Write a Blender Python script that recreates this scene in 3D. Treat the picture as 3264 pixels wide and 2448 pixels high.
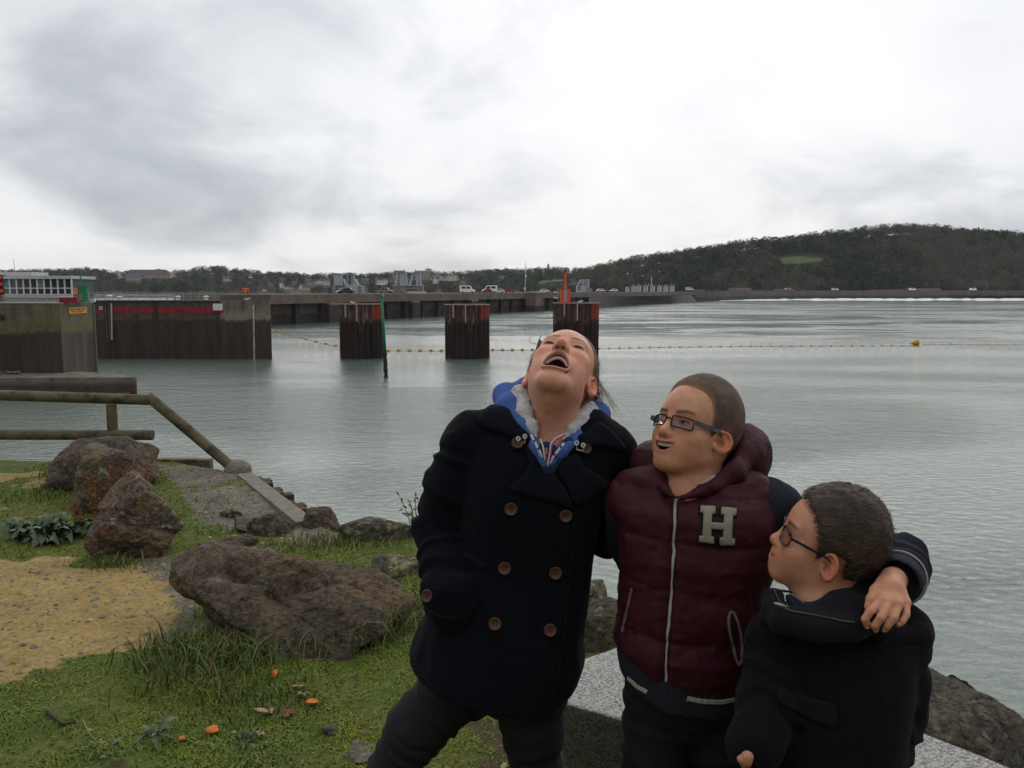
import bpy, bmesh, math, random
import numpy as np
from mathutils import Vector, Matrix
from mathutils.bvhtree import BVHTree

for o in list(bpy.data.objects): bpy.data.objects.remove(o)
scene = bpy.context.scene
COL = scene.collection
R = math.radians
rng = np.random.default_rng(7)
random.seed(7)

# ------------------------------------------------------------------ camera
EYE = np.array([0.0, 0.0, 1.6]); FPX = 2720.0; PITCH = R(6.26)
cam_d = bpy.data.cameras.new('camera'); cam = bpy.data.objects.new('camera', cam_d); COL.objects.link(cam)
cam.location = EYE; cam.rotation_euler = (R(90) - PITCH, 0, 0)
cam_d.sensor_width = 36; cam_d.lens = 30.0; cam_d.clip_start = 0.05; cam_d.clip_end = 9000
scene.camera = cam

# ------------------------------------------------------------------ sky, sun, exposure
SUN_AZ, SUN_EL = R(8), R(33)            # azimuth from +Y towards +X
world = bpy.data.worlds.new('World'); scene.world = world; world.use_nodes = True
SKY = dict(den=0.42, s1=0.95, s2=2.6, ox=0.3, oy=0.4, g1=1.9, g0=7.5)
def build_world():
    nt = world.node_tree; N = nt.nodes; L = nt.links; N.clear()
    def nd(t, **k):
        n = N.new(t)
        for a, b in k.items(): setattr(n, a, b)
        return n
    def mth(op, a, b=None, c=None, clamp=False):
        n = nd('ShaderNodeMath', operation=op, use_clamp=clamp)
        for i, v in enumerate((a, b, c)):
            if v is None: continue
            if hasattr(v, 'links') or hasattr(v, 'is_linked'): L.new(v, n.inputs[i])
            else: n.inputs[i].default_value = v
        return n.outputs[0]
    out = nd('ShaderNodeOutputWorld'); bg = nd('ShaderNodeBackground'); bg.inputs['Strength'].default_value = 0.1
    sky = nd('ShaderNodeTexSky', sky_type='NISHITA', sun_disc=False)
    sky.sun_elevation = SUN_EL; sky.sun_rotation = SUN_AZ; sky.dust_density = 1.0
    tc = nd('ShaderNodeTexCoord'); nv = nd('ShaderNodeVectorMath', operation='NORMALIZE'); L.new(tc.outputs['Generated'], nv.inputs[0])
    sp = nd('ShaderNodeSeparateXYZ'); L.new(nv.outputs[0], sp.inputs[0])
    z = mth('ADD', mth('MAXIMUM', sp.outputs['Z'], 0.0), SKY['den'])
    u = mth('DIVIDE', sp.outputs['X'], z); v = mth('DIVIDE', sp.outputs['Y'], z)
    cb = nd('ShaderNodeCombineXYZ'); L.new(u, cb.inputs[0]); L.new(v, cb.inputs[1])
    def noise(scale, detail, rough, dist, off):
        mp = nd('ShaderNodeMapping'); mp.inputs['Location'].default_value = off; L.new(cb.outputs[0], mp.inputs[0])
        n = nd('ShaderNodeTexNoise'); n.inputs['Scale'].default_value = scale; n.inputs['Detail'].default_value = detail
        n.inputs['Roughness'].default_value = rough; n.inputs['Distortion'].default_value = dist
        L.new(mp.outputs[0], n.inputs['Vector']); return n.outputs['Fac']
    n1 = noise(SKY['s1'], 6, 0.5, 0.6, (SKY['ox'], SKY['oy'], 0.0))
    n2 = noise(SKY['s2'], 8, 0.58, 0.5, (7.4, SKY['oy'], 4.0))
    dens = mth('ADD', mth('MULTIPLY', n1, 0.66), mth('MULTIPLY', n2, 0.34))
    # thinner veil of cloud where the sun stands behind it
    sd = (math.sin(SUN_AZ)*math.cos(SUN_EL), math.cos(SUN_AZ)*math.cos(SUN_EL), math.sin(SUN_EL))
    dt = nd('ShaderNodeVectorMath', operation='DOT_PRODUCT'); L.new(nv.outputs[0], dt.inputs[0]); dt.inputs[1].default_value = sd
    glow = mth('POWER', mth('MAXIMUM', dt.outputs['Value'], 0.0), 7.0)
    ramp = nd('ShaderNodeValToRGB'); L.new(dens, ramp.inputs[0]); e = ramp.color_ramp.elements
    e[0].position = 0.24; e[0].color = (1.0, 1.0, 1.0, 1); e[1].position = 0.66; e[1].color = (0.31, 0.355, 0.41, 1)
    m = ramp.color_ramp.elements.new(0.46); m.color = (0.82, 0.83, 0.85, 1)
    m = ramp.color_ramp.elements.new(0.55); m.color = (0.56, 0.58, 0.62, 1)
    gain = mth('ADD', mth('MULTIPLY', glow, SKY['g1']), SKY['g0'])
    sc = nd('ShaderNodeVectorMath', operation='SCALE'); L.new(ramp.outputs[0], sc.inputs[0]); L.new(gain, sc.inputs['Scale'])
    mx = nd('ShaderNodeMix', data_type='RGBA'); mx.inputs['Factor'].default_value = 0.96
    L.new(sky.outputs[0], mx.inputs['A']); L.new(sc.outputs[0], mx.inputs['B'])
    L.new(mx.outputs['Result'], bg.inputs['Color']); L.new(bg.outputs[0], out.inputs['Surface'])
build_world()
sun_d = bpy.data.lights.new('sun', 'SUN'); sun_d.energy = 0.6; sun_d.angle = R(80); sun_d.color = (1.0, 0.96, 0.9)
sun = bpy.data.objects.new('sun', sun_d); COL.objects.link(sun)
sun.rotation_euler = Vector((-math.sin(SUN_AZ)*math.cos(SUN_EL), -math.cos(SUN_AZ)*math.cos(SUN_EL), -math.sin(SUN_EL))).to_track_quat('-Z', 'Y').to_euler()
scene.render.engine = 'CYCLES'
scene.view_settings.view_transform = 'Standard'; scene.view_settings.look = 'None'
scene.view_settings.exposure = 0.42; scene.view_settings.gamma = 1.0; scene.view_settings.use_curve_mapping = False
scene.render.resolution_x = 1024; scene.render.resolution_y = 768
scene.cycles.max_bounces = 6; scene.cycles.transparent_max_bounces = 12

# ------------------------------------------------------------------ photo measurements -> metres
CT, ST = math.cos(PITCH), math.sin(PITCH)
def ray(px, py):
    x = (px - 1632.0)/FPX; y = -(py - 1224.0)/FPX
    return np.array([x, CT + y*ST, -ST + y*CT])
def W(px, py, d):            # point at depth d along the optical axis
    return EYE + ray(px, py)*d
def G(px, py, z=0.0):        # point on the level z
    r = ray(px, py); return EYE + r*((z - EYE[2])/r[2])
def Q(px, py, Y):            # point at ground distance Y
    r = ray(px, py); return EYE + r*(Y/r[1])
def proj(P):
    P = np.asarray(P, float) - EYE
    d = P[..., 1]*CT - P[..., 2]*ST; y = P[..., 1]*ST + P[..., 2]*CT
    return 1632 + FPX*P[..., 0]/d, 1224 - FPX*y/d
SEA = -6.4

# ------------------------------------------------------------------ colours, noise
def lin(*c):
    c = [v/255.0 for v in c]
    return tuple((v/12.92 if v <= 0.04045 else ((v + 0.055)/1.055)**2.4) for v in c)
def hash3(ix, iy, iz, seed):
    h = (ix.astype(np.int64)*374761393 + iy.astype(np.int64)*668265263 + iz.astype(np.int64)*2147483647 + seed*1274126177) & 0xffffffff
    h = ((h ^ (h >> 13))*1274126177) & 0xffffffff
    h = (h ^ (h >> 16))
    return (h & 0xffffff).astype(np.float64)/0xffffff
def vnoise(P, seed=0):       # value noise, -1..1
    P = np.asarray(P, float); f = np.floor(P); t = P - f; t = t*t*t*(t*(t*6 - 15) + 10)
    i = f.astype(np.int64); x, y, z = i[..., 0], i[..., 1], i[..., 2]; r = 0.0
    for a in (0, 1):
        wx = t[..., 0] if a else 1 - t[..., 0]
        for b in (0, 1):
            wy = t[..., 1] if b else 1 - t[..., 1]
            for c in (0, 1):
                wz = t[..., 2] if c else 1 - t[..., 2]
                r = r + wx*wy*wz*hash3(x + a, y + b, z + c, seed)
    return r*2 - 1
def fbm(P, octv=4, gain=0.5, seed=0):
    P = np.asarray(P, float); s = 0; a = 1.0; t = 0
    for k in range(octv):
        s = s + a*vnoise(P*(2.03**k) + 17.3*k, seed + k); t += a; a *= gain
    return s/t
def sstep(a, b, x):
    t = np.clip((np.asarray(x, float) - a)/(b - a), 0, 1); return t*t*(3 - 2*t)

# ------------------------------------------------------------------ materials
def mat(name, c1, c2=None, scale=8.0, rough=0.8, bump=0.0, bscale=None, c3=None, s3=2.0, metal=0.0, spec=0.3, attr=False,
        detail=5, stretch=(1, 1, 1), emit=None, sss=0.0, bdist=0.02, coat=0.0, sheen=0.0, avar=0.25, coord='Object'):
    m = bpy.data.materials.new(name); m.use_nodes = True; nt = m.node_tree; N = nt.nodes; L = nt.links
    b = N['Principled BSDF']; b.inputs['Roughness'].default_value = rough; b.inputs['Metallic'].default_value = metal
    b.inputs['Specular IOR Level'].default_value = spec
    if sheen: b.inputs['Sheen Weight'].default_value = sheen; b.inputs['Sheen Roughness'].default_value = 0.5
    if coat: b.inputs['Coat Weight'].default_value = coat; b.inputs['Coat Roughness'].default_value = 0.15
    tc = N.new('ShaderNodeTexCoord'); mp = N.new('ShaderNodeMapping'); mp.inputs['Scale'].default_value = stretch
    L.new(tc.outputs[coord], mp.inputs[0])
    def noise(s, det):
        n = N.new('ShaderNodeTexNoise'); n.inputs['Scale'].default_value = s; n.inputs['Detail'].default_value = det
        n.inputs['Roughness'].default_value = 0.62; L.new(mp.outputs[0], n.inputs['Vector']); return n.outputs['Fac']
    def ramp(f, lo, hi):
        r = N.new('ShaderNodeMapRange'); r.inputs[1].default_value = lo; r.inputs[2].default_value = hi; L.new(f, r.inputs[0]); return r.outputs[0]
    def mixc(f, A, B, blend='MIX'):
        n = N.new('ShaderNodeMix'); n.data_type = 'RGBA'; n.blend_type = blend
        if isinstance(f, float): n.inputs['Factor'].default_value = f
        else: L.new(f, n.inputs['Factor'])
        for s, v in (('A', A), ('B', B)):
            if isinstance(v, tuple): n.inputs[s].default_value = (*v[:3], 1)
            else: L.new(v, n.inputs[s])
        return n.outputs['Result']
    if attr:
        a = N.new('ShaderNodeAttribute'); a.attribute_name = 'Col'; col = a.outputs['Color']
        f = ramp(noise(scale, detail), 0.3, 0.7)
        lo = tuple([1 - avar]*3); hi = tuple([1 + avar*0.7]*3)
        col = mixc(1.0, col, mixc(f, lo, hi), 'MULTIPLY')
    else:
        col = tuple(c1)
        if c2 is not None: col = mixc(ramp(noise(scale, detail), 0.32, 0.68), tuple(c1), tuple(c2))
        if c3 is not None: col = mixc(ramp(noise(s3, 4), 0.5, 0.66), col, tuple(c3))
    if isinstance(col, tuple): b.inputs['Base Color'].default_value = (*col[:3], 1)
    else: L.new(col, b.inputs['Base Color'])
    if bump:
        bp = N.new('ShaderNodeBump'); bp.inputs['Strength'].default_value = bump; bp.inputs['Distance'].default_value = bdist
        L.new(noise(bscale or scale*4, 6), bp.inputs['Height']); L.new(bp.outputs[0], b.inputs['Normal'])
    if emit: b.inputs['Emission Color'].default_value = (*emit[0], 1); b.inputs['Emission Strength'].default_value = emit[1]
    if sss:
        b.inputs['Subsurface Weight'].default_value = sss; b.inputs['Subsurface Radius'].default_value = (0.012, 0.004, 0.002)
        b.inputs['Subsurface Scale'].default_value = 0.6
    return m

# ------------------------------------------------------------------ object helpers
def tag(o, label=None, cat=None, group=None, kind=None):
    for k, v in (('label', label), ('category', cat), ('group', group), ('kind', kind)):
        if v: o[k] = v
    return o
def thing(name, label, cat, loc, group=None):
    o = bpy.data.objects.new(name, None); o.empty_display_size = 0.2; COL.objects.link(o); o.location = tuple(map(float, loc))
    return tag(o, label, cat, group)
def root_loc(o):
    v = np.zeros(3)
    while o is not None: v = v + np.array(o.location); o = o.parent
    return v
def mesh_obj(name, V, Fc, material, parent=None, smooth=False, loc=None, cols=None):
    V = np.asarray(V, float)
    off = root_loc(parent) if parent is not None else (np.asarray(loc, float) if loc is not None else np.zeros(3))
    me = bpy.data.meshes.new(name); V = V - off
    if isinstance(Fc, np.ndarray):
        n, k = Fc.shape
        me.vertices.add(len(V)); me.vertices.foreach_set('co', V.astype(np.float32).ravel())
        me.loops.add(n*k); me.loops.foreach_set('vertex_index', Fc.astype(np.int32).ravel())
        me.polygons.add(n); me.polygons.foreach_set('loop_start', np.arange(0, n*k, k, dtype=np.int32))
        me.update(calc_edges=True)
    else:
        me.from_pydata([tuple(v) for v in V], [], [tuple(f) for f in Fc]); me.update()
    if smooth: me.polygons.foreach_set('use_smooth', np.ones(len(me.polygons), bool))
    if cols is not None:
        a = me.color_attributes.new('Col', 'FLOAT_COLOR', 'POINT'); c = np.ones((len(V), 4), np.float32); c[:, :3] = cols
        a.data.foreach_set('color', c.ravel())
    for mm in (material if isinstance(material, (list, tuple)) else [material]): me.materials.append(mm)
    o = bpy.data.objects.new(name, me); COL.objects.link(o)
    if parent is not None: o.parent = parent
    elif loc is not None: o.location = tuple(map(float, loc))
    return o
class MB:
    def __init__(s): s.V = []; s.F = []
    def add(s, V, F):
        k = len(s.V); s.V += [tuple(map(float, v)) for v in V]; s.F += [tuple(int(i) + k for i in f) for f in F]; return s
    def box(s, c, size, rz=0.0, bev=0.0):
        x, y, z = [v/2 for v in size]; pts = []
        for k in (-z, z):
            for (a, b) in ((-x, -y), (x, -y), (x, y), (-x, y)):
                pts.append((c[0] + a*math.cos(rz) - b*math.sin(rz), c[1] + a*math.sin(rz) + b*math.cos(rz), c[2] + k))
        return s.add(pts, [(3, 2, 1, 0), (4, 5, 6, 7), (0, 1, 5, 4), (1, 2, 6, 5), (2, 3, 7, 6), (3, 0, 4, 7)])
    def prism(s, poly, z0, z1):      # poly xy counter-clockwise, zs scalar or per-vertex lists
        n = len(poly); zz0 = z0 if hasattr(z0, '__len__') else [z0]*n; zz1 = z1 if hasattr(z1, '__len__') else [z1]*n
        V = [(p[0], p[1], a) for p, a in zip(poly, zz0)] + [(p[0], p[1], a) for p, a in zip(poly, zz1)]
        F = [tuple(range(n))[::-1], tuple(range(n, 2*n))] + [(i, (i + 1) % n, n + (i + 1) % n, n + i) for i in range(n)]
        return s.add(V, F)
    def tube(s, pts, rad, n=8, cap=True):
        P = [np.asarray(p, float) for p in pts]; rr = rad if hasattr(rad, '__len__') else [rad]*len(P)
        V = []; F = []; up = None
        for i, p in enumerate(P):
            t = P[min(i + 1, len(P) - 1)] - P[max(i - 1, 0)]; t = t/np.linalg.norm(t)
            if up is None: up = np.array([0, 0, 1.]) if abs(t[2]) < 0.9 else np.array([1., 0, 0])
            a = np.cross(up, t); a /= np.linalg.norm(a); b = np.cross(t, a); up = b
            for j in range(n):
                th = 2*math.pi*j/n; V.append(p + rr[i]*(a*math.cos(th) + b*math.sin(th)))
        for i in range(len(P) - 1):
            for j in range(n): F.append((i*n + j, i*n + (j + 1) % n, (i + 1)*n + (j + 1) % n, (i + 1)*n + j))
        if cap: F.append(tuple(range(n))[::-1]); F.append(tuple(range((len(P) - 1)*n, len(P)*n)))
        return s.add(V, F)
    def hexa(s, bottom4, top4):      # 8 corners
        return s.add(list(bottom4) + list(top4), [(3, 2, 1, 0), (4, 5, 6, 7), (0, 1, 5, 4), (1, 2, 6, 5), (2, 3, 7, 6), (3, 0, 4, 7)])
    def ball(s, c, r, nu=8, nv=6):
        r = np.array(r if hasattr(r, '__len__') else (r, r, r)); c = np.asarray(c); V = [c + r*(0, 0, -1)]; F = []
        for i in range(1, nv):
            ph = -math.pi/2 + math.pi*i/nv
            for j in range(nu):
                th = 2*math.pi*j/nu; V.append(c + r*(math.cos(ph)*math.cos(th), math.cos(ph)*math.sin(th), math.sin(ph)))
        V.append(c + r*(0, 0, 1)); T = len(V) - 1
        for j in range(nu):
            F.append((0, 1 + (j + 1) % nu, 1 + j)); F.append((T, T - nu + j, T - nu + (j + 1) % nu))
        for i in range(nv - 2):
            for j in range(nu):
                a = 1 + i*nu; F.append((a + j, a + (j + 1) % nu, a + nu + (j + 1) % nu, a + nu + j))
        return s.add(V, F)
    def build(s, name, material, parent=None, loc=None, smooth=False):
        return mesh_obj(name, np.array(s.V), s.F, material, parent, smooth, loc)
def copy_thing(o, loc, label=None):
    c = o.copy(); COL.objects.link(c); c.location = tuple(map(float, loc))
    if label: c['label'] = label
    for ch in o.children:
        d = ch.copy(); COL.objects.link(d); d.parent = c
        for g in ch.children:
            e = g.copy(); COL.objects.link(e); e.parent = d
    return c
ORDS = ['first', 'second', 'third', 'fourth', 'fifth', 'sixth', 'seventh', 'eighth', 'ninth', 'tenth', 'eleventh', 'twelfth', 'thirteenth', 'fourteenth', 'fifteenth', 'sixteenth', 'seventeenth', 'eighteenth', 'nineteenth', 'twentieth', 'twenty-first', 'twenty-second', 'twenty-third', 'twenty-fourth', 'twenty-fifth', 'twenty-sixth', 'twenty-seventh', 'twenty-eighth', 'twenty-ninth', 'thirtieth', 'thirty-first', 'thirty-second', 'thirty-third']
def bevel(o, w=0.01, seg=2):
    m = o.modifiers.new('bevel', 'BEVEL'); m.width = w; m.segments = seg; m.limit_method = 'ANGLE'; return o
def inpoly(x, y, poly):
    x = np.asarray(x); y = np.asarray(y); r = np.zeros(x.shape, bool); n = len(poly)
    for i in range(n):
        x1, y1 = poly[i]; x2, y2 = poly[(i + 1) % n]
        c = ((y1 > y) != (y2 > y)) & (x < (x2 - x1)*(y - y1)/((y2 - y1) or 1e-9) + x1); r ^= c
    return r
# ================================================================== water
def water_material():
    m = bpy.data.materials.new('estuary_water'); m.use_nodes = True; nt = m.node_tree; N = nt.nodes; L = nt.links
    b = N['Principled BSDF']; b.inputs['IOR'].default_value = 1.33; b.inputs['Roughness'].default_value = 0.12
    b.inputs['Specular IOR Level'].default_value = 0.5
    tc = N.new('ShaderNodeTexCoord')
    def noise(scale, detail, st, rough=0.55, dist=0.0):
        mp = N.new('ShaderNodeMapping'); mp.inputs['Scale'].default_value = st; L.new(tc.outputs['Object'], mp.inputs[0])
        n = N.new('ShaderNodeTexNoise'); n.inputs['Scale'].default_value = scale; n.inputs['Detail'].default_value = detail
        n.inputs['Roughness'].default_value = rough; n.inputs['Distortion'].default_value = dist; L.new(mp.outputs[0], n.inputs['Vector']); return n.outputs['Fac']
    def mth(op, a, bb=None, clamp=False):
        n = N.new('ShaderNodeMath'); n.operation = op; n.use_clamp = clamp
        for i, v in enumerate((a, bb)):
            if v is None: continue
            if isinstance(v, (int, float)): n.inputs[i].default_value = v
            else: L.new(v, n.inputs[i])
        return n.outputs[0]
    def rmp(f, lo, hi, a=0.0, c=1.0):
        r = N.new('ShaderNodeMapRange'); r.interpolation_type = 'SMOOTHSTEP'
        for i, v in enumerate((lo, hi, a, c)): r.inputs[i + 1].default_value = v
        L.new(f, r.inputs[0]); return r.outputs[0]
    rip = noise(2.8, 5, (0.72, 1.0, 1), 0.62, 0.5)
    chop = noise(0.8, 3, (0.5, 1.0, 1), 0.5, 0.3)
    swell = noise(0.11, 3, (0.45, 1.0, 1), 0.5, 0.6)
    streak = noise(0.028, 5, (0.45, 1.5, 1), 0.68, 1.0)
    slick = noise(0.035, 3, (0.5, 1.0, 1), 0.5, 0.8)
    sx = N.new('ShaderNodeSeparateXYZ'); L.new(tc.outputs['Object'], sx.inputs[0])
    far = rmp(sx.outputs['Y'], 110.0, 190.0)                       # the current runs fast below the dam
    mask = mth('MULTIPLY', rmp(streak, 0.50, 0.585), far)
    calm = rmp(slick, 0.40, 0.62, 0.35, 1.0)
    h = mth('ADD', mth('MULTIPLY', rip, 0.17), mth('MULTIPLY', chop, 0.20))
    h = mth('MULTIPLY', h, calm)
    h = mth('ADD', h, mth('MULTIPLY', mth('MULTIPLY', swell, mask), 1.6))
    bp = N.new('ShaderNodeBump'); bp.inputs['Strength'].default_value = 0.9; bp.inputs['Distance'].default_value = 1.0
    L.new(h, bp.inputs['Height']); L.new(bp.outputs[0], b.inputs['Normal'])
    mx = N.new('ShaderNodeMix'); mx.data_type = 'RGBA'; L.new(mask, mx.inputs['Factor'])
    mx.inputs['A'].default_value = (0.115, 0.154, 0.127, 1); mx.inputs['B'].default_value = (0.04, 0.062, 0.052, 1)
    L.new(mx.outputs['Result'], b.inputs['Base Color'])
    rough = N.new('ShaderNodeBsdfDiffuse'); rough.inputs['Color'].default_value = (0.075, 0.105, 0.09, 1); ms = N.new('ShaderNodeMixShader')   # dark matt colour painted in for the weak reflection of choppy patches
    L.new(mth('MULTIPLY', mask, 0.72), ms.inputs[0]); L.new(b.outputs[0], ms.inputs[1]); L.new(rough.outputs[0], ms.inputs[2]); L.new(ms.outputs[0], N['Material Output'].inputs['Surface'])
    return m
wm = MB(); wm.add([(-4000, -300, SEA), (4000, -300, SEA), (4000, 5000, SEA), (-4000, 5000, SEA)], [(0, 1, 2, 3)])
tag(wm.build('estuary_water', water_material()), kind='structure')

# ================================================================== near ground
EDGE_PX = [(-900, 1458), (0, 1464), (550, 1478), (790, 1512), (960, 1640), (1070, 1690), (1300, 1697), (1600, 1800), (1880, 1930), (2300, 2040), (2900, 2225), (3264, 2345), (3900, 2500)]
EDGE = np.array([G(a, b)[:2] for a, b in EDGE_PX])
def yedge(x): return np.interp(x, EDGE[:, 0], EDGE[:, 1])
def gpoly(pp): return [tuple(G(a, b)[:2]) for a, b in pp]
SAND = gpoly([(-1200, 1830), (0, 1772), (240, 1785), (330, 1815), (430, 1800), (520, 1815), (600, 1880), (560, 1990), (480, 2060), (400, 2085), (250, 2110), (100, 2160), (0, 2205), (-1200, 2330)])
SAND2 = gpoly([(-900, 1505), (150, 1505), (190, 1530), (120, 1545), (-900, 1545)])
SAND3 = gpoly([(-900, 1620), (190, 1622), (260, 1640), (100, 1655), (-900, 1660)])
GREY = gpoly([(520, 1478), (790, 1500), (1000, 1650), (1080, 1700), (1010, 1740), (830, 1740), (690, 1700), (600, 1640), (560, 1560)])
GREY2 = gpoly([(330, 1775), (520, 1770), (640, 1850), (620, 2010), (540, 2060), (470, 2060), (560, 1960), (500, 1840)])
DIRT = gpoly([(1420, 2260), (1820, 2240), (1860, 2448), (1800, 2600), (1500, 2600), (1330, 2448)])
DIRT2 = gpoly([(-200, 2360), (200, 2290), (420, 2330), (380, 2500), (0, 2600), (-200, 2600)])
def zones(x, y):
    P = np.stack([x, y, 0*x], -1)
    jx = x + 0.14*fbm(P*2.3, 3, seed=3) + 0.09*fbm(P*11, 2, seed=31); jy = y + 0.16*fbm(P*2.3 + 9.1, 3, seed=5) + 0.09*fbm(P*11 + 4, 2, seed=33)
    n = fbm(P*3.1 + 4.0, 3, seed=8)
    sand = (inpoly(jx, jy, SAND)).astype(float); sand = np.maximum(sand, 0.9*((inpoly(jx, jy, SAND2) | inpoly(jx, jy, SAND3)) & (n > -0.15)))
    grey = inpoly(jx, jy, GREY).astype(float)*np.where(n > 0.22, 0.15, 1.0)
    grey = np.maximum(grey, 0.75*(inpoly(jx, jy, GREY2) & (n > -0.25)))
    dirt = 0.9*((inpoly(jx, jy, DIRT) & (n > -0.30)) | (inpoly(jx, jy, DIRT2) & (n > -0.12)))
    return sand*(1 - grey*0.6), grey, dirt*(1 - sand)*(1 - grey)
def gz(x, y):
    x = np.asarray(x, float); y = np.asarray(y, float); P = np.stack([x, y, 0*x], -1)
    z = 0.035*fbm(P*0.9, 3, seed=2) + 0.012*fbm(P*6, 3, seed=4)
    z = z + 0.03*np.exp(-(((x - 0.6)**2)/0.8 + ((y - 4.2)**2)/0.5))
    d = y - yedge(x); z = np.where(d > 0, z - np.minimum(d*2.6, 7.2) , z)
    return z
def build_ground():
    xs = np.concatenate([np.arange(-14, -5.2, 0.3), np.arange(-5.2, 3.6, 0.028), np.arange(3.6, 14, 0.3)])
    ys = np.concatenate([np.arange(-9, 1.6, 0.3), np.arange(1.6, 8.4, 0.028), np.arange(8.4, 13, 0.25)])
    X, Y = np.meshgrid(xs, ys); Z = gz(X, Y); nx = len(xs)
    V = np.stack([X, Y, Z], -1).reshape(-1, 3); i = np.arange(len(ys) - 1)[:, None]*nx + np.arange(nx - 1)[None]; i = i.ravel()
    F = np.stack([i, i + 1, i + nx + 1, i + nx], -1)
    s, g, d = zones(V[:, 0], V[:, 1]); n = fbm(V*4.0, 4, seed=12)[:, None]; n2 = fbm(V*23.0, 2, seed=14)[:, None]
    c = np.array((0.088, 0.110, 0.022)) + np.clip(n, -1, 1)*np.array((0.045, 0.022, 0.012)) + np.clip(n2, -1, 1)*.025
    cs = np.array((0.31, 0.22, 0.086))*(1 + 0.25*n + 0.25*n2); cg = np.array((0.155, 0.135, 0.10))*(1 + 0.3*n + 0.35*n2); cd = np.array((0.060, 0.043, 0.028))*(1 + 0.4*n)
    for w, cc in ((s, cs), (g, cg), (d, cd)): c = c*(1 - w[:, None]) + cc*w[:, None]
    bank = sstep(0.1, 0.5, V[:, 1] - yedge(V[:, 0]))[:, None]; c = c*(1 - bank) + np.array((0.05, 0.045, 0.035))*bank
    o = mesh_obj('ground', V, F, mat('ground_soil', (0, 0, 0), attr=True, scale=40, avar=0.35, rough=0.95, bump=0.6, bscale=120, bdist=0.006, spec=0.15), smooth=True, cols=np.clip(c, 0.004, 1))
    tag(o, kind='structure')
build_ground()
def land(px, py): p = G(px, py); p[2] = float(gz(p[0], p[1])); return p

def sky_blocking_slope():      # unseen slope added behind the camera to block low sky and darken faces
    xs = np.concatenate([np.arange(-150, -14, 4.0), np.arange(-14, 14.1, 2.0), np.arange(18, 151, 4.0)]); ys = np.arange(-150, -8.4, 3.0); X, Y = np.meshgrid(xs, ys); P = np.stack([X, Y, 0*X], -1)
    Z = -0.12 + 24*sstep(-16, -75, Y) + (2.6*fbm(P*0.09, 4, seed=71) + 1.6*fbm(P*0.35, 3, seed=72))*sstep(-14, -30, Y) - 7.5*sstep(22, 60, np.abs(X))*sstep(-60, -12, Y)
    V = np.stack([X, Y, Z], -1).reshape(-1, 3); nx = len(xs); i = (np.arange(len(ys) - 1)[:, None]*nx + np.arange(nx - 1)[None]).ravel()
    tag(mesh_obj('sky_block_slope', V, np.stack([i, i + 1, i + nx + 1, i + nx], -1), mat('sky_block_scrub', (0.05, 0.055, 0.03), (0.035, 0.035, 0.025), scale=0.4, rough=0.95), smooth=True), kind='structure')
sky_blocking_slope()
# ---- grass blades
def blades(pos, h, wid, lean, col, seed=0, segs=2):
    r = np.random.default_rng(seed); n = len(pos); a = r.uniform(0, 2*math.pi, n); la = r.uniform(0, 2*math.pi, n)
    side = np.stack([np.cos(a), np.sin(a), 0*a], -1)*wid[:, None]*0.5
    ld = np.stack([np.cos(la), np.sin(la), 0*la], -1)*(lean*h)[:, None]
    up = np.stack([0*h, 0*h, h], -1)
    droop = np.stack([0*h, 0*h, -0.35*lean*h], -1)
    b0 = pos - side; b1 = pos + side; m = pos + up*0.55 + ld*0.35; m0 = m - side*0.8; m1 = m + side*0.8; t = pos + up + ld + droop
    V = np.stack([b0, b1, m0, m1, t], 1).reshape(-1, 3); k = np.arange(n)[:, None]*5
    F = np.concatenate([k + np.array([[0, 1, 3]]), k + np.array([[0, 3, 2]]), k + np.array([[2, 3, 4]])], 1).reshape(-1, 3)
    cc = np.repeat(col[:, None, :], 5, 1).copy(); cc[:, 4] *= 1.15
    return V, F, cc.reshape(-1, 3)
MAT_GRASS = mat('grass_blade', (0, 0, 0), attr=True, scale=3, avar=0.2, rough=0.6, spec=0.25)
def build_lawn():
    out = []; off = 0
    for (x0, x1, y0, y1, n, sz) in ((-2.9, 2.6, 2.2, 4.0, 185000, 0.95), (-4.4, 2.8, 4.0, 8.0, 80000, 1.3)):
        x = rng.uniform(x0, x1, n); y = rng.uniform(y0, y1, n); s, g, d = zones(x, y); P = np.stack([x, y, 0*x], -1)
        nn = fbm(P*2.1, 3, seed=21); m2 = fbm(P*7, 2, seed=22); m3 = fbm(P*1.7 + 3, 3, seed=29)
        keep = (rng.uniform(0, 1, n) > np.clip(1.25*s + 1.1*g + 0.85*d + 0.5*(m3 > .28), 0, 0.985)) & (y < yedge(x) + 0.03) & (m2 + rng.uniform(-0.6, 0.6, n) > -0.22)
        x, y, nn, m2 = x[keep], y[keep], nn[keep], m2[keep]; k = len(x)
        h = sz*(0.012 + 0.014*rng.uniform(0, 1, k)**2 + 0.018*np.clip(nn, 0, 1))
        col = np.array((0.155, 0.205, 0.020)) + np.clip(nn, -1, 1)[:, None]*np.array((-0.050, -0.020, 0.008)) + np.clip(m2, -1, 1)[:, None]*np.array((0.060, 0.045, 0.0))
        col = col*rng.uniform(0.7, 1.22, (k, 1)); dry = rng.uniform(0, 1, k) < 0.07; col[dry] = np.array((0.15, 0.11, 0.05))*rng.uniform(0.6, 1.3, (dry.sum(), 1))
        V, F, C = blades(np.stack([x, y, gz(x, y) - 0.003], -1), h, sz*rng.uniform(0.003, 0.0065, k), rng.uniform(0.5, 2.2, k), np.clip(col, 0.006, 1), 3)
        out.append((V, F + off, C)); off += len(V)
    o = mesh_obj('lawn_grass', np.concatenate([a[0] for a in out]), np.concatenate([a[1] for a in out]), MAT_GRASS, cols=np.concatenate([a[2] for a in out]))
    tag(o, 'short mossy green grass covering the bank', 'grass', kind='stuff')
build_lawn()
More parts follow.
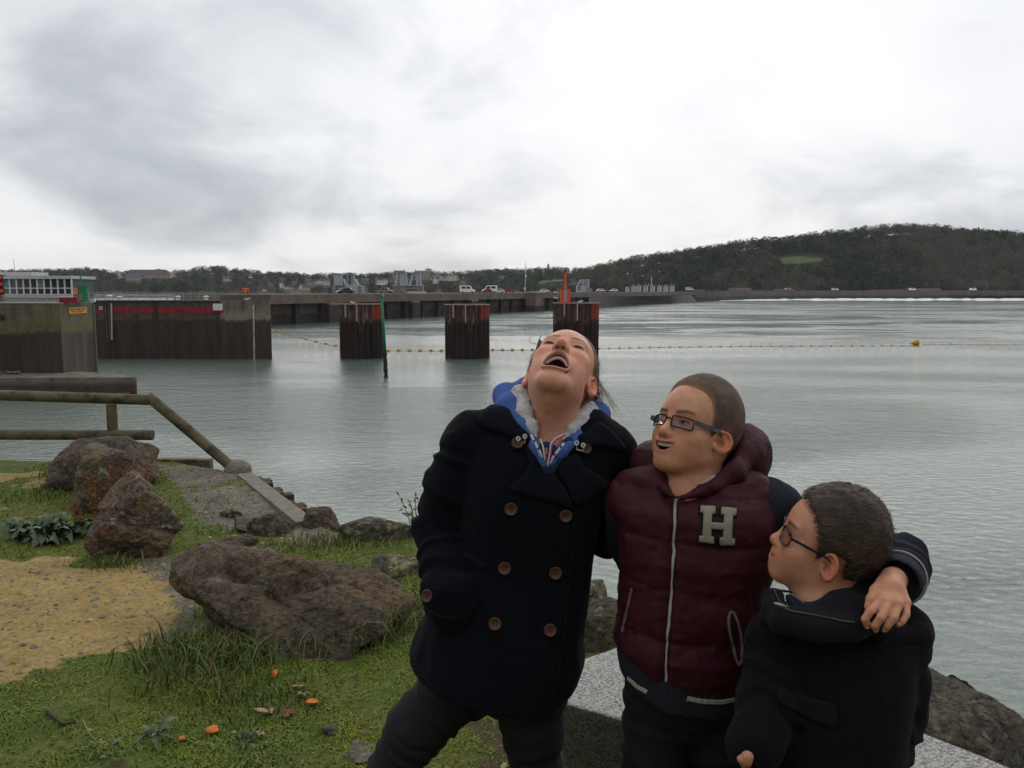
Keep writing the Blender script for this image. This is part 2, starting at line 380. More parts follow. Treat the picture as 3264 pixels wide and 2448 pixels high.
TUFTS = [(650, 2105, 0.26, 60, 0.25), (520, 2120, 0.22, 50, 0.22), (760, 2110, 0.24, 50, 0.2), (870, 2080, 0.2, 40, 0.2), (980, 2075, 0.2, 40, 0.2),
         (1090, 2060, 0.24, 50, 0.2), (1200, 2040, 0.28, 60, 0.2), (1260, 2010, 0.26, 60, 0.18), (1290, 1960, 0.24, 45, 0.15), (560, 2060, 0.2, 40, 0.18),
         (700, 2170, 0.18, 60, 0.3), (620, 2190, 0.15, 50, 0.3), (850, 2190, 0.13, 40, 0.3), (340, 1800, 0.12, 30, 0.2), (370, 1810, 0.12, 35, 0.2),
         (190, 1520, 0.22, 40, 0.25), (165, 1560, 0.2, 35, 0.25), (120, 1590, 0.14, 40, 0.3), (930, 1740, 0.1, 40, 0.35), (1020, 1730, 0.13, 60, 0.35),
         (1120, 1735, 0.1, 50, 0.35), (1210, 1730, 0.1, 50, 0.35), (700, 1690, 0.07, 40, 0.35), (620, 1645, 0.06, 30, 0.3), (660, 1600, 0.05, 30, 0.4),
         (900, 2250, 0.1, 40, 0.25), (700, 2265, 0.1, 40, 0.3), (3180, 2330, 0.05, 60, 0.25), (3240, 2380, 0.05, 60, 0.25), (1850, 2040, 0.07, 40, 0.2), (1250, 1850, 0.09, 50, 0.3)]
def build_tufts():
    groups = {}
    for i, (px, py, h, n, sp) in enumerate(TUFTS):
        c = land(px, py); q = rng.normal(0, sp*0.42, (n*3, 2)); k = len(q); pos = np.stack([c[0] + q[:, 0], c[1] + q[:, 1]*0.7, 0*q[:, 0]], -1)
        pos[:, 2] = gz(pos[:, 0], pos[:, 1]) - 0.005
        hh = .78*h*rng.uniform(0.3, 1.0, k); col = np.array((0.10, 0.145, 0.034))*rng.uniform(0.5, 1.5, (k, 1))
        dry = rng.uniform(0, 1, k) < (0.35 if 900 < px < 1300 else 0.16); col[dry] = np.array((0.27, 0.20, 0.085))*rng.uniform(0.5, 1.2, (dry.sum(), 1))
        V, F, C = blades(pos, hh, rng.uniform(0.004, 0.008, k), rng.uniform(0.2, 1.0, k), col, 50 + i)
        groups.setdefault(0, []).append((V, F, C))
    off = 0; A = []
    for V, F, C in groups[0]: A.append((V, F + off, C)); off += len(V)
    o = mesh_obj('long_grass', np.concatenate([a[0] for a in A]), np.concatenate([a[1] for a in A]), MAT_GRASS, cols=np.concatenate([a[2] for a in A]))
    tag(o, 'long wispy grass growing round the boulders', 'grass', kind='stuff')
build_tufts()
def build_pebbles():
    n = 60000; x = rng.uniform(-4.4, 2.2, n); y = rng.uniform(2.4, 8.0, n); s, g, d = zones(x, y)
    keep = (rng.uniform(0, 1, n) < np.clip(s*0.9 + g + d*0.35, 0.015, 1)) & (y < yedge(x) - 0.02); x, y, s, g = x[keep], y[keep], s[keep], g[keep]; k = len(x)
    r = 0.003 + 0.006*rng.uniform(0, 1, k)**2 + 0.016*rng.uniform(0, 1, k)**12
    base = np.array([(1, 0, 0), (-0.5, 0.86, 0), (-0.5, -0.86, 0), (0, 0, 0.7), (0.4, 0.7, 0.25), (-0.8, 0, 0.3), (0.4, -0.7, 0.2)]); T = np.array([(0, 4, 3), (4, 1, 3), (1, 5, 3), (5, 2, 3), (2, 6, 3), (6, 0, 3)])
    a = rng.uniform(0, 6.28, k); ca, sa = np.cos(a), np.sin(a); sc = rng.uniform(0.7, 1.3, (k, 3))*r[:, None]
    B = base[None]*sc[:, None]; V = np.stack([B[..., 0]*ca[:, None] - B[..., 1]*sa[:, None], B[..., 0]*sa[:, None] + B[..., 1]*ca[:, None], B[..., 2]], -1)
    V += np.stack([x, y, gz(x, y) - 0.001], -1)[:, None]; F = (np.arange(k)[:, None, None]*7 + T[None]).reshape(-1, 3)
    pal = np.array([(0.32, 0.23, 0.095), (0.27, 0.195, 0.085), (0.24, 0.19, 0.12), (0.13, 0.12, 0.105), (0.38, 0.32, 0.22)]); ip = rng.choice(5, k, p=(0.30, 0.24, 0.18, 0.19, 0.09))
    pg = np.array([(0.20, 0.18, 0.15), (0.13, 0.12, 0.105), (0.28, 0.25, 0.2), (0.08, 0.08, 0.08), (0.26, 0.19, 0.11)]); c = np.where((g > 0.5)[:, None], pg[ip], pal[ip])*rng.uniform(0.7, 1.25, (k, 1))
    o = mesh_obj('gravel_pebbles', V.reshape(-1, 3), F, mat('pebble', (0, 0, 0), attr=True, rough=0.85, avar=0.1), cols=np.repeat(c, 7, 0), smooth=True)
    tag(o, 'loose sandy and grey gravel pebbles on the path', 'gravel', kind='stuff')
build_pebbles()

# ================================================================== rocks
ICO = {}
def ico(n):
    if n not in ICO:
        bm = bmesh.new(); bmesh.ops.create_icosphere(bm, subdivisions=n, radius=1.0); bm.verts.ensure_lookup_table()
        ICO[n] = (np.array([v.co[:] for v in bm.verts]), np.array([[v.index for v in f.verts] for f in bm.faces])); bm.free()
    return ICO[n]
MAT_ROCK = mat('rock', (0, 0, 0), attr=True, scale=38, avar=0.6, rough=0.9, bump=1.0, bscale=42, bdist=0.03, spec=0.2, detail=8)
def crack(m):
    nt = m.node_tree; N = nt.nodes; L = nt.links; b = N['Principled BSDF']; tc = N.new('ShaderNodeTexCoord'); nz = N.new('ShaderNodeTexNoise'); nz.inputs['Scale'].default_value = 5; nz.inputs['Detail'].default_value = 5; L.new(tc.outputs['Object'], nz.inputs['Vector'])
    mx = N.new('ShaderNodeMix'); mx.data_type = 'RGBA'; mx.inputs['Factor'].default_value = 0.45; L.new(tc.outputs['Object'], mx.inputs['A']); L.new(nz.outputs['Color'], mx.inputs['B']); v = N.new('ShaderNodeTexVoronoi'); v.feature = 'DISTANCE_TO_EDGE'; v.inputs['Scale'].default_value = 7.0; L.new(mx.outputs['Result'], v.inputs['Vector'])
    r = N.new('ShaderNodeMapRange'); r.inputs[1].default_value = 0.0; r.inputs[2].default_value = 0.035; L.new(v.outputs['Distance'], r.inputs[0]); old = b.inputs['Normal'].links[0].from_node; bp = N.new('ShaderNodeBump'); bp.inputs['Strength'].default_value = 0.7; bp.inputs['Distance'].default_value = 0.02; L.new(r.outputs[0], bp.inputs['Height']); L.new(old.outputs[0], bp.inputs['Normal']); L.new(bp.outputs[0], b.inputs['Normal'])
crack(MAT_ROCK)
def rock(name, label, c, size, rz=0.0, seed=1, sub=6, planes=None, rough=0.05, pal=None, tilt=(0, 0), group=None, sink=0.1, npl=13, strata=0.0, cat='rock', soft=14.0, crev=0):
    r = np.random.default_rng(seed); D, F = ico(sub); D = D.copy()
    N = r.normal(0, 1, (npl, 3)); N /= np.linalg.norm(N, axis=1)[:, None]; dd = r.uniform(0.62, 1.0, npl)
    N = np.concatenate([N, [(0, 0, 1), (0, 0, -1), (1, 0, 0), (-1, 0, 0), (0, 1, 0), (0, -1, 0)]]); dd = np.concatenate([dd, [0.85, 0.9, 1, 1, 1, 1]])
    if planes:
        for n_, d_ in planes: n_ = np.array(n_, float); N = np.concatenate([N, [n_/np.linalg.norm(n_)]]); dd = np.append(dd, d_)
    q = np.maximum(D@N.T, 0)/dd[None]; rad = (np.sum(q**soft, 1))**(-1/soft)
    P = D*rad[:, None]; S = np.array(size)/2
    Q_ = P*S; f = 1.0/max(S)
    n1 = fbm(Q_*f*1.6 + seed*3.7, 4, seed=seed); rid = 1 - np.abs(fbm(Q_*f*2.6 + seed, 5, 0.55, seed=seed + 50))*2; fine = fbm(Q_*f*9 + seed, 4, 0.6, seed=seed + 90)
    disp = rough*max(S)*(1.4*n1 + 1.0*(rid - 0.6) + 0.35*fine)
    if strata: disp = disp + strata*max(S)*vnoise(np.stack([Q_[:, 0]*f*0.6, Q_[:, 1]*f*0.6, Q_[:, 2]*f*7 + 2*n1], -1), seed + 5)
    if crev:
        for k_ in range(crev):
            cn = r.normal(size=3)*np.array((.6, .7, 1.0)); cn /= np.linalg.norm(cn); dd_ = (Q_/max(S))@cn - r.uniform(-.25, .35) + 0.10*fbm(Q_*f*2.2 + k_*7, 3, seed=seed + 60 + k_); disp = disp - max(S)*(.040*np.exp(-(dd_/.022)**2) + .030*sstep(0, .02, dd_)*sstep(.30, .05, dd_))
    Q_ = Q_ + D*disp[:, None]
    M = Matrix.Rotation(rz, 3, 'Z')@Matrix.Rotation(tilt[0], 3, 'X')@Matrix.Rotation(tilt[1], 3, 'Y')
    Q_ = Q_@np.array(M).T
    c = np.array(c, float); zb = Q_[:, 2].min(); V = Q_ + c + np.array([0, 0, -zb - sink*size[2]])
    pal = pal or [(0.105, 0.085, 0.065), (0.06, 0.052, 0.045), (0.15, 0.105, 0.06), (0.20, 0.18, 0.15)]
    pal = np.array(pal); a = sstep(-0.25, 0.25, fbm(Q_*f*2.2 + 5, 4, seed=seed + 7))[:, None]; b = sstep(0.05, 0.35, fbm(Q_*f*3.4 + 15, 4, seed=seed + 17))[:, None]; e = sstep(0.28, 0.45, fbm(Q_*f*6 + 25, 4, 0.6, seed=seed + 27))[:, None]
    col = pal[0]*(1 - a) + pal[1]*a; col = col*(1 - b) + pal[2]*b; col = col*(1 - e) + pal[3]*e
    o = mesh_obj(name, V, F, MAT_ROCK, loc=c, smooth=True, cols=col)
    return tag(o, label, cat, group)
RUST = [(0.22, 0.165, 0.105), (0.13, 0.105, 0.085), (0.21, 0.115, 0.07), (0.31, 0.28, 0.24)]
BR = [(0.135, 0.102, 0.070), (0.080, 0.063, 0.046), (0.16, 0.108, 0.066), (0.21, 0.185, 0.15)]
c = land(878, 1992); rock('boulder', 'largest dark brown boulder lying long and flat in the grass', c, (1.48, 0.84, 0.53), R(-9), 11, 7, rough=0.05, pal=BR, sink=0.30, strata=0.03, crev=3, tilt=(R(10), R(8)),
     planes=[((-1, -0.25, -0.2), 0.80), ((-0.8, 0.1, 0.55), 0.80), ((0.25, -0.75, 0.9), 0.56), ((0.9, -0.2, 0.5), 0.86)])
c = land(440, 1762); rock('boulder', 'pointed rust and ochre boulder between leafy plant and long boulder', c, (0.64, 0.52, 0.66), R(20), 23, 7, rough=0.075, pal=RUST, sink=0.16, strata=0.01, crev=4,
     planes=[((-0.8, -0.2, 0.72), 0.56), ((0.75, 0.1, 0.6), 0.62), ((0.3, -1, 0.15), 0.75)])
c = land(345, 1610); rock('boulder', 'brown layered boulder behind the pointed one', c, (0.70, 0.5, 0.60), R(-12), 37, 6, rough=0.05, pal=[(0.19, 0.145, 0.09), (0.11, 0.088, 0.064), (0.18, 0.13, 0.06), (0.27, 0.25, 0.21)], sink=0.18, strata=0.03)
c = land(350, 1545); rock('boulder', 'grey brown boulder beneath the wooden rail', c, (0.95, 0.55, 0.52), R(5), 41, 6, rough=0.05, pal=[(0.15, 0.12, 0.088), (0.10, 0.082, 0.062), (0.19, 0.125, 0.07), (0.25, 0.23, 0.19)], sink=0.18,
     planes=[((0.6, 0, 0.8), 0.8)])
c = land(2990, 2352); rock('boulder', 'smooth olive brown boulder at the right edge of the bank', c, (0.62, 0.52, 0.36), R(-24), 53, 7, rough=0.035, pal=[(0.105, 0.092, 0.068), (0.08, 0.07, 0.055), (0.13, 0.105, 0.07), (0.17, 0.15, 0.115)], sink=0.22, strata=0.012,
     planes=[((0.1, -0.2, 1), 0.62), ((0.8, -0.5, 0.55), 0.72)])
c = G(2985, 2190, -0.12); c[2] = -0.62; rock('boulder', 'small dark weed covered rock by the water', c, (0.30, 0.26, 0.62), 0, 59, 6, rough=0.09, pal=[(0.028, 0.018, 0.012), (0.018, 0.012, 0.009), (0.045, 0.026, 0.015), (0.05, 0.035, 0.02)], sink=0.0)
c = land(1930, 2035); rock('boulder', 'low mossy brown rock behind the girl and the boy in red', c, (0.46, 0.4, 0.25), R(15), 61, 6, rough=0.05, pal=[(0.085, 0.07, 0.045), (0.06, 0.05, 0.035), (0.11, 0.09, 0.05), (0.2, 0.19, 0.13)], sink=0.35)
c = land(1870, 1965); rock('boulder', 'pale lichen spotted stone on the bank edge behind the girl', c, (0.25, 0.2, 0.22), R(25), 67, 5, rough=0.06, pal=[(0.16, 0.14, 0.10), (0.09, 0.08, 0.06), (0.25, 0.24, 0.14), (0.3, 0.29, 0.2)], sink=0.3)
LICH = [(0.12, 0.11, 0.08), (0.07, 0.062, 0.05), (0.26, 0.25, 0.12), (0.32, 0.31, 0.18)]
SMALL = [(1200, 1705, 0.6, 0.26, 0.16, LICH, 'pale yellow lichen covered ledge at the water edge'), (1020, 1665, 0.30, 0.22, 0.17, BR, 'brown stone at the foot of the pile wall'), 
         (870, 1690, 0.3, 0.24, 0.15, [(0.11, 0.10, 0.075), (0.06, 0.055, 0.04), (0.13, 0.11, 0.07), (0.17, 0.16, 0.12)], 'dark angular stone in the grey gravel'),
         (800, 1680, 0.26, 0.2, 0.09, [(0.12, 0.115, 0.09), (0.09, 0.08, 0.06), (0.14, 0.13, 0.09), (0.18, 0.17, 0.14)], 'flat grey stone sunk in gravel'), (735, 1640, 0.2, 0.1, 0.06, LICH, 'thin tilted stone flake in the gravel'), (1285, 1815, 0.34, 0.22, 0.1, LICH, 'lichen patched outcrop left of the girl'),
         (760, 1745, 0.22, 0.15, 0.08, BR, 'low rounded stone behind the long boulder'), (1150, 2412, 0.15, 0.13, 0.010, [(0.17, 0.155, 0.12), (0.13, 0.12, 0.09), (0.19, 0.17, 0.13), (0.22, 0.20, 0.16)], 'flat grey stone beside the girl\'s leg'),
         (1052, 2340, 0.06, 0.05, 0.03, [(0.12, 0.11, 0.095), (0.09, 0.085, 0.07), (0.14, 0.13, 0.1), (0.17, 0.16, 0.14)], 'small grey pebble in the grass near the girl')]
for i, (a, b, sx, sy, sz, pl, lb) in enumerate(SMALL):
    rock('stone', lb, land(a, b), (sx, sy, sz*1.5), R(37*i), 100 + i, 5, rough=0.06, pal=pl, sink=0.35, cat='stone', npl=9)

# ---- granite slab
def granite():
    m = mat('granite', (0.40, 0.395, 0.38), rough=0.75, bump=0.25, bscale=260, bdist=0.003); nt = m.node_tree; N = nt.nodes; L = nt.links; b = N['Principled BSDF']
    tc = N.new('ShaderNodeTexCoord'); v = N.new('ShaderNodeTexVoronoi'); v.inputs['Scale'].default_value = 230; L.new(tc.outputs['Object'], v.inputs['Vector'])
    s = N.new('ShaderNodeSeparateColor'); L.new(v.outputs['Color'], s.inputs[0]); r = N.new('ShaderNodeValToRGB'); L.new(s.outputs[0], r.inputs[0]); r.color_ramp.interpolation = 'CONSTANT'
    e = r.color_ramp.elements; e[0].position = 0; e[0].color = (0.10, 0.10, 0.098, 1); e[1].position = 0.14; e[1].color = (0.22, 0.215, 0.20, 1)
    for p, cc in ((0.42, (0.32, 0.305, 0.285)), (0.70, (0.40, 0.39, 0.365)), (0.90, (0.48, 0.47, 0.45))): q = e.new(p); q.color = (*cc, 1)
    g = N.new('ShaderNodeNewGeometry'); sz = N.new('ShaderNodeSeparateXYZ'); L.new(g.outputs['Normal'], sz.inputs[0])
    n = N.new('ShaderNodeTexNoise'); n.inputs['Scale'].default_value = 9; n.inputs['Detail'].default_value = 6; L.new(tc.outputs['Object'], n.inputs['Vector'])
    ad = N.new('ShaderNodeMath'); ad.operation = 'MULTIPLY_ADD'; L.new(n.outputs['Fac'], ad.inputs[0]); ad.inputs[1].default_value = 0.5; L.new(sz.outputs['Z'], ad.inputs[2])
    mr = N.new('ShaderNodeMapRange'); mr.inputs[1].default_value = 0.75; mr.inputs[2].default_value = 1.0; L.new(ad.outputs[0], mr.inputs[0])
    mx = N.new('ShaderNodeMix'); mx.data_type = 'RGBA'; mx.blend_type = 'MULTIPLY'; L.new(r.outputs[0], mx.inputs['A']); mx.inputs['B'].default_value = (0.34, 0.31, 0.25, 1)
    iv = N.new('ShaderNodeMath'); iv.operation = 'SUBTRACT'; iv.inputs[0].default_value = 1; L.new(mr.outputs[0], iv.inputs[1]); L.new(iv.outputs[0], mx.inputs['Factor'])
    L.new(mx.outputs['Result'], b.inputs['Base Color']); return m
def build_slab():
    zt = 0.42
    top = [G(*p, zt) for p in ((1782, 2238), (2050, 2314), (2400, 2462), (3000, 2722), (3420, 2528), (2904, 2318), (2500, 2154), (2135, 2004), (1972, 2058), (1842, 2106), (1796, 2160))]
    n = len(top); cen = np.mean(top, 0); bm = bmesh.new()
    prof = [(0.0, 1.0), (0.018, 0.996), (0.10, 0.985), (0.26, 0.97), (0.5, 0.95)]
    rings = []
    ndiv = 14; P = []
    for i in range(n):
        for k in range(ndiv): P.append(top[i] + (top[(i + 1) % n] - top[i])*k/ndiv)
    P = np.array(P); m = len(P)
    V = []; F = []
    for j, (dz, sc) in enumerate([(0, 0.5), (0, 0.8), (0, 0.93), (0, 0.985), (0.006, 0.996), (0.03, 1.0), (0.09, 0.995), (0.16, 0.985), (0.24, 0.975), (0.33, 0.965), (0.5, 0.95)]):
        q = cen + (P - cen)*sc; q[:, 2] = zt - dz
        w = 0.012*fbm(q*9, 4, seed=3)
        if dz > 0.004: d = P - cen; d[:, 2] = 0; d /= np.linalg.norm(d, axis=1)[:, None]; q = q + d*(w*(1 + 2.2*(dz > 0.05)))[:, None]
        else: q[:, 2] += 0.25*w
        V.append(q)
    J = len(V); V = np.concatenate(V); F = []
    for j in range(J - 1):
        for i in range(m): F.append((j*m + i, (j + 1)*m + i, (j + 1)*m + (i + 1) % m, j*m + (i + 1) % m))
    F.append(tuple(range(m)))
    base = np.array([cen[0], cen[1], 0.0])
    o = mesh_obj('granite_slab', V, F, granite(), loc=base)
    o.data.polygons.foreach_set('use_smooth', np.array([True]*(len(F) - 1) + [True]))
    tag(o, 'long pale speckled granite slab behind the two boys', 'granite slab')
build_slab()

# ================================================================== timber rail fence
MAT_WOOD = mat('weathered_timber', (0.165, 0.14, 0.078), (0.10, 0.084, 0.048), scale=6, rough=0.85, bump=0.5, bscale=30, c3=(0.05, 0.04, 0.025), s3=9, stretch=(1, 1, 1), bdist=0.006)
MAT_CONC = mat('rough_concrete', (0.25, 0.22, 0.17), (0.16, 0.145, 0.115), scale=14, rough=0.92, bump=0.6, bscale=60)
def build_fence():
    Y = 7.5; base = Q(355, 1560, Y); base[2] = 0
    t = thing('timber_fence', 'weathered log rail fence with slanting end brace on the quay', 'fence', base)
    def log(a, b, r, name):
        a = np.array(a); b = np.array(b); n = 9; pts = [a + (b - a)*i/(n - 1) for i in range(n)]
        rr = [r*(1 + 0.03*math.sin(3.1*i)) for i in range(n)]
        return MB().tube(pts, rr, 16).build(name, MAT_WOOD, t, smooth=False)
    o = [log(Q(-700, 1238, Y), Q(484, 1275, Y), 0.047, 'rail'), log(Q(-700, 1384, Y), Q(487, 1387, Y), 0.046, 'rail')]
    for px in (355, -480):
        p = Q(px, 1289, Y + 0.02); log((p[0], p[1], -0.3), p, 0.046, 'post')
    e = Q(748, 1496, Y); s = Q(478, 1268, Y); d = (e - s)/np.linalg.norm(e - s); log(s - d*0.02, e + d*0.12, 0.047, 'brace')
    D, F = ico(5); V = D*np.array((0.12, 0.11, 0.10)); V = V + D*(0.012*fbm(D*3, 3, seed=9))[:, None]; V[:, 2] = np.maximum(V[:, 2], -0.02)
    fo = e.copy(); fo[2] = 0.0; mesh_obj('concrete_footing', V + fo + np.array((0.03, 0, 0.0)), F, MAT_CONC, t, smooth=True)
    for ch in t.children: ch.data.polygons.foreach_set('use_smooth', np.array([len(p.vertices) < 5 for p in ch.data.polygons]))
build_fence()
MAT_RUSTSTEEL = mat('rusty_pile_steel', (0.045, 0.028, 0.022), (0.075, 0.04, 0.028), scale=9, rough=0.85, bump=0.4, bscale=40)
def build_quay():
    a = G(640, 1486); b = G(792, 1512); c = G(990, 1665)
    t = thing('quay_edge', 'concrete quay edge with dark steel pile heads along it', 'quay wall', (b[0], b[1], 0))
    d = (c - b); L = np.linalg.norm(d[:2]); u = d/L; nrm = np.array([-u[1], u[0], 0.0]); nrm = nrm if nrm[1] > 0 else -nrm
    q = [b - nrm*0.10, c - nrm*0.10, c + nrm*0.03, b + nrm*0.03]
    MB().hexa([p + np.array((0, 0, -1.2)) for p in q], [p + np.array((0, 0, 0.015)) for p in q]).build('coping', MAT_CONC, t)
    nP = 11
    for i in range(nP):
        p = b + d*(i + 0.5)/nP + nrm*(0.06 + 0.035*(i % 2)); ang = math.atan2(u[1], u[0])
        MB().box((p[0], p[1], -2.35 - 0.02 + 0.012*(i % 3)), (L/nP*0.62, 0.07, 4.7), ang).build('pile', MAT_RUSTSTEEL, t)
    e = G(400, 1473); f = G(672, 1474); MB().hexa([e + np.array(v) for v in ((0, -.03, -.1), (0, .05, -.1))][:1] + [f + np.array((0, -.03, -.1)), f + np.array((0, .06, -.1)), e + np.array((0, .06, -.1))],
        [e + np.array((0, -.03, .035)), f + np.array((0, -.03, .03)), f + np.array((0, .06, .03)), e + np.array((0, .06, .035))]).build('kerb_plank', MAT_WOOD, t)
build_quay()

# ================================================================== plants and litter
MAT_LEAF = mat('dock_leaf', (0.045, 0.078, 0.034), (0.07, 0.11, 0.05), scale=20, rough=0.45, spec=0.4, bump=0.2, bscale=40)
def leaf_mesh(L, w, droop, n=7, wave=0.0):
    V = []; F = []
    for i in range(n):
        t = i/(n - 1); ww = w*math.sin(math.pi*min(1, (t*0.93 + 0.04)))**0.8*(1 - 0.25*t); x = L*t; z = L*(0.55*t - droop*t*t)
        for k, s in enumerate((-1, 0, 1)): V.append((x, s*ww/2, z + (0.18*ww if s else 0) + wave*ww*math.sin(9*t + k*2.2)))
    for i in range(n - 1):
        for k in (0, 1): F.append((i*3 + k, i*3 + k + 1, i*3 + 4 + k, i*3 + 3 + k))
    return np.array(V), F
def leafy(name, label, c, nleaf, L, w, spread, material, seed, cat='plant', wave=0.12):
    r = np.random.default_rng(seed); t = thing(name, label, cat, c); meshes = []
    for v in range(4):
        V, F = leaf_mesh(L*(0.8 + 0.15*v), w*(0.85 + 0.12*v), 0.45 + 0.16*v, wave=wave); me = bpy.data.meshes.new('leaf'); me.from_pydata([tuple(p) for p in V], [], F); me.materials.append(material)
        me.polygons.foreach_set('use_smooth', np.ones(len(me.polygons), bool)); meshes.append(me)
    for i in range(nleaf):
        o = bpy.data.objects.new('leaf', meshes[i % 4]); COL.objects.link(o); o.parent = t; a = i*2.39996 + r.uniform(-.3, .3); rr = spread*math.sqrt(r.uniform(0, 1))
        o.location = (rr*math.cos(a), rr*math.sin(a)*0.7, r.uniform(0.0, 0.10)*L/0.2); o.rotation_euler = (r.uniform(-.4, .4), r.uniform(-0.9, 0.35), a + r.uniform(-.6, .6)); s = r.uniform(0.65, 1.15); o.scale = (s, s, s)
    return t
leafy('dock_plant', 'broad leaved dark green plant beside the rust boulder', land(150, 1712), 130, 0.115, 0.055, 0.21, MAT_LEAF, 5, wave=0.45)
leafy('weed', 'small broad leaved weed in the grass near bottom left orange peel', land(495, 2350), 14, 0.06, 0.02, 0.03, MAT_LEAF, 8)
leafy('weed', 'dark weed in the grass right of the large orange peel', land(778, 2365), 14, 0.042, 0.012, 0.03, mat('dark_leaf', (0.02, 0.045, 0.02), (0.03, 0.06, 0.025), scale=20, rough=0.5), 9)
leafy('weed', 'pale leaved weed lying in the bottom left grass', land(330, 2400), 12, 0.035, 0.016, 0.06, mat('pale_leaf', (0.06, 0.11, 0.045), (0.08, 0.12, 0.05), scale=20, rough=0.5), 10)
leafy('weed', 'pale leaved weed lying in the bottom grass left of girl', land(800, 2420), 12, 0.035, 0.016, 0.07, mat('pale_leaf', (0.06, 0.11, 0.045), (0.08, 0.12, 0.05), scale=20, rough=0.5), 12)
def dried_plant(px, py, h, n, lab, seed):
    r = np.random.default_rng(seed); c = land(px, py); t = thing('dried_plant', lab, 'plant', c); st = MB(); V = []; F = []
    for i in range(n):
        a = r.uniform(0, 6.28); b = c + np.array((0.10*r.normal(), 0.05*r.normal(), 0)); top = b + np.array((0.08*r.normal(), 0.06*r.normal(), h*r.uniform(0.6, 1.0))); mid = (b + top)/2 + 0.012*r.normal(size=3)
        st.tube([b, mid, top], [0.0025, 0.002, 0.0012], 5)
        for k in range(110):
            f = r.uniform(0.45, 1.03); p = b + (top - b)*f + 0.016*r.normal(size=3); s = 0.0065*r.uniform(0.6, 1.5); q = r.normal(size=(3, 3))*s; j = len(V); V += [p + q[0], p + q[1], p + q[2]]; F.append((j, j + 1, j + 2))
    st.build('stem', mat('dry_stem', (0.13, 0.07, 0.03), (0.2, 0.11, 0.05), rough=0.9), t)
    mesh_obj('seed_head', np.array(V), np.array(F), mat('dry_seed', (0.23, 0.095, 0.03), (0.14, 0.06, 0.025), scale=60, rough=0.9), t)['kind'] = 'stuff'
dried_plant(415, 1640, 0.42, 9, 'rust coloured dried seed stalks in front of the rear boulders', 3)
dried_plant(310, 1700, 0.32, 7, 'brown dried stalks between leafy plant and pointed boulder', 4)
def shrub():
    c = land(1330, 1712); t = thing('sprig', 'small green leafy sprig by the girl\'s elbow', 'plant', c); st = MB(); r = np.random.default_rng(2); tips = []
    for i in range(7):
        a = c + np.array((0.02*r.normal(), 0, 0)); b = a + np.array((r.uniform(-0.10, 0.06), 0.02*r.normal(), r.uniform(0.16, 0.30))); st.tube([a, (a + b)/2 + 0.015*r.normal(size=3), b], [0.003, 0.0025, 0.0015], 5); tips.append((a, b))
    st.build('stem', mat('sprig_stem', (0.06, 0.06, 0.025), rough=0.8), t); V, F = leaf_mesh(0.035, 0.014, 0.6)
    me = bpy.data.meshes.new('leaf'); me.from_pydata([tuple(p) for p in V], [], F); me.materials.append(MAT_LEAF)
    for a, b in tips:
        for k in range(9):
            o = bpy.data.objects.new('leaf', me); COL.objects.link(o); o.parent = t; p = a + (b - a)*r.uniform(0.35, 1.0) - c; o.location = tuple(p); o.rotation_euler = (r.uniform(-1, 1), r.uniform(-1, 0.5), r.uniform(0, 6.28))
shrub()
MAT_PEEL = mat('orange_peel', (0.62, 0.16, 0.018), (0.52, 0.12, 0.012), scale=60, rough=0.55, bump=0.3, bscale=300, bdist=0.002)
MAT_PAPER = mat('torn_crust', (0.44, 0.34, 0.21), (0.30, 0.21, 0.12), scale=60, rough=0.9, bump=0.5, bscale=120, bdist=0.004)
MAT_PAPER2 = None
def scrap(name, label, cat, px, py, sx, sy, h, material, seed, curl=0.5, group=None, jag=0.0):
    r = np.random.default_rng(seed); c = land(px, py); n = 18; V = [(0, 0, h)]; F = []; m = 5
    for j in range(1, m + 1):
        f = j/m
        for i in range(n):
            a = 2*math.pi*i/n; k = 1 + 0.25*vnoise(np.array([math.cos(a)*1.6, math.sin(a)*1.6, seed*1.7]))*f
            k *= 1 + jag*(0.5*math.sin(3*a + seed) + .35*math.sin(5*a + 2*seed))*f; V.append((sx/2*f*k*math.cos(a), sy/2*f*k*math.sin(a), h*(1 - curl*f*f) + (.3 + 1.6*jag)*h*vnoise(np.array([math.cos(a)*3*f, math.sin(a)*3*f, seed + 3.3]))))
    for i in range(n): F.append((0, 1 + i, 1 + (i + 1) % n))
    for j in range(m - 1):
        for i in range(n): F.append((1 + j*n + i, 1 + (j + 1)*n + i, 1 + (j + 1)*n + (i + 1) % n, 1 + j*n + (i + 1) % n))
    V = np.array(V); M = np.array(Matrix.Rotation(r.uniform(-0.4, 0.4), 3, 'X')@Matrix.Rotation(r.uniform(-.6, .6), 3, 'Z')); V = V@M.T + c + np.array((0, 0, 0.012))
    o = mesh_obj(name, V, F, material, loc=c, smooth=True); s = o.modifiers.new('solid', 'SOLIDIFY'); s.thickness = 0.004
    return tag(o, label, cat, group)
scrap('orange_peel', 'largest oval piece of orange peel on the grass', 'orange peel', 676, 2327, 0.05, 0.055, 0.014, MAT_PEEL, 1, 0.8)
scrap('orange_peel', 'small orange peel fragment left of the largest piece', 'orange peel', 579, 2356, 0.028, 0.03, 0.012, MAT_PEEL, 2, 0.8)
scrap('orange_peel', 'orange peel piece next to the scattered bread crusts', 'orange peel', 994, 2253, 0.046, 0.05, 0.018, MAT_PEEL, 3, 0.7)
scrap('orange_peel', 'orange peel bit nearest the long boulder', 'orange peel', 877, 2161, 0.026, 0.05, 0.016, MAT_PEEL, 4, 0.8)
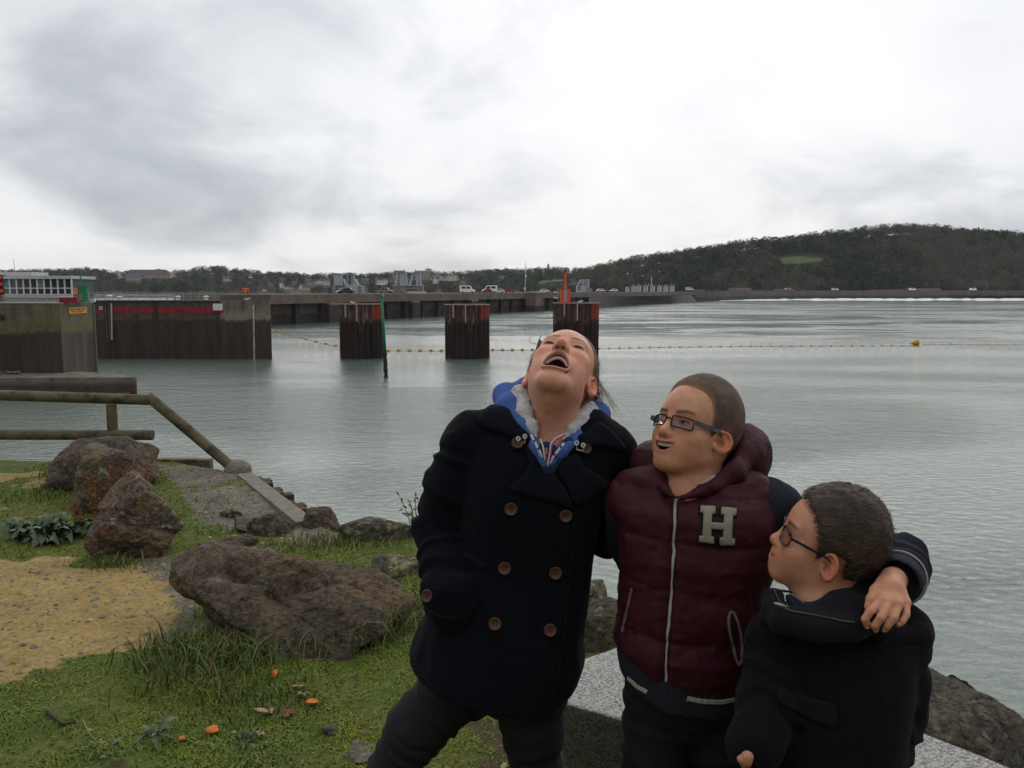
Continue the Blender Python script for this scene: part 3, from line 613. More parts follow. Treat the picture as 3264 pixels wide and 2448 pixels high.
for i, (a, b, sx, lb) in enumerate([(850, 2283, 0.062, 'largest crumpled cream scrap between the orange peels'), (917, 2294, 0.055, 'brownish crumpled scrap right of the large cream one'), (966, 2232, 0.045, 'cream scrap just above an orange peel'), (828, 2357, 0.03, 'tiny pale scrap beside the dark weed'), (950, 2213, 0.04, 'greyish scrap above the cream scrap')]):
    scrap('crust_scrap', lb, 'scrap', a, b, sx, sx*0.8, 0.012, MAT_PAPER if i != 1 else mat('brown_crust', (0.24, 0.13, 0.07), (0.17, 0.09, 0.05), scale=60, rough=0.9, bump=0.4, bscale=100), 30 + i, -0.2, jag=.55)
def stick(lab, pts, r, material):
    P = [land(a, b) + np.array((0, 0, 0.014)) for a, b in pts]; o = MB().tube(P, [r, r*0.9, r*0.7][:len(P)], 7).build('stick', material, loc=P[0] - np.array((0, 0, .014)), smooth=True); tag(o, lab, 'stick')
stick('dark bent stick lying in the bottom left grass', [(150, 2284), (199, 2323), (234, 2315)], 0.007, mat('dark_stick', (0.035, 0.025, 0.018), (0.05, 0.035, 0.025), rough=0.9))
stick('thin pale stem lying right of the dark stick', [(264, 2306), (285, 2345), (312, 2378)], 0.0028, mat('pale_stem', (0.22, 0.18, 0.10), rough=0.9))
# ================================================================== harbour
def tidal(name, hi, lo, zb=-1.85, band=None, streak=0.5, scale=1.0, sz=0.25, bump=0.3, fuzz=0.9, lichen=None):
    """concrete or steel standing in the tide: weed-dark below the high water mark, dry above it, run-off streaks"""
    m = bpy.data.materials.new(name); m.use_nodes = True; nt = m.node_tree; N = nt.nodes; L = nt.links; b = N['Principled BSDF']; b.inputs['Roughness'].default_value = 0.85; b.inputs['Specular IOR Level'].default_value = 0.25
    g = N.new('ShaderNodeNewGeometry'); s = N.new('ShaderNodeSeparateXYZ'); L.new(g.outputs['Position'], s.inputs[0])
    def noise(sc, st, det=5):
        mp = N.new('ShaderNodeMapping'); mp.inputs['Scale'].default_value = st; L.new(g.outputs['Position'], mp.inputs[0]); n = N.new('ShaderNodeTexNoise'); n.inputs['Scale'].default_value = sc; n.inputs['Detail'].default_value = det; n.inputs['Roughness'].default_value = 0.65
        L.new(mp.outputs[0], n.inputs['Vector']); return n.outputs['Fac']
    def mr(f, a, c, lo_=0.0, hi_=1.0):
        r = N.new('ShaderNodeMapRange'); r.interpolation_type = 'SMOOTHSTEP'
        for i, v in enumerate((a, c, lo_, hi_)): r.inputs[i + 1].default_value = v
        L.new(f, r.inputs[0]); return r.outputs[0]
    def mix(f, A, B, bl='MIX'):
        n = N.new('ShaderNodeMix'); n.data_type = 'RGBA'; n.blend_type = bl
        if isinstance(f, float): n.inputs['Factor'].default_value = f
        else: L.new(f, n.inputs['Factor'])
        for k, v in (('A', A), ('B', B)):
            if isinstance(v, tuple): n.inputs[k].default_value = (*v, 1)
            else: L.new(v, n.inputs[k])
        return n.outputs['Result']
    n1 = noise(0.8*scale, (1, 1, 1)); n2 = noise(1.2*scale, (1, 1, 0.12), 6); n3 = noise(7*scale, (1, 1, 1))
    ad = N.new('ShaderNodeMath'); ad.operation = 'MULTIPLY_ADD'; L.new(n2, ad.inputs[0]); ad.inputs[1].default_value = fuzz; L.new(s.outputs['Z'], ad.inputs[2])
    wet = mr(ad.outputs[0], zb + fuzz*0.5 - sz, zb + fuzz*0.5 + sz)
    up = mix(mr(n2, 0.4, 0.68), tuple(hi), tuple(v*(1 - streak) for v in hi)); up = mix(mr(n1, 0.45, 0.7), up, tuple(v*1.25 for v in hi))
    if band: up = mix(mr(ad.outputs[0], zb + fuzz*0.5 + sz*4 + 0.7, zb + fuzz*0.5 + sz*1.2), up, mix(mr(n3, 0.35, 0.6), tuple(band), tuple(v*0.6 for v in band)))
    if lichen: up = mix(mr(n2, 0.56, 0.64), up, tuple(lichen))
    dn = mix(mr(n2, 0.35, 0.65), tuple(lo), tuple(v*0.6 for v in lo))
    L.new(mix(wet, dn, up), b.inputs['Base Color'])
    bp = N.new('ShaderNodeBump'); bp.inputs['Strength'].default_value = bump; bp.inputs['Distance'].default_value = 0.15; L.new(n3, bp.inputs['Height']); L.new(bp.outputs[0], b.inputs['Normal'])
    return m
M_WALL = tidal('lock_concrete', (0.150, 0.125, 0.08), (0.066, 0.048, 0.039), band=(0.17, 0.145, 0.07), fuzz=1.7, sz=.18)
M_WALLD = tidal('lock_concrete_dark', (0.092, 0.074, 0.058), (0.060, 0.044, 0.037), fuzz=1.5)
M_END = tidal('lock_concrete_pale', (0.165, 0.138, 0.105), (0.066, 0.05, 0.042), band=(0.30, 0.265, 0.19), zb=-1.9, fuzz=1.6)
M_LITSIDE = tidal('lock_concrete_lit_side', (0.16, 0.14, 0.105), (0.115, 0.095, 0.075), band=(0.20, 0.17, 0.08))  # paler copy of the pier concrete, side light put into its colour
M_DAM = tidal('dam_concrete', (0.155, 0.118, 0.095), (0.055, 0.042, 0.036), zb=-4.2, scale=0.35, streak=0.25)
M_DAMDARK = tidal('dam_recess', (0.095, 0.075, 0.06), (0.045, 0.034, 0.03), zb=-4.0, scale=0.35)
M_SLOT = mat('slot_dark', (0.035, 0.026, 0.024), (0.05, 0.04, 0.034), scale=2, rough=0.9)
M_RED = mat('red_fender', (0.30, 0.022, 0.03), (0.20, 0.018, 0.022), scale=1.2, rough=0.6, c3=(0.09, 0.02, 0.02), s3=1.0)
M_WHITE = mat('white_paint', (0.72, 0.72, 0.70), (0.62, 0.62, 0.60), scale=3, rough=0.5)
M_GREYP = mat('grey_paint', (0.29, 0.31, 0.33), (0.24, 0.26, 0.28), scale=2, rough=0.55)
M_GALV = mat('galvanised_rail', (0.36, 0.36, 0.35), (0.28, 0.28, 0.27), scale=5, rough=0.5, metal=0.3)
M_GLASSD = mat('window_glass', (0.03, 0.035, 0.04), (0.05, 0.055, 0.06), scale=0.5, rough=0.08, spec=0.6)
M_GREEN = mat('green_paint', (0.012, 0.17, 0.075), (0.016, 0.20, 0.085), scale=3, rough=0.45)
M_ORANGE = mat('orange_plastic', (0.72, 0.09, 0.03), (0.62, 0.075, 0.025), scale=4, rough=0.45)
M_YEL = mat('yellow_sign', (0.72, 0.36, 0.02), (0.66, 0.32, 0.02), scale=3, rough=0.5)
M_BLACK = mat('black_rubber', (0.015, 0.015, 0.016), rough=0.7)
def bxq(mb, px0, px1, py0, py1, Y, depth, dy=0.0):
    a = Q(px0, py1, Y); b = Q(px1, py0, Y); return mb.box(((a[0] + b[0])/2, Y + depth/2 + dy, (a[2] + b[2])/2), (abs(b[0] - a[0]), depth, abs(b[2] - a[2])))

# ---- near lock pier
XS = -36.75
t = thing('lock_pier', 'near brown concrete lock pier carrying a yellow sign', 'pier', (XS, 69.5, SEA))
MB().hexa([(-75, 69.5, -7.4), (XS - .03, 69.5, -7.4), (XS - .03, 75.3, -7.4), (-75, 75.3, -7.4)], [(-75, 69.5, 0.52), (XS - .03, 69.5, 0.52), (XS - .03, 75.3, 0.52), (-75, 75.3, 0.52)]).build('wall', M_WALL, t)
MB().hexa([(XS - .03, 69.62, -7.4), (XS, 69.62, -7.4), (XS, 75.2, -7.4), (XS - .03, 75.2, -7.4)], [(XS - .03, 69.62, 0.5), (XS, 69.62, 0.5), (XS, 75.2, 0.5), (XS - .03, 75.2, 0.5)]).build('channel_face', M_LITSIDE, t)
MB().box(((-75 + XS)/2 + 0.03, 72.4, 0.57), (XS + 75, 5.9, 0.10)).build('coping', mat('coping_pale', (0.30, 0.28, 0.24), (0.22, 0.2, 0.17), scale=1.5, rough=0.9), t)
MB().tube([(XS + .06, 75.15, SEA), (XS + .06, 75.15, 0.4)], 0.09, 8).build('edge_guard', mat('green_edge', (0.12, 0.17, 0.12), (0.18, 0.17, 0.14), scale=1.5, rough=0.7), t)
# fender ring hole
MB().tube([(Q(5, 1012, 69.5)[0], 69.47, Q(5, 1012, 69.5)[2]), (Q(5, 1012, 69.5)[0], 69.3, Q(5, 1012, 69.5)[2])], 0.22, 14).build('mooring_ring', M_SLOT, t)
def side_pt(px, py, off=0.06):      # on the channel face x = XS
    r = ray(px, py); return EYE + r*((XS + off)/r[0])
s0, s1, s2, s3 = side_pt(221, 1001), side_pt(276, 997), side_pt(275, 978), side_pt(219, 981.5)
sg = thing('yellow_sign', 'yellow sign with two orange lines of lettering on the lock pier', 'sign', (XS, s0[1], s0[2]))
th = np.array((0.05, 0, 0)); MB().hexa([s0, s1, s1 - th, s0 - th], [s3, s2, s2 - th, s3 - th]).build('board', M_YEL, sg)
fr = MB()
M_YF = mat('yellow_border', (0.75, 0.47, 0.10), rough=0.5); M_YT = mat('sign_lettering', (0.42, 0.15, 0.01), rough=0.5)
def sp(u, v): return (s0*(1 - u) + s1*u)*(1 - v) + (s3*(1 - u) + s2*u)*v + np.array((0.012, 0, 0))
for (u0, u1, v0, v1) in ((0, 1, 0, .06), (0, 1, .94, 1), (0, .025, .06, .94), (.975, 1, .06, .94)):
    q = [sp(u0, v0), sp(u1, v0), sp(u1, v1), sp(u0, v1)]; fr.hexa(q, [p + np.array((0.012, 0, 0)) for p in q])
fr.build('border', M_YF, sg)
rr = np.random.default_rng(4)
for (v0, v1, words) in ((0.55, 0.80, ((.08, .34), (.40, .64), (.70, .92))), (0.18, 0.43, ((.18, .30), (.36, .46), (.52, .80)))):
    for (a, b_) in words:
        k = int((b_ - a)/0.036); w = (b_ - a)/k; mbx = MB()
        for i in range(k):
            u0 = a + i*w
            for (du0, du1, dv0, dv1) in ((0, .25, 0, 1), (.55, .8, rr.choice((0, .45)), 1), (.25, .55, .42, .58) if rr.uniform() < .5 else (.25, .55, .82, 1)):
                q = [sp(u0 + du0*w, v0 + dv0*(v1 - v0)), sp(u0 + du1*w, v0 + dv0*(v1 - v0)), sp(u0 + du1*w, v0 + dv1*(v1 - v0)), sp(u0 + du0*w, v0 + dv1*(v1 - v0))]
                mbx.hexa(q, [p + np.array((0.008, 0, 0)) for p in q])
        mbx.build('lettering', M_YT, sg)['kind'] = 'stuff'
# ledge and foreshore
t = MB().prism([(-80, 64.2), (-29.2, 66), (-32.2, 68.8), (-36, 71), (-80, 71)], -8, -5.12).build('concrete_ledge', tidal('ledge_concrete', (0.17, 0.145, 0.115), (0.085, 0.068, 0.055), zb=-5.6, fuzz=0.5), loc=(-40, 66, -8))
tag(t, 'low concrete ledge in the water at the foot of the lock pier', 'ledge')
def foreshore():
    nx, ny = 90, 22; V = []
    for j in range(ny):
        f = j/(ny - 1)
        for i in range(nx):
            u = i/(nx - 1); a = np.array((-75 + 46*u, 54.0 + 6.2*u, SEA - 0.25)); b = np.array((-75 + 45.6*u, 64.4 + 1.6*u, -5.55 - 0.75*u)); V.append(a + (b - a)*f)
    V = np.array(V); V[:, 2] += 0.16*fbm(V*0.8, 4, seed=6) + 0.05
    i = (np.arange(ny - 1)[:, None]*nx + np.arange(nx - 1)[None]).ravel(); F = np.stack([i, i + 1, i + nx + 1, i + nx], -1)
    tag(mesh_obj('foreshore', V, F, mat('weedy_shore', (0.075, 0.045, 0.04), (0.04, 0.025, 0.024), scale=2, rough=0.8, bump=0.6, bscale=8, c3=(0.09, 0.075, 0.055), s3=0.8, bdist=0.1), smooth=True), kind='structure')
foreshore()
for i in range(5):
    p = Q(6 + 13*i + 4*(i % 2), 1189 - 3*(i % 2), 68.4); rock('stone', ['leftmost grey stone', 'second grey stone', 'third grey stone', 'fourth grey stone', 'rightmost grey stone'][i] + ' on the ledge against the lock pier', (p[0], p[1], -5.14), (0.42, 0.36, 0.36), i, 300 + i, 4, cat='stone', sink=0.05, pal=[(0.16, 0.15, 0.14), (0.1, 0.095, 0.09), (0.2, 0.19, 0.18), (0.25, 0.24, 0.22)])

# ---- lock wall behind
YL = 100.0
t = thing('lock_wall', 'long dark lock wall with red painted band and railing', 'lock wall', (-40, YL, SEA))
MB().hexa([(-75, YL, -8), (-34.0, YL, -8), (-34.0, YL + 9, -8), (-75, YL + 9, -8)], [(-75, YL, 0.40), (-34.0, YL, 0.40), (-34.0, YL + 9, 0.40), (-75, YL + 9, 0.40)]).build('wall', M_WALLD, t)
xe = Q(864, 1000, YL)[0]
MB().hexa([(-34.0, YL - .12, -8), (xe, YL - .12, -8), (xe*1.085, YL + 8, -8), (-34.0, YL + 9, -8)], [(-34.0, YL - .12, 0.46), (xe, YL - .12, 0.46), (xe*1.085, YL + 8, 0.46), (-34.0, YL + 9, 0.46)]).build('end_block', M_END, t)
MB().hexa([(-34.05, YL + .1, 0.46), (xe + .02, YL + .1, 0.46), (xe + .02, YL + 1.0, 0.46), (-34.05, YL + 1.0, 0.46)], [(-34.05, YL + .1, 1.12), (xe + .02, YL + .1, 1.12), (xe + .02, YL + 1.0, 1.12), (-34.05, YL + 1.0, 1.12)]).build('parapet', mat('parapet', (0.14, 0.115, 0.09), (0.11, 0.09, 0.075), scale=1, rough=0.9), t)
MB().box((-54, YL + .2, 0.44), (40, 0.9, 0.10)).build('coping', mat('coping_wall', (0.26, 0.24, 0.21), (0.2, 0.185, 0.16), scale=1.5, rough=0.9), t)
for (a, b_) in ((306, 337), (352, 412), (420, 490), (504, 545), (546, 640), (641, 712)): bxq(MB(), a, b_ - 1.2, 977.5, 998.5, YL - .14 if b_ > 680 else YL - 0.06, 0.05 if b_ <= 680 else 0.018).build('red_band', M_RED, t)
bxq(MB(), 490, 504, 962, 1146, YL - 0.02, 0.015).build('gate_slot_shade', M_SLOT, t)  # flat dark strip, a recess's shade put into its colour
bxq(MB(), 339, 347, 958, 1146, YL - 0.03, 0.02).build('ladder_slot_shade', M_SLOT, t)  # ladder recess drawn as a strip with its shade painted on
lad = MB(); a = Q(337, 958, YL)[0]; b_ = Q(347, 958, YL)[0]; lad.box((a, YL - .10, -2.0), (0.06, 0.06, 4.8)); lad.box((b_, YL - .10, -2.0), (0.06, 0.06, 4.8))
for k in range(15): lad.box(((a + b_)/2, YL - .11, -4.2 + k*0.33), (b_ - a - 0.07, 0.04, 0.04))
lad.build('ladder', mat('ladder_steel', (0.16, 0.15, 0.14), rough=0.6, metal=0.4), t)
for (px, y0, y1) in ((357.5, 966, 1082), (809.5, 972, 1148)):
    p = Q(px, y0, YL); q = Q(px + (3 if px > 500 else 2), y1, YL); MB().tube([(q[0], YL - .2, q[2]), (p[0], YL - .2, p[2])], 0.10, 8).build('tide_gauge', mat('gauge_white', (0.5, 0.49, 0.46), (0.3, 0.29, 0.27), scale=1.2, rough=0.7), t)
wb = MB(); bxq(wb, 679, 709, 968, 989, YL - .22, 0.06); o = wb.build('blank_board', M_WHITE, loc=(Q(694, 989, YL)[0], YL - .2, Q(694, 989, YL)[2])); tag(o, 'blank white board at the end of the red band', 'sign')
st = thing('small_sign', 'small white square sign with dark mark above the red band', 'sign', (Q(321, 986, YL)[0], YL - .15, Q(321, 986, YL)[2])); bxq(MB(), 317, 326, 977, 987, YL - .18, 0.04).build('board', M_WHITE, st); bxq(MB(), 319.5, 323.5, 979.5, 984.5, YL - .20, 0.02).build('mark', M_SLOT, st)
rl = thing('railing', 'long grey tubular railing along the top of the lock wall', 'railing', (-45, YL + .3, 0.5))
xa, xb = Q(280, 940, YL)[0], Q(706, 940, YL)[0]
for z in (0.68, 0.9, 1.12, 1.36): MB().tube([(xa, YL + .3, z), (xb, YL + .3, z)], 0.022, 6).build('rail', M_GALV, rl)
for k in range(18):
    x = xa + (xb - xa)*k/17; MB().box((x, YL + .3, 0.92), (0.05, 0.05, 0.92)).build('post', M_GALV, rl)
def bollard(px, py, Y, h, lab):
    p = Q(px, py, Y); p[2] = 0.49; pr = [(0.16, 0), (0.2, 0.02), (0.16, 0.1), (0.14, 0.5), (0.22, 0.62), (0.24, 0.8), (0.14, 0.95), (0.02, 1.0)]; V = []; F = []; n = 10
    for r_, z_ in pr:
        for j in range(n): V.append((p[0] + r_*1.5*math.cos(6.2832*j/n), Y + r_*1.5*math.sin(6.2832*j/n), p[2] + z_*h))
    for i in range(len(pr) - 1):
        for j in range(n): F.append((i*n + j, i*n + (j + 1) % n, (i + 1)*n + (j + 1) % n, (i + 1)*n + j))
    tag(mesh_obj('bollard', V, F, M_WHITE, loc=p, smooth=True), lab, 'bollard')
bollard(349, 950, YL - .05, 0.62, 'tall white bollard behind the lock ladder'); bollard(381, 950, YL - .05, 0.45, 'white bollard right of the lock ladder'); bollard(567, 950, YL - .05, 0.5, 'white bollard halfway along the lock railing'); bollard(657, 950, YL - .05, 0.5, 'slim white bollard near the right end of the railing')
def lifebuoy_box(px, py, Y, w, h, base, lab):
    p = Q(px, py, Y); t = thing('lifebuoy_holder', lab, 'lifebuoy', (p[0], Y, base)); o = MB().box((p[0], Y, p[2]), (w, 0.25, h)).build('case', M_ORANGE, t); bevel(o, min(w, h)*0.3, 3)
    MB().box((p[0], Y + 0.02, (base + p[2] - h/2 + 0.05)/2), (0.07, 0.07, p[2] - h/2 - base + 0.05)).build('post', M_GALV, t); MB().box((p[0] + .02, Y - 0.15, p[2] - h*.1), (0.05, 0.04, h*0.5)).build('strap', M_WHITE, t)
lifebuoy_box(782.5, 926.5, YL, 0.8, 0.62, 0.49, 'orange lifebuoy case on a post above the lock end block')
lifebuoy_box(240.5, 930, 71.2, 0.27, 0.6, 0.62, 'narrow orange lifebuoy case beside the green beacon')
# ---- beacon drum, rails and boxes on the near pier
p = Q(264, 962, 72.5); t = thing('green_beacon', 'green drum beacon with thin mast on the pier corner', 'beacon', (p[0], 72.5, 0.62))
MB().tube([(p[0], 72.5, 0.62), (p[0], 72.5, 1.90)], 0.47, 24).build('drum', M_GREEN, t); MB().tube([(p[0], 72.5, 1.90), (p[0], 72.5, 1.97)], 0.52, 24).build('lid', M_GREEN, t); MB().tube([(p[0] - .05, 72.5, 1.97), (p[0] - .08, 72.5, 3.05)], [0.06, 0.045], 8).build('mast', M_GREEN, t)
MB().box((p[0] + .1, 72.02, 1.05), (0.36, 0.03, 0.6)).build('hatch', mat('green_hatch', (0.10, 0.24, 0.15), rough=0.6), t)
o = bxq(MB(), 287, 300, 952, 962, 73.4, 0.3).build('white_box', M_WHITE, loc=(Q(293, 962, 73.4)[0], 73.5, 0.62)); tag(o, 'small white box beside the green beacon', 'box')
for i, (a, b_) in enumerate(((187, 199), (201, 214), (217, 233), (235, 246))):
    o = bxq(MB(), a, b_, 948, 965.2, 70.3 + .02*i, 0.5).build('red_bin', M_RED, loc=(Q(a, 965, 70.4)[0], 70.4, 0.62)); tag(o, ('leftmost', 'second', 'third', 'rightmost')[i] + ' red container on the pier left of the green beacon', 'container')
rl = thing('mesh_railing', 'grey mesh guard rail on the near lock pier', 'railing', (Q(90, 966, 69.9)[0], 69.9, 0.62))
xa, xb = Q(-200, 950, 69.9)[0], Q(186, 950, 69.9)[0]
for z in (0.70, 0.92, 1.14): MB().tube([(xa, 69.9, z), (xb, 69.9, z)], 0.022, 6).build('rail', M_GALV, rl)
for k in range(12): x = xa + (xb - xa)*k/11; MB().box((x, 69.9, 0.88), (0.05, 0.05, 0.52)).build('post', M_GALV, rl)
mb = MB()
for k in range(78): x = xa + (xb - xa)*k/77; mb.box((x, 69.92, 0.9), (0.022, 0.01, 0.44))
mb.build('mesh_bars', M_GALV, rl)['kind'] = 'stuff'
# ---- signal mast at left edge
p = Q(4, 960, 69.9); t = thing('traffic_signal', 'red lock traffic signal at the left edge of the picture', 'signal', (p[0], 70.0, 0.62))
MB().box((p[0] - .18, 70.15, 1.75), (0.5, 0.22, 2.1)).build('backboard', M_BLACK, t)
for k, yy in enumerate((883, 904, 926)):
    z = Q(4, yy, 69.9)[2]; mbx = MB(); mbx.tube([(p[0] - .05, 70.02, z), (p[0] - .05, 69.80, z)], 0.17, 14); mbx.build('lamp', mat('signal_red', (0.55, 0.02, 0.02), rough=0.4, emit=((0.9, 0.03, 0.02), 0.15)), t)
    MB().box((p[0] + .22, 69.9, z + .13), (0.28, 0.34, 0.08)).build('hood', M_BLACK, t)
for k in range(4): MB().box((p[0] + .06, 70.0, 0.70 + 0.16*k), (0.14, 0.12, 0.08)).build('stripe', M_YEL if k % 2 else M_BLACK, t)
# ---- control building
YB = 112.0
def cz(py): return Q(100, py, YB)[2]
x0, x1 = Q(-120, 900, YB)[0], Q(229, 900, YB)[0]
t = thing('control_building', 'long white lock control building with two rows of windows', 'building', (x1, YB, 0.4))
MB().box(((x0 + x1)/2, YB + 3.1, (0.4 + cz(888))/2), (x1 - x0 - .3, 6.0, cz(888) - 0.4)).build('wall', mat('dark_infill', (0.09, 0.09, 0.095), rough=0.7), t)
MB().box(((x0 + x1)/2 + .08, YB + 3.0, (cz(879) + cz(889))/2), (x1 - x0, 6.6, cz(879) - cz(889))).build('roof', mat('fascia', (0.50, 0.52, 0.55), (0.44, 0.46, 0.49), scale=1, rough=0.6), t)
xw0 = Q(9, 900, YB)[0]; bw = (Q(228, 900, YB)[0] - xw0)/10
for i in range(-5, 11):
    x = xw0 + bw*i; MB().box((x, YB - .02, (cz(889) + cz(940))/2), (0.16, 0.16, cz(889) - cz(940))).build('mullion', M_WHITE, t)
    if i < 10:
        for (a, b_) in ((891, 916.5), (920.5, 937)):
            MB().box((x + bw/2, YB + .06, (cz(a) + cz(b_))/2), (bw - .2, 0.03, cz(a) - cz(b_))).build('window', M_GLASSD if (i % 5 or a > 900) else mat('blind', (0.16, 0.2, 0.2), rough=0.5), t)
for yy in (918.5, 938.5): MB().box(((x0 + x1)/2, YB + .01, cz(yy)), (x1 - x0 - .4, 0.10, 0.12)).build('transom', M_WHITE, t)
for i in range(-10, 24): MB().box((xw0 + bw*(i*.43 + .2), YB - .3, cz(945)), (bw*.36, 0.08, 0.30)).build('parapet_panel', M_WHITE, t)
MB().box((Q(15, 870, YB)[0], YB + 4, (cz(878.5) + cz(866))/2), (Q(75, 870, YB)[0] - Q(-45, 870, YB)[0], 4, cz(866) - cz(878.5))).build('roof_hut', mat('hut_cream', (0.52, 0.49, 0.44), (0.45, 0.42, 0.37), scale=1, rough=0.8), t)
MB().tube([(Q(4, 866, YB)[0], YB + 3, cz(866)), (Q(4, 866, YB)[0], YB + 3, cz(822))], 0.03, 6).build('aerial', M_GALV, t)
# ---- sheet pile dolphins
M_PILE = tidal('pile_steel', (0.085, 0.045, 0.036), (0.040, 0.027, 0.024), zb=-2.0, scale=2.2, streak=0.6, fuzz=2.0, lichen=(0.19, 0.165, 0.14), bump=0.2)
M_PILER = tidal('pile_steel_rusty', (0.26, 0.055, 0.035), (0.042, 0.028, 0.025), zb=-1.9, scale=2.2, streak=0.55, fuzz=1.6, bump=0.2)
def dolphin(px, w, ytop, lab):
    Yc = 101.8; rad = w/2*Yc/FPX; c = Q(px, 1140, Yc); zt = Q(px, ytop, Yc - rad)[2]
    t = thing('pile_dolphin', lab, 'dolphin', (c[0], Yc, SEA)); n = 22
    for half in (0, 1):
        V = []; F = []; seg = []
        for k in range(n*4 + 1):
            a = 2*math.pi*k/(n*4); inn = (k % 4) in (0, 1); seg.append((a, rad - (0.0 if inn else 0.20)))
        a0, a1 = ((-math.pi*0.30, 0.02) if half else (0.02, 2*math.pi - math.pi*0.30))
        ss = [s for s in [(a - 2*math.pi if (half and a > math.pi) else a, r_) for a, r_ in seg] if a0 <= s[0] <= a1]; ss.sort()
        if half: ss = [(a0, rad)] + ss + [(a1, rad)]
        else: ss = [(a0, rad)] + ss + [(a1, rad)]
        for z in (zt, -2.0, SEA - 3):
            for a, r_ in ss: V.append((c[0] + r_*math.cos(a), Yc + r_*math.sin(a), z))
        m = len(ss)
        for j in range(2):
            for i in range(m - 1): F.append((j*m + i, (j + 1)*m + i, (j + 1)*m + i + 1, j*m + i + 1))
        mesh_obj('sheet_piling', V, F, M_PILER if half else M_PILE, t)
    MB().tube([(c[0], Yc, zt - .25), (c[0], Yc, zt - .06)], rad - 0.22, 40).build('fill', MAT_CONC, t)
    V = []; F = []; m = 60
    for k in range(m):
        a = 2*math.pi*k/m
        for (r_, z_) in ((rad - .26, zt - .04), (rad + .05, zt - .04), (rad + .05, zt + .05), (rad - .26, zt + .05)): V.append((c[0] + r_*math.cos(a), Yc + r_*math.sin(a), z_))
    for k in range(m):
        for j in range(4): F.append((k*4 + j, ((k + 1) % m)*4 + j, ((k + 1) % m)*4 + (j + 1) % 4, k*4 + (j + 1) % 4))
    mesh_obj('cap_ring', V, F, mat('cap_pale', (0.34, 0.30, 0.26), (0.24, 0.2, 0.17), scale=2, rough=0.9), t)
    for (f, dp) in ((-0.56, 1.5), (-0.02, 2.0)):
        x = c[0] + f*rad; y = Yc - math.sqrt(rad*rad - (f*rad)**2) - .04; MB().box((x, y, zt - dp/2), (0.16, 0.08, dp)).build('fender_strip', mat('strip_white', (0.42, 0.40, 0.36), (0.25, 0.22, 0.19), scale=3, rough=0.8), t)
    lb = MB(); x = c[0] + 0.18*rad; y = Yc - rad - .08
    for s in (-.2, .2): lb.box((x + s, y, zt - 1.6), (0.05, 0.05, 3.2))
    for k in range(10): lb.box((x, y, zt - .15 - k*.32), (0.34, 0.04, 0.04))
    lb.build('ladder', mat('ladder_rust', (0.14, 0.07, 0.055), rough=0.8), t)
    return c, Yc, rad, zt
d1 = dolphin(1154, 138, 970, 'left rusty sheet pile dolphin beside the green marker pole')
d2 = dolphin(1490, 142, 972, 'middle rusty sheet pile dolphin standing in the water')
d3 = dolphin(1835, 146, 967, 'right sheet pile dolphin behind the girl carrying the orange beacon')
# green marker pole
b0 = G(1231, 1203, SEA); tp = Q(1217, 944, b0[1] - .3); t = thing('marker_pole', 'tall leaning green marker pole with triangular topmark', 'pole', (b0[0], b0[1], SEA))
mid = b0 + (tp - b0)*0.36; mid2 = b0 + (tp - b0)*0.30
MB().tube([mid2, tp], [0.15, 0.10], 12).build('pole', M_GREEN, t, smooth=True)
pts = [b0 + np.array((0.02*math.sin(k*2), 0, 0)) + (mid2 + np.array((0, 0, .05)) - b0 - np.array((0, 0, -1.0)))*k/10 + np.array((0, 0, -1.0)) for k in range(11)]
MB().tube(pts, [0.19 + .045*math.sin(k*2.7) for k in range(11)], 10).build('weedy_base', mat('mussels', (0.022, 0.02, 0.018), (0.04, 0.034, 0.028), scale=6, rough=0.9, bump=0.8, bscale=12, bdist=0.1), t)
tp2 = tp + np.array((-.02, 0, 0)); MB().add([tp2 + np.array(v) for v in ((-.2, -.2, 0), (.2, -.2, 0), (.2, .2, 0), (-.2, .2, 0), (0, 0, .42))], [(0, 1, 4), (1, 2, 4), (2, 3, 4), (3, 0, 4), (3, 2, 1, 0)]).build('topmark', M_GREEN, t)
# orange beacon on dolphin 3
c, Yc, rad, zt = d3; Yo = Yc - rad*.5
def oz(py): return Q(1800, py, Yo)[2]
xo = Q(1801.5, 940, Yo)[0]; t = thing('orange_beacon', 'orange red beacon cabinet with tall mast on the right dolphin', 'beacon', (xo, Yo, zt))
o = MB().box((xo, Yo, (zt + oz(923))/2), (1.17, 1.0, oz(923) - zt)).build('cabinet', M_ORANGE, t); bevel(o, 0.03)
MB().box((xo, Yo - .52, (oz(926) + oz(962))/2), (0.42, 0.03, oz(926) - oz(962))).build('panel', mat('panel_grey', (0.33, 0.32, 0.29), (0.28, 0.27, 0.25), scale=2, rough=0.6), t)
MB().tube([(xo, Yo, oz(923)), (Q(1803, 870, Yo)[0], Yo, oz(866))], [0.17, 0.13], 10).build('mast', M_ORANGE, t); MB().tube([(xo, Yo, oz(867)), (xo, Yo, oz(858))], [0.2, 0.12], 8).build('lantern', mat('lantern_red', (0.16, 0.03, 0.03), rough=0.4), t)
xm = Q(1778, 940, Yo)[0]; t = thing('camera_mast', 'slim mast with two white cameras beside the orange beacon', 'mast', (xm, Yo, zt)); MB().tube([(xm, Yo, zt), (xm, Yo, oz(919))], 0.045, 6).build('mast', M_GALV, t)
for yy in (931, 949): MB().add(*(lambda v: (v.V, v.F))(MB().box((xm - .25, Yo - .1, oz(yy)), (0.45, 0.16, 0.16)))).build('camera', M_WHITE, t)

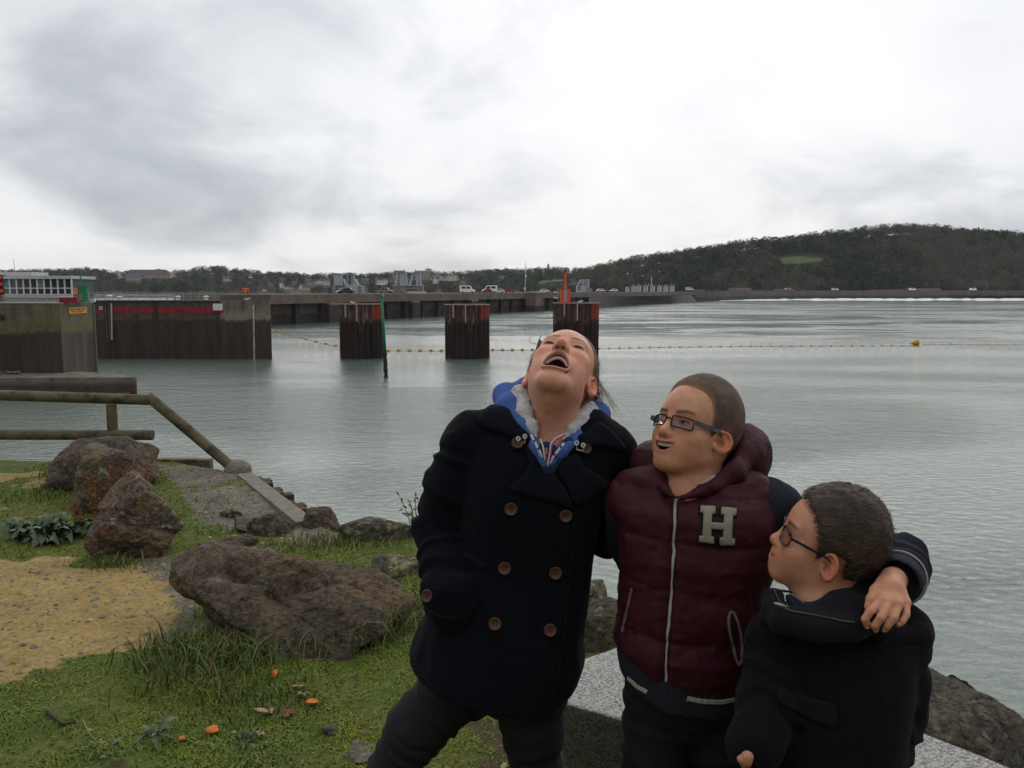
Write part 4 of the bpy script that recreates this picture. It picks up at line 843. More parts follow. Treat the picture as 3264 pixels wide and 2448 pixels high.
# ================================================================== floats and ropes
M_FLOAT = mat('yellow_float', (0.62, 0.30, 0.03), (0.5, 0.22, 0.03), scale=4, rough=0.5); M_ROPE = mat('rope', (0.12, 0.10, 0.07), rough=0.9)
fl0 = None
def float_row(pp, lab, grp, r=0.17, rope=True, ropelab=None):
    global fl0
    P = [G(a, b, SEA) for a, b in pp]
    for i_, q in enumerate(P):
        if fl0 is None: fl0 = MB().ball((0, 0, 0), (r*1.25, r, r), 10, 8).build('float', M_FLOAT, smooth=True); o = fl0
        else: o = fl0.copy(); COL.objects.link(o)
        s = r/0.17; o.scale = (s, s, s); o.location = (q[0], q[1], SEA + 0.06); tag(o, ORDS[i_] + ' float from the left, ' + lab, 'float', grp)
    if rope:
        o = MB().tube([p + np.array((0, 0, 0.03)) for p in P], 0.022, 5).build('rope', M_ROPE, loc=P[0]); tag(o, ropelab, 'rope')
ln = lambda a, b, n: [(a[0] + (b[0] - a[0])*i/(n - 1), a[1] + (b[1] - a[1])*i/(n - 1)) for i in range(n)]
float_row([(869, 1053), (889, 1059), (912, 1066), (954, 1078), (976, 1083), (1007, 1090.5), (1039, 1097.5), (1070, 1103.5)], 'yellow, between lock wall and left dolphin', 'floats from the lock wall to the left dolphin', 0.2, ropelab='float rope between lock wall and left dolphin')
float_row(ln((1236, 1120), (1408, 1119.5), 6), 'yellow, between the left and middle dolphins', 'floats between left and middle dolphins', 0.19, ropelab='float rope between left and middle dolphins')
float_row(ln((1570, 1117), (1760, 1116), 7), 'yellow, between the middle and right dolphins', 'floats between middle and right dolphins', 0.17, ropelab='float rope between middle and right dolphins')
float_row([(1910 + i*32.2, 1112 - 8.5*(i/31)**0.9 - 2.5*math.sin(i*.1)) for i in range(32)], 'yellow, between right dolphin and large buoy', 'floats between right dolphin and large buoy', 0.115, ropelab='long float rope from the right dolphin to the large buoy')
M_FLOAT2 = mat('dark_float', (0.10, 0.08, 0.05), rough=0.7)
float_row([(2945 + i*29, 1098 + 0.2*i) for i in range(13)], 'faint, right of the large yellow buoy', 'floats beyond the large buoy', 0.09, ropelab='thin float rope beyond the large buoy')
q = G(2919, 1100, SEA); t = thing('yellow_buoy', 'large yellow buoy lying on its side at the float line', 'buoy', (q[0], q[1], SEA)); V = MB().tube([q + np.array((-.55, .25, .22)), q + np.array((-.2, .1, .32)), q + np.array((.25, -.1, .46)), q + np.array((.42, -.18, .50))], [0.10, 0.38, 0.44, 0.28], 14); V.build('body', mat('buoy_yellow', (0.70, 0.34, 0.02), (0.62, 0.29, 0.02), scale=2, rough=0.45), t, smooth=True); MB().tube([q + np.array((-.75, .33, .15)), q + np.array((-.5, .23, .22))], 0.05, 6).build('shackle', M_ROPE, t)

# ================================================================== dam
DA, DB = np.array((-56.0, 190.0)), np.array((45.0, 415.0)); DU = DB - DA
def dam_t(px): k = (px - 1632)/FPX; return (k*DA[1] - DA[0])/(DU[0] - k*DU[1])
def dam_pt(px, back=0.0):
    t = dam_t(px); p = DA + DU*t; n = np.array((-DU[1], DU[0]))/np.linalg.norm(DU); return p + n*back
dl = np.linalg.norm(DU); du = DU/dl; dn = np.array((-du[1], du[0]))
t = thing('dam', 'long brown concrete dam with road on top crossing the estuary', 'dam', (DA[0], DA[1], SEA))
e = dam_pt(2212); s = dam_pt(800)
def strip(mb, a, b, back0, back1, z0, z1):
    q = [a + dn*back0, b + dn*back0, b + dn*back1, a + dn*back1]; q = q if True else q[::-1]
    return mb.hexa([(p[0], p[1], z0) for p in q], [(p[0], p[1], z1) for p in q])
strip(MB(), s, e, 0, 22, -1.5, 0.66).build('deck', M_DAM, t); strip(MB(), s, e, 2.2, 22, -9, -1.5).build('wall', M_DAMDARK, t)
pil = [861 + 35*0, 948, 1040, 1240, 1305, 1353, 1402, 1450, 1530, 1570, 1607, 1640, 1725, 1755, 1795, 1830, 1862]
for px in [868, 955, 1040, 1112, 1180, 1245, 1302, 1356, 1406, 1452, 1530, 1570, 1606, 1640, 1728, 1756, 1782, 1805, 1828, 1850]:
    p = dam_pt(px); MB().hexa(*[[(v[0], v[1], z) for v in (p + dn*.9, p + du*1.6 + dn*.9, p + du*1.6 + dn*2.25, p + dn*2.25)] for z in (-9, -1.52)]).build('buttress', M_SLOT, t)  # dark material paints in the shade on these columns
for px, w in ((1063, 4.2), (1325, 4.2), (1511, 4.6)):
    p = dam_pt(px); MB().hexa(*[[(v[0], v[1], z) for v in (p - du*w/2 - dn*.5, p + du*w/2 - dn*.5, p + du*w/2 + dn*2.3, p - du*w/2 + dn*2.3)] for z in (-9, -1.53)]).build('pier_leg', M_END, t)
p = dam_pt(1688); MB().hexa(*[[(v[0], v[1], z) for v in (p - du*4 - dn*4, p + du*4 - dn*4, p + du*4 + dn*.05, p - du*4 + dn*.05)] for z in (-9, 0.55)]).build('platform', M_DAM, t)
MB().hexa(*[[(v[0], v[1], z) for v in (p - du*4.4 - dn*4.4, p + du*4.4 - dn*4.4, p + du*4.4 + dn*.05, p - du*4.4 + dn*.05)] for z in (0.66, 1.0)]).build('platform_cap', mat('pale_cap', (0.42, 0.39, 0.34), (0.34, 0.31, 0.27), scale=.4, rough=0.9), t)
# far part of the dam, rock embankment, foam
t2 = thing('far_barrage', 'low grey far barrage wall under the wooded hill', 'dam', (e[0], e[1], SEA))
FARL = [e, np.array((176, 690.)), np.array((250, 752.)), np.array((420, 772.)), np.array((900, 800.))]
M_FAR = tidal('far_wall', (0.105, 0.09, 0.078), (0.065, 0.06, 0.055), zb=-3.0, scale=0.12, streak=0.3)
M_FARP = mat('far_parapet', (0.20, 0.16, 0.12), (0.13, 0.105, 0.085), scale=0.06, rough=0.9)
for i in range(4):
    a, b_ = FARL[i], FARL[i + 1]; u = (b_ - a)/np.linalg.norm(b_ - a); n = np.array((-u[1], u[0])); q = [a, b_, b_ + n*18, a + n*18]; zt = 1.2 + 0.3*(i > 0)
    MB().hexa([(p_[0], p_[1], -9) for p_ in q], [(p_[0], p_[1], zt) for p_ in q]).build('wall', M_FAR, t2)
    L_ = np.linalg.norm(b_ - a); k = max(2, int(L_/30)); r_ = np.random.default_rng(i)
    for j in range(k):
        if r_.uniform() < 0.3: continue
        p0 = a + u*L_*j/k + n*2; p1 = a + u*L_*(j + .96)/k + n*2; hh = r_.uniform(0.7, 2.2); qq = [p0, p1, p1 + n*1.0, p0 + n*1.0]
        MB().hexa([(p_[0], p_[1], zt) for p_ in qq], [(p_[0], p_[1], zt + hh) for p_ in qq]).build('parapet', M_FARP, t2)
def embankment():
    toe = [G(1868, 986, SEA), G(1960, 977, SEA), G(2050, 970, SEA), G(2130, 966.6, SEA), G(2225, 966.0, SEA)]; cr = [dam_pt(1878), dam_pt(1960), dam_pt(2050), dam_pt(2130), dam_pt(2200)]
    V = []; n = 14; m = 60
    for i in range(m):
        u = i/(m - 1)*4; k = min(int(u), 3); f = u - k; A = toe[k]*(1 - f) + toe[k + 1]*f; c2 = cr[k]*(1 - f) + cr[k + 1]*f; B = np.array((c2[0], c2[1], -1.1))
        if i == 0: B = np.array((c2[0], c2[1], -1.4))
        for j in range(n): V.append(A + (B - A)*j/(n - 1) - np.array((0, 0, 0.4*(1 - j/(n - 1)))))
    V = np.array(V); w = fbm(V*0.35, 4, seed=4); V[:, 2] += 0.5*w; i = (np.arange(m - 1)[:, None]*n + np.arange(n - 1)[None]).ravel(); F = np.stack([i, i + n, i + n + 1, i + 1], -1)
    o = mesh_obj('rock_embankment', V, F, mat('dark_riprap', (0.055, 0.05, 0.05), (0.03, 0.028, 0.029), scale=0.7, rough=0.9, bump=0.8, bscale=1.2, bdist=0.6, c3=(0.11, 0.105, 0.1), s3=1.6), loc=(cr[0][0], cr[0][1], SEA)); tag(o, 'dark sloping rock embankment against the far end of the dam', 'embankment')
embankment()
def foam():
    xs = np.linspace(2196, 3700, 260); V = []; F = []
    for i, px in enumerate(xs):
        n1 = vnoise(np.array([px*.013, 0, 3.]), 5); n2 = vnoise(np.array([px*.05, 1., 3.]), 6); a = G(px, 958.6 + 1.0*n1 + 0.9*n2 - (px - 2200)*0.0008, SEA); b_ = G(px, 952.5, SEA); V += [a + np.array((0, 0, .05)), (a + b_)/2 + np.array((0, 0, .9 + .5*n2)), b_ + np.array((0, 0, .6))]
    for i in range(len(xs) - 1):
        for k in (0, 1): F.append((i*3 + k, i*3 + 3 + k, i*3 + 4 + k, i*3 + 1 + k))
    o = mesh_obj('foam', V, F, mat('white_foam', (0.80, 0.82, 0.82), (0.62, 0.66, 0.66), scale=0.15, rough=0.8), smooth=True); tag(o, 'white foaming water along the far barrage', 'foam', kind='stuff')
foam()
# ---- things on the dam
def onq(px0, px1, py0, py1, Y, depth, mb=None): return bxq(mb or MB(), px0, px1, py0, py1, Y, depth)
def bar(p0, p1, Y, w, dep, mb):   # slanting bar in a vertical plane
    a = Q(*p0, Y); b_ = Q(*p1, Y); return mb.hexa([(a[0] - w/2, Y, a[2]), (a[0] + w/2, Y, a[2]), (a[0] + w/2, Y + dep, a[2]), (a[0] - w/2, Y + dep, a[2])], [(b_[0] - w/2, Y, b_[2]), (b_[0] + w/2, Y, b_[2]), (b_[0] + w/2, Y + dep, b_[2]), (b_[0] - w/2, Y + dep, b_[2])])
M_STEELB = mat('blue_grey_steel', (0.22, 0.25, 0.27), (0.18, 0.205, 0.225), scale=.6, rough=0.6); M_STEELL = mat('pale_grey_steel', (0.36, 0.38, 0.41), (0.30, 0.32, 0.35), scale=.6, rough=0.6)
Y1 = 233.0; t = thing('gate_tower', 'left blue grey gate lifting building with two stubby towers on the dam', 'gate tower', (Q(1105, 935, Y1)[0], Y1, 0.66))
onq(1060, 1105, 908, 936, Y1, 6).build('base', M_STEELB, t); onq(1104, 1140, 907, 936, Y1 - 1, 7).build('hall', M_STEELL, t); onq(1138, 1152, 910, 936, Y1 - .5, 6).build('annex', M_STEELB, t)
onq(1064, 1085, 872, 909, Y1 + 1, 3).build('tower', M_STEELL, t); onq(1062.5, 1087, 871, 874, Y1 + .8, 3.4).build('tower_cap', M_STEELB, t); onq(1106, 1126, 874, 908, Y1 + 1, 3).build('tower', M_STEELB, t); onq(1104.5, 1127, 873, 875.5, Y1 + .8, 3.4).build('tower_cap', M_STEELB, t)
for a in ((1096, 889, 1103, 909), (1133, 889, 1142, 910)): bar((a[2], a[3]), (a[0], a[1]), Y1 + .5, 0.55, 0.5, MB()).build('strut', mat('strut_pale', (0.5, 0.5, 0.5), rough=0.6), t)
for (a, b_, c_, d_) in ((1070, 1075, 911, 917), (1078, 1083, 911, 917), (1069, 1083, 921, 928)): onq(a, b_, c_, d_, Y1 - .04, 0.03).build('window', M_GLASSD, t)
onq(1087.5, 1096, 911, 918, Y1 - .04, 0.03).build('window', M_GLASSD, t); onq(1113, 1117, 878, 906, Y1 + .95, 0.04).build('slot', M_GLASSD, t)
Y2 = 258.0; t = thing('gate_tower', 'right pale gate lifting frames with slanting legs on the dam', 'gate tower', (Q(1305, 935, Y2)[0], Y2, 0.66))
onq(1251, 1346, 910, 936, Y2, 5).build('base', mat('gate_base', (0.24, 0.21, 0.18), (0.15, 0.14, 0.125), scale=.5, rough=0.8), t); onq(1250, 1347, 908.5, 911, Y2 - .2, 5.4).build('walkway', M_STEELL, t); onq(1290, 1358, 929, 937, Y2 - .6, 0.4).build('parapet', mat('white_parapet', (0.5, 0.5, 0.48), rough=0.7), t)
onq(1274, 1290, 866, 910, Y2 + .6, 2.2).build('slab', M_STEELL, t); bar((1261, 910), (1269, 866), Y2 + .6, 0.75, 1.6, MB()).build('leg', M_STEELL, t); bar((1297, 910), (1291, 866), Y2 + .6, 0.3, 1.6, MB()).build('leg', M_STEELL, t)
MB().hexa([Q(1266, 870, Y2 + .3), Q(1293, 870, Y2 + .3), Q(1293, 870, Y2 + 2.8) * np.array((1, 1, 1)), Q(1266, 870, Y2 + 2.8)], [Q(1268, 862.5, Y2 + .3), Q(1291, 862.5, Y2 + .3), Q(1291, 862.5, Y2 + 2.8), Q(1268, 862.5, Y2 + 2.8)]).build('crown', M_STEELB, t)
onq(1327, 1334, 870, 928, Y2 + .4, 2.0).build('slab', M_STEELL, t); bar((1305, 909), (1318, 868), Y2 + .6, 0.65, 1.4, MB()).build('leg', M_STEELL, t); onq(1316, 1336, 868, 872, Y2 + .2, 2.4).build('crown', M_STEELB, t); bar((1341, 909), (1337, 870), Y2 + .5, 0.4, 1.4, MB()).build('leg', M_STEELL, t)
for k in range(5): onq(1298 + 6.4*k, 1302 + 6.4*k, 922, 927, Y2 - .05, 0.03).build('window', M_GLASSD, t)
for k in range(3): onq(1297 + 8*k, 1301 + 8*k, 912.5, 916, Y2 - .05, 0.03).build('window', M_GLASSD, t)
onq(1253, 1268, 912, 929, Y2 - .05, 0.03).build('glazing', mat('pale_glass', (0.16, 0.19, 0.19), rough=0.2), t)
Y3 = 402.0; t = thing('gate_tower', 'small pale skeletal gate frame on the dam right of the orange beacon', 'gate tower', (Q(1862, 930, Y3)[0], Y3, 0.66))
onq(1839, 1870, 911, 931, Y3, 6).build('base', M_STEELL, t); onq(1869, 1888, 919, 931, Y3, 6).build('annex', M_STEELB, t); onq(1871, 1879, 890, 920, Y3 + 1, 3).build('tower', M_STEELL, t); onq(1858, 1863.5, 890, 912, Y3 + 1, 3).build('tower', M_STEELL, t); onq(1853, 1855.5, 890, 912, Y3 + 1, 3).build('tower', M_STEELL, t)
bar((1841, 911), (1853, 890), Y3 + 1, 0.6, 2, MB()).build('leg', M_STEELL, t); onq(1849, 1872, 898, 900.5, Y3 + .8, 3).build('beam', M_STEELL, t); onq(1867, 1869.5, 890, 912, Y3 + 1, 3).build('tower', M_STEELL, t)
for k in range(2): onq(1842 + 5*k, 1845.5 + 5*k, 914, 918, Y3 - .05, 0.03).build('window', M_GLASSD, t)
onq(1841, 1850, 920.5, 923.5, Y3 - .05, 0.03).build('window', M_GLASSD, t)
for i, px in enumerate((2019, 2036, 2058, 2080, 2102, 2122, 2142)):
    Y5 = dam_pt(px)[1] + 14; t = thing('transformer', ['leftmost', 'second', 'third', 'fourth', 'fifth', 'sixth', 'rightmost'][i] + ' pale grey transformer in the row on the dam', 'transformer', (Q(px, 930, Y5)[0], Y5, 0.66))
    onq(px - 5, px + 4, 912 - .35*(i % 2), 930, Y5, 3).build('tank', M_STEELL, t); onq(px + 4.2, px + 8, 911.5, 929, Y5 - .2, 3).build('radiator', mat('pale_rad', (0.5, 0.52, 0.54), rough=0.6), t); onq(px - 7, px + 8.2, 910, 911.6, Y5 - .1, 3.2).build('roof_plate', M_STEELB, t); onq(px - 1, px + .4, 905, 910, Y5 + 1, .3).build('bushing', M_WHITE, t)
def mast(px, y0, y1, Y, lab, discs):
    t = thing('radio_mast', lab, 'mast', (Q(px, y1, Y)[0], Y, Q(px, y1, Y)[2])); a = Q(px, y1, Y); b_ = Q(px, y0, Y); MB().tube([a, a + (b_ - a)*.55, b_], [Y*.0006, Y*.0005, Y*.00022], 6).build('pole', mat('mast_pale', (0.42, 0.43, 0.44), rough=0.6), t)
    for (dx, yy, w, h) in discs: onq(px + dx - w/2, px + dx + w/2, yy - h/2, yy + h/2, Y - .3, .5).build('antenna', M_WHITE, t)
mast(1674.5, 836, 932, 330, 'tall pale radio mast on the dam platform', ((2, 880, 4, 9), (-2.5, 920, 4, 9), (0, 865, 3, 6))); mast(2076, 879, 912, 510, 'short red and white mast above the transformers', ((.5, 891, 2.5, 6),)); mast(2066.5, 904, 911, 512, 'stub aerial beside the transformers mast', ())
o = onq(1995, 2007, 914, 931, dam_pt(2000)[1] + 8, 2.5).build('kiosk', M_STEELL, loc=(Q(2001, 931, dam_pt(2000)[1] + 8)[0], dam_pt(2000)[1] + 8, 0.66)); tag(o, 'small grey kiosk left of the transformers', 'kiosk')
# ---- vehicles on the road
def car(px, py, lab, body, L=4.0, H=1.45, van=False, direction=1, yo=7):
    Y = dam_pt(px)[1] + yo; c = Q(px, py, Y); z0 = c[2]; t = thing('van' if van else 'car', lab, 'van' if van else 'car', (c[0], Y, z0)); s = direction; w = 1.7
    def ext(prof, y0, y1, name, m):
        n = len(prof); V = [(c[0] + s*x, Y + y0, z0 + z) for x, z in prof] + [(c[0] + s*x, Y + y1, z0 + z) for x, z in prof]; F = [tuple(range(n)), tuple(range(n, 2*n))[::-1]] + [(i, n + i, n + (i + 1) % n, (i + 1) % n) for i in range(n)]
        return mesh_obj(name, V, F, m, t)
    if van: pb = [(-L/2, .35), (-L/2, H), (L*.18, H), (L*.30, H*.55), (L*.48, H*.45), (L/2, .35)]; win = [[(-L*.38, H*.6), (-L*.38, H*.9), (-L*.12, H*.9), (-L*.12, H*.6)], [(-L*.06, H*.6), (-L*.06, H*.9), (L*.14, H*.9), (L*.24, H*.6)]]
    else: pb = [(-L/2, .3), (-L/2, H*.55), (-L*.38, H*.6), (-L*.26, H), (L*.1, H), (L*.26, H*.6), (L*.46, H*.5), (L/2, .3)]; win = [[(-L*.32, H*.62), (-L*.235, H*.94), (-L*.06, H*.94), (-L*.06, H*.62)], [(-L*.03, H*.62), (-L*.03, H*.94), (L*.085, H*.94), (L*.2, H*.62)]]
    o = ext(pb, 0, w, 'body', body); bevel(o, .12, 2)
    for wv in win: ext(wv, -.02, .03, 'window', M_GLASSD)
    for x in (-L*.3, L*.3):
        for y in (.02, w - .02): MB().tube([(c[0] + x, Y + y - .1, z0 + .31), (c[0] + x, Y + y + .1, z0 + .31)], .31, 10).build('wheel', M_BLACK, t)
    return t
C_W = mat('car_white', (0.74, 0.75, 0.76), rough=0.3, coat=0.3); C_R = mat('car_red', (0.33, 0.03, 0.035), rough=0.3, coat=0.3); C_D = mat('car_dark', (0.05, 0.05, 0.06), rough=0.3, coat=0.3); C_G = mat('car_grey', (0.22, 0.22, 0.23), rough=0.3, coat=0.3)
car(1490, 934.5, 'white minibus on the dam road right of the pale gate frames', C_W, 5.2, 2.5, True, 1); car(1560, 933.5, 'white van on the dam road between minibus and mast', C_W, 5.6, 2.6, True, -1, 9); car(1553, 933.5, 'small red car in front of the white van', C_R, 3.8, 1.5, False, -1, 5.5)
car(1590, 933.5, 'white car with headlights behind the white van', C_W, 4.3, 1.5, False, -1); car(1623, 933.5, 'red car left of the dam mast', C_R, 4.0, 1.7, False, 1); car(1737, 932.5, 'white car just left of the orange beacon', C_W, 4.3, 1.5, False, 1)
car(1229, 934.5, 'grey car between the two gate towers', C_G, 4.3, 1.5, False, 1, 6); car(1102, 935.5, 'dark car in front of the left gate tower', C_D, 4.3, 1.5, False, -1, 5); car(1094, 935.5, 'white car behind the dark car at the left gate tower', C_W, 4.0, 1.5, False, -1, 7.5)
car(1915, 930.5, 'white car on the dam right of the skeletal gate frame', C_W, 4.5, 1.6, False, 1, 6); car(1928, 930.5, 'small red car far along the dam', C_R, 4.0, 1.6, False, 1, 6); car(1957, 930, 'white car far along the dam near the kiosk', C_W, 4.4, 1.6, False, -1, 6); car(2199, 926, 'white van parked where the dam meets the far barrage', C_W, 5.5, 2.2, True, 1, 4)
for i, (px, d, lb) in enumerate(((2512, 760, 'leftmost white car on the far shore road'), (2663, 765, 'second white car on the far shore road'), (2909, 765, 'third white car on the far shore road'), (3103, 768, 'rightmost white car on the far shore road'))):
    c = Q(px, 918, d); tt = thing('car', lb, 'car', (c[0], d, 1.5)); pr = [(-3, .4), (-3, 1.3), (-1.8, 2.2), (1.6, 2.2), (3, 1.2), (3, .4)]; V = [(c[0] + x, d + y, 1.5 + z) for y in (0, 2) for x, z in pr]
    mesh_obj('body', V, [tuple(range(6)), tuple(range(6, 12))[::-1]] + [(k, 6 + k, 6 + (k + 1) % 6, (k + 1) % 6) for k in range(6)], C_W, tt); MB().box((c[0], d - .03, 3.1), (2.6, .05, .6)).build('window', M_GLASSD, tt)
# lamp posts, small road signs
for i, px in enumerate((1775 + 0, 2093, 2114, 2135, 2155, 2174)):
    if i == 0: continue
    Y = dam_pt(px)[1]; p = Q(px, 931, Y); o = MB().box((p[0], Y - .1, .2), (.35, .25, 1.1)).build('marker_post', M_WHITE, loc=(p[0], Y, -.3)); tag(o, ORDS[i - 1] + ' small white marker post from the left on the dam below the transformers', 'post', 'marker posts on the dam')
t = thing('road_sign', 'yellow road sign between the two gate towers', 'sign', (Q(1170, 934, 240)[0], 240, .66)); onq(1167, 1173, 917, 925, 240, .1).build('board', mat('sign_dull', (0.33, 0.24, 0.08), rough=.6), t); onq(1169.3, 1170.7, 925, 935, 240, .1).build('post', M_GALV, t)
t = thing('life_ring', 'orange life ring on the parapet of the pale gate frames', 'lifebuoy', (Q(1295, 936, 257)[0], 257, .66)); V = []; F = []; pc = Q(1294.5, 931.5, 257)
for i in range(16):
    for j in range(6):
        a = 6.2832*i/16; b_ = 6.2832*j/6; r_ = .38 + .13*math.cos(b_); V.append((pc[0] + r_*math.cos(a), 257 + .13*math.sin(b_), pc[2] + r_*math.sin(a))); F.append((i*6 + j, ((i + 1) % 16)*6 + j, ((i + 1) % 16)*6 + (j + 1) % 6, i*6 + (j + 1) % 6))
mesh_obj('ring', V, F, M_ORANGE, t)
# ---- gulls
M_GULL = mat('gull_white', (0.75, 0.75, 0.74), (0.6, 0.6, 0.6), scale=3, rough=0.7)
def gull(p, lab, fly, s=1.0, rz=0.0):
    p = np.array(p); mb = MB(); pts = [(-.24, 0, .02), (-.12, 0, .0), (0, 0, .0), (.14, 0, .05), (.2, 0, .1), (.27, 0, .09)]; rd = [.015, .06, .085, .06, .05, .01]; ca, sa = math.cos(rz), math.sin(rz)
    tr = lambda v: p + s*np.array((v[0]*ca - v[1]*sa, v[0]*sa + v[1]*ca, v[2])); mb.tube([tr(v) for v in pts], [r_*s for r_ in rd], 8); t = thing('gull', lab, 'gull', p); mb.build('body', M_GULL, t, smooth=True)
    for sd in (-1, 1):
        w = [(-.10, sd*.04, .03), (.10, sd*.04, .03), (.09, sd*.35, .20), (-.07, sd*.35, .20), (-.10, sd*.68, .10)] if fly else [(-.26, sd*.05, .02), (.10, sd*.085, .03), (.05, sd*.07, -.03), (-.2, sd*.05, -.02), (-.30, sd*.02, .0)]
        V = [tr(v) for v in w] + [tr((v[0], v[1], v[2] + .015)) for v in w]; mesh_obj('wing', V, [(0, 1, 2, 3), (3, 2, 4), (5, 8, 7, 6), (8, 9, 7), (0, 5, 6, 1), (1, 6, 7, 2), (2, 7, 9, 4), (4, 9, 8, 3), (3, 8, 5, 0)], mat('gull_grey', (0.42, 0.43, 0.45), rough=.7), t)
gull(Q(2001, 873, 230), 'leftmost white gull flying before the hill', True, 1.2, .4); gull(Q(2049, 880, 240), 'middle gull gliding before the hill', True, 1.2, .2); gull(Q(2101, 867, 240), 'right gull flying before the hill', True, 1.1, -.3)
gull((d1[0][0] - .5, d1[1] - d1[2] + .15, d1[3] + .16), 'gull sitting on the left dolphin', False, 1.3, 3.1); gull((d3[0][0] + .25, d3[1] - d3[2] + .2, d3[3] + .16), 'gull sitting on the right dolphin beside the orange beacon', False, 1.4, 0)
gull((Q(787, 952, YL)[0], YL + .02, 0.56), 'white gull sitting on the lock end block under the orange case', False, 1.5, .2)
# ================================================================== hills, woods and houses beyond
SKY_R = [(1500, 936), (1700, 932), (1800, 915), (1850, 896), (1900, 878), (1960, 866), (2050, 845), (2130, 834), (2200, 822), (2300, 806), (2400, 791), (2500, 780), (2600, 770), (2700, 760), (2800, 752), (2900, 749), (3000, 752), (3100, 757), (3264, 768), (3700, 800)]
SKY_L = [(-600, 885), (0, 884), (100, 882), (200, 884), (300, 876), (370, 888), (480, 884), (600, 886), (650, 876), (720, 874), (780, 884), (900, 892), (1000, 897), (1100, 895), (1200, 895), (1280, 892), (1380, 890), (1480, 890), (1560, 884), (1650, 880), (1760, 878), (1850, 880), (1950, 884), (2100, 890), (2300, 900)]
def elev(py): return math.tan(math.atan((1224 - py)/FPX) - PITCH)
def ridge(tab, D): 
    a = np.array([(p[0] - 1632)/FPX for p in tab]); h = np.array([1.6 + D*elev(p[1]) for p in tab]); return a, h
RA, RH = ridge(SKY_R, 900.0); LA, LH = ridge(SKY_L, 1300.0)
def hill_r(x, y):
    k = np.interp(x/np.maximum(y, 1), RA, RH); f = sstep(775, 915, y)**0.9; b = 1 - 0.6*sstep(960, 1250, y); return -3 + (k + 3)*f*b + 2.5*fbm(np.stack([x, y, 0*x], -1)*0.012, 3, seed=3)*f
def hill_l(x, y):
    k = np.interp(x/np.maximum(y, 1), LA, LH); f = sstep(1020, 1310, y); b = 1 - 0.6*sstep(1360, 1700, y); return -3 + (k + 3)*f*b + 2.0*fbm(np.stack([x, y, 0*x], -1)*0.012, 3, seed=9)*f
M_HILL = mat('hill_scrub', (0.05, 0.046, 0.032), (0.035, 0.04, 0.025), scale=0.05, rough=0.95)
def terrain(name, fn, x0, x1, y0, y1, st):
    xs = np.arange(x0, x1, st); ys = np.arange(y0, y1, st); X, Y = np.meshgrid(xs, ys); V = np.stack([X, Y, fn(X, Y)], -1).reshape(-1, 3); n = len(xs); i = (np.arange(len(ys) - 1)[:, None]*n + np.arange(n - 1)[None]).ravel()
    tag(mesh_obj(name, V, np.stack([i, i + 1, i + n + 1, i + n], -1), M_HILL, smooth=True), kind='structure')
terrain('hill', hill_r, -40, 1300, 768, 1300, 12); terrain('hill', hill_l, -1500, 420, 1005, 1750, 16)
M_FIELD = mat('meadow', (0.055, 0.085, 0.022), (0.085, 0.105, 0.035), scale=0.09, rough=0.95)
def meadow(name, poly, fn, D0, lift):
    # a sloping field: march each sight line to the hillside
    P = []
    for px, py in poly:
        r = ray(px, py); d = D0
        for k in range(800):
            p = EYE + r*(d/r[1])
            if p[2] < float(fn(np.array(p[0]), np.array(p[1]))) + lift: break
            d += 0.5
        P.append(p)
    tag(mesh_obj(name, np.array(P), [tuple(range(len(P)))], M_FIELD), kind='structure'); return P
meadow('meadow', [(2480, 825), (2510, 820), (2550, 817), (2585, 821), (2612, 822), (2624, 829), (2600, 834), (2575, 835), (2545, 841), (2520, 838), (2500, 841)], hill_r, 780, 9.0)
meadow('meadow', [(1712, 900), (1735, 893), (1790, 890), (1840, 891), (1800, 896), (1760, 898), (1722, 903)], hill_l, 1030, 6.0)
HOLES = [(2476, 2620, 812, 838, 868), (1708, 1845, 888, 905, 1150)]        # px window, nearest trees allowed behind
# ---- tree kinds
def crown_tris(r, n, rx, rz, ts, shell=0.55, cone=False, flat=False):
    u = r.normal(size=(n, 3)); u /= np.linalg.norm(u, axis=1)[:, None]; rad = shell + (1 - shell)*r.uniform(0, 1, n)**0.5
    if cone: h = r.uniform(0, 1, n)**1.3; a = r.uniform(0, 6.283, n); w = rx*(1 - h)*(0.6 + 0.4*r.uniform(0, 1, n)) + .2; c = np.stack([w*np.cos(a), w*np.sin(a), -rz + 2*rz*h], -1)
    else:
        lob = 1 + 0.22*vnoise(u*1.7 + r.uniform(0, 50), 3) + 0.16*vnoise(u*3.6 + r.uniform(0, 50), 4); c = u*(rad*lob)[:, None]*np.array((rx, rx, rz))
    q = r.normal(size=(n, 3, 3))*ts*0.6; 
    if flat: q[..., 2] *= 0.4
    return c[:, None] + q
def tree_geo(kind, r, detail=1.0):
    """-> triangles (n,3,3) of the crown, base at z=0, colours"""
    if kind == 'bare':
        h = r.uniform(10, 14); n = int(190*detail); T = crown_tris(r, n, h*.36, h*.38, 0.62, 0.3); T[..., 2] += h*.62; base = np.array((0.105, 0.094, 0.076))
    elif kind == 'ever':
        h = r.uniform(9, 13); n = int(150*detail); T = crown_tris(r, n, h*.38, h*.42, 1.0, 0.6); T[..., 2] += h*.58; base = np.array((0.046, 0.062, 0.034))
    elif kind == 'pine':
        h = r.uniform(12, 16); n = int(110*detail); T = crown_tris(r, n, h*.36, h*.17, 1.0, 0.5, flat=True); T[..., 2] += h*.83; base = np.array((0.036, 0.046, 0.032))
    else:
        h = r.uniform(14, 18); n = int(130*detail); T = crown_tris(r, n, h*.2, h*.45, 0.9, cone=True); T[..., 2] += h*.5; base = np.array((0.034, 0.044, 0.032))
    c = base*(r.uniform(0.65, 1.35))*(1 + r.uniform(-0.12, 0.12, 3)); C = np.repeat((c*r.uniform(0.7, 1.3, (len(T), 1)))[:, None], 3, 1)
    return T, C, h
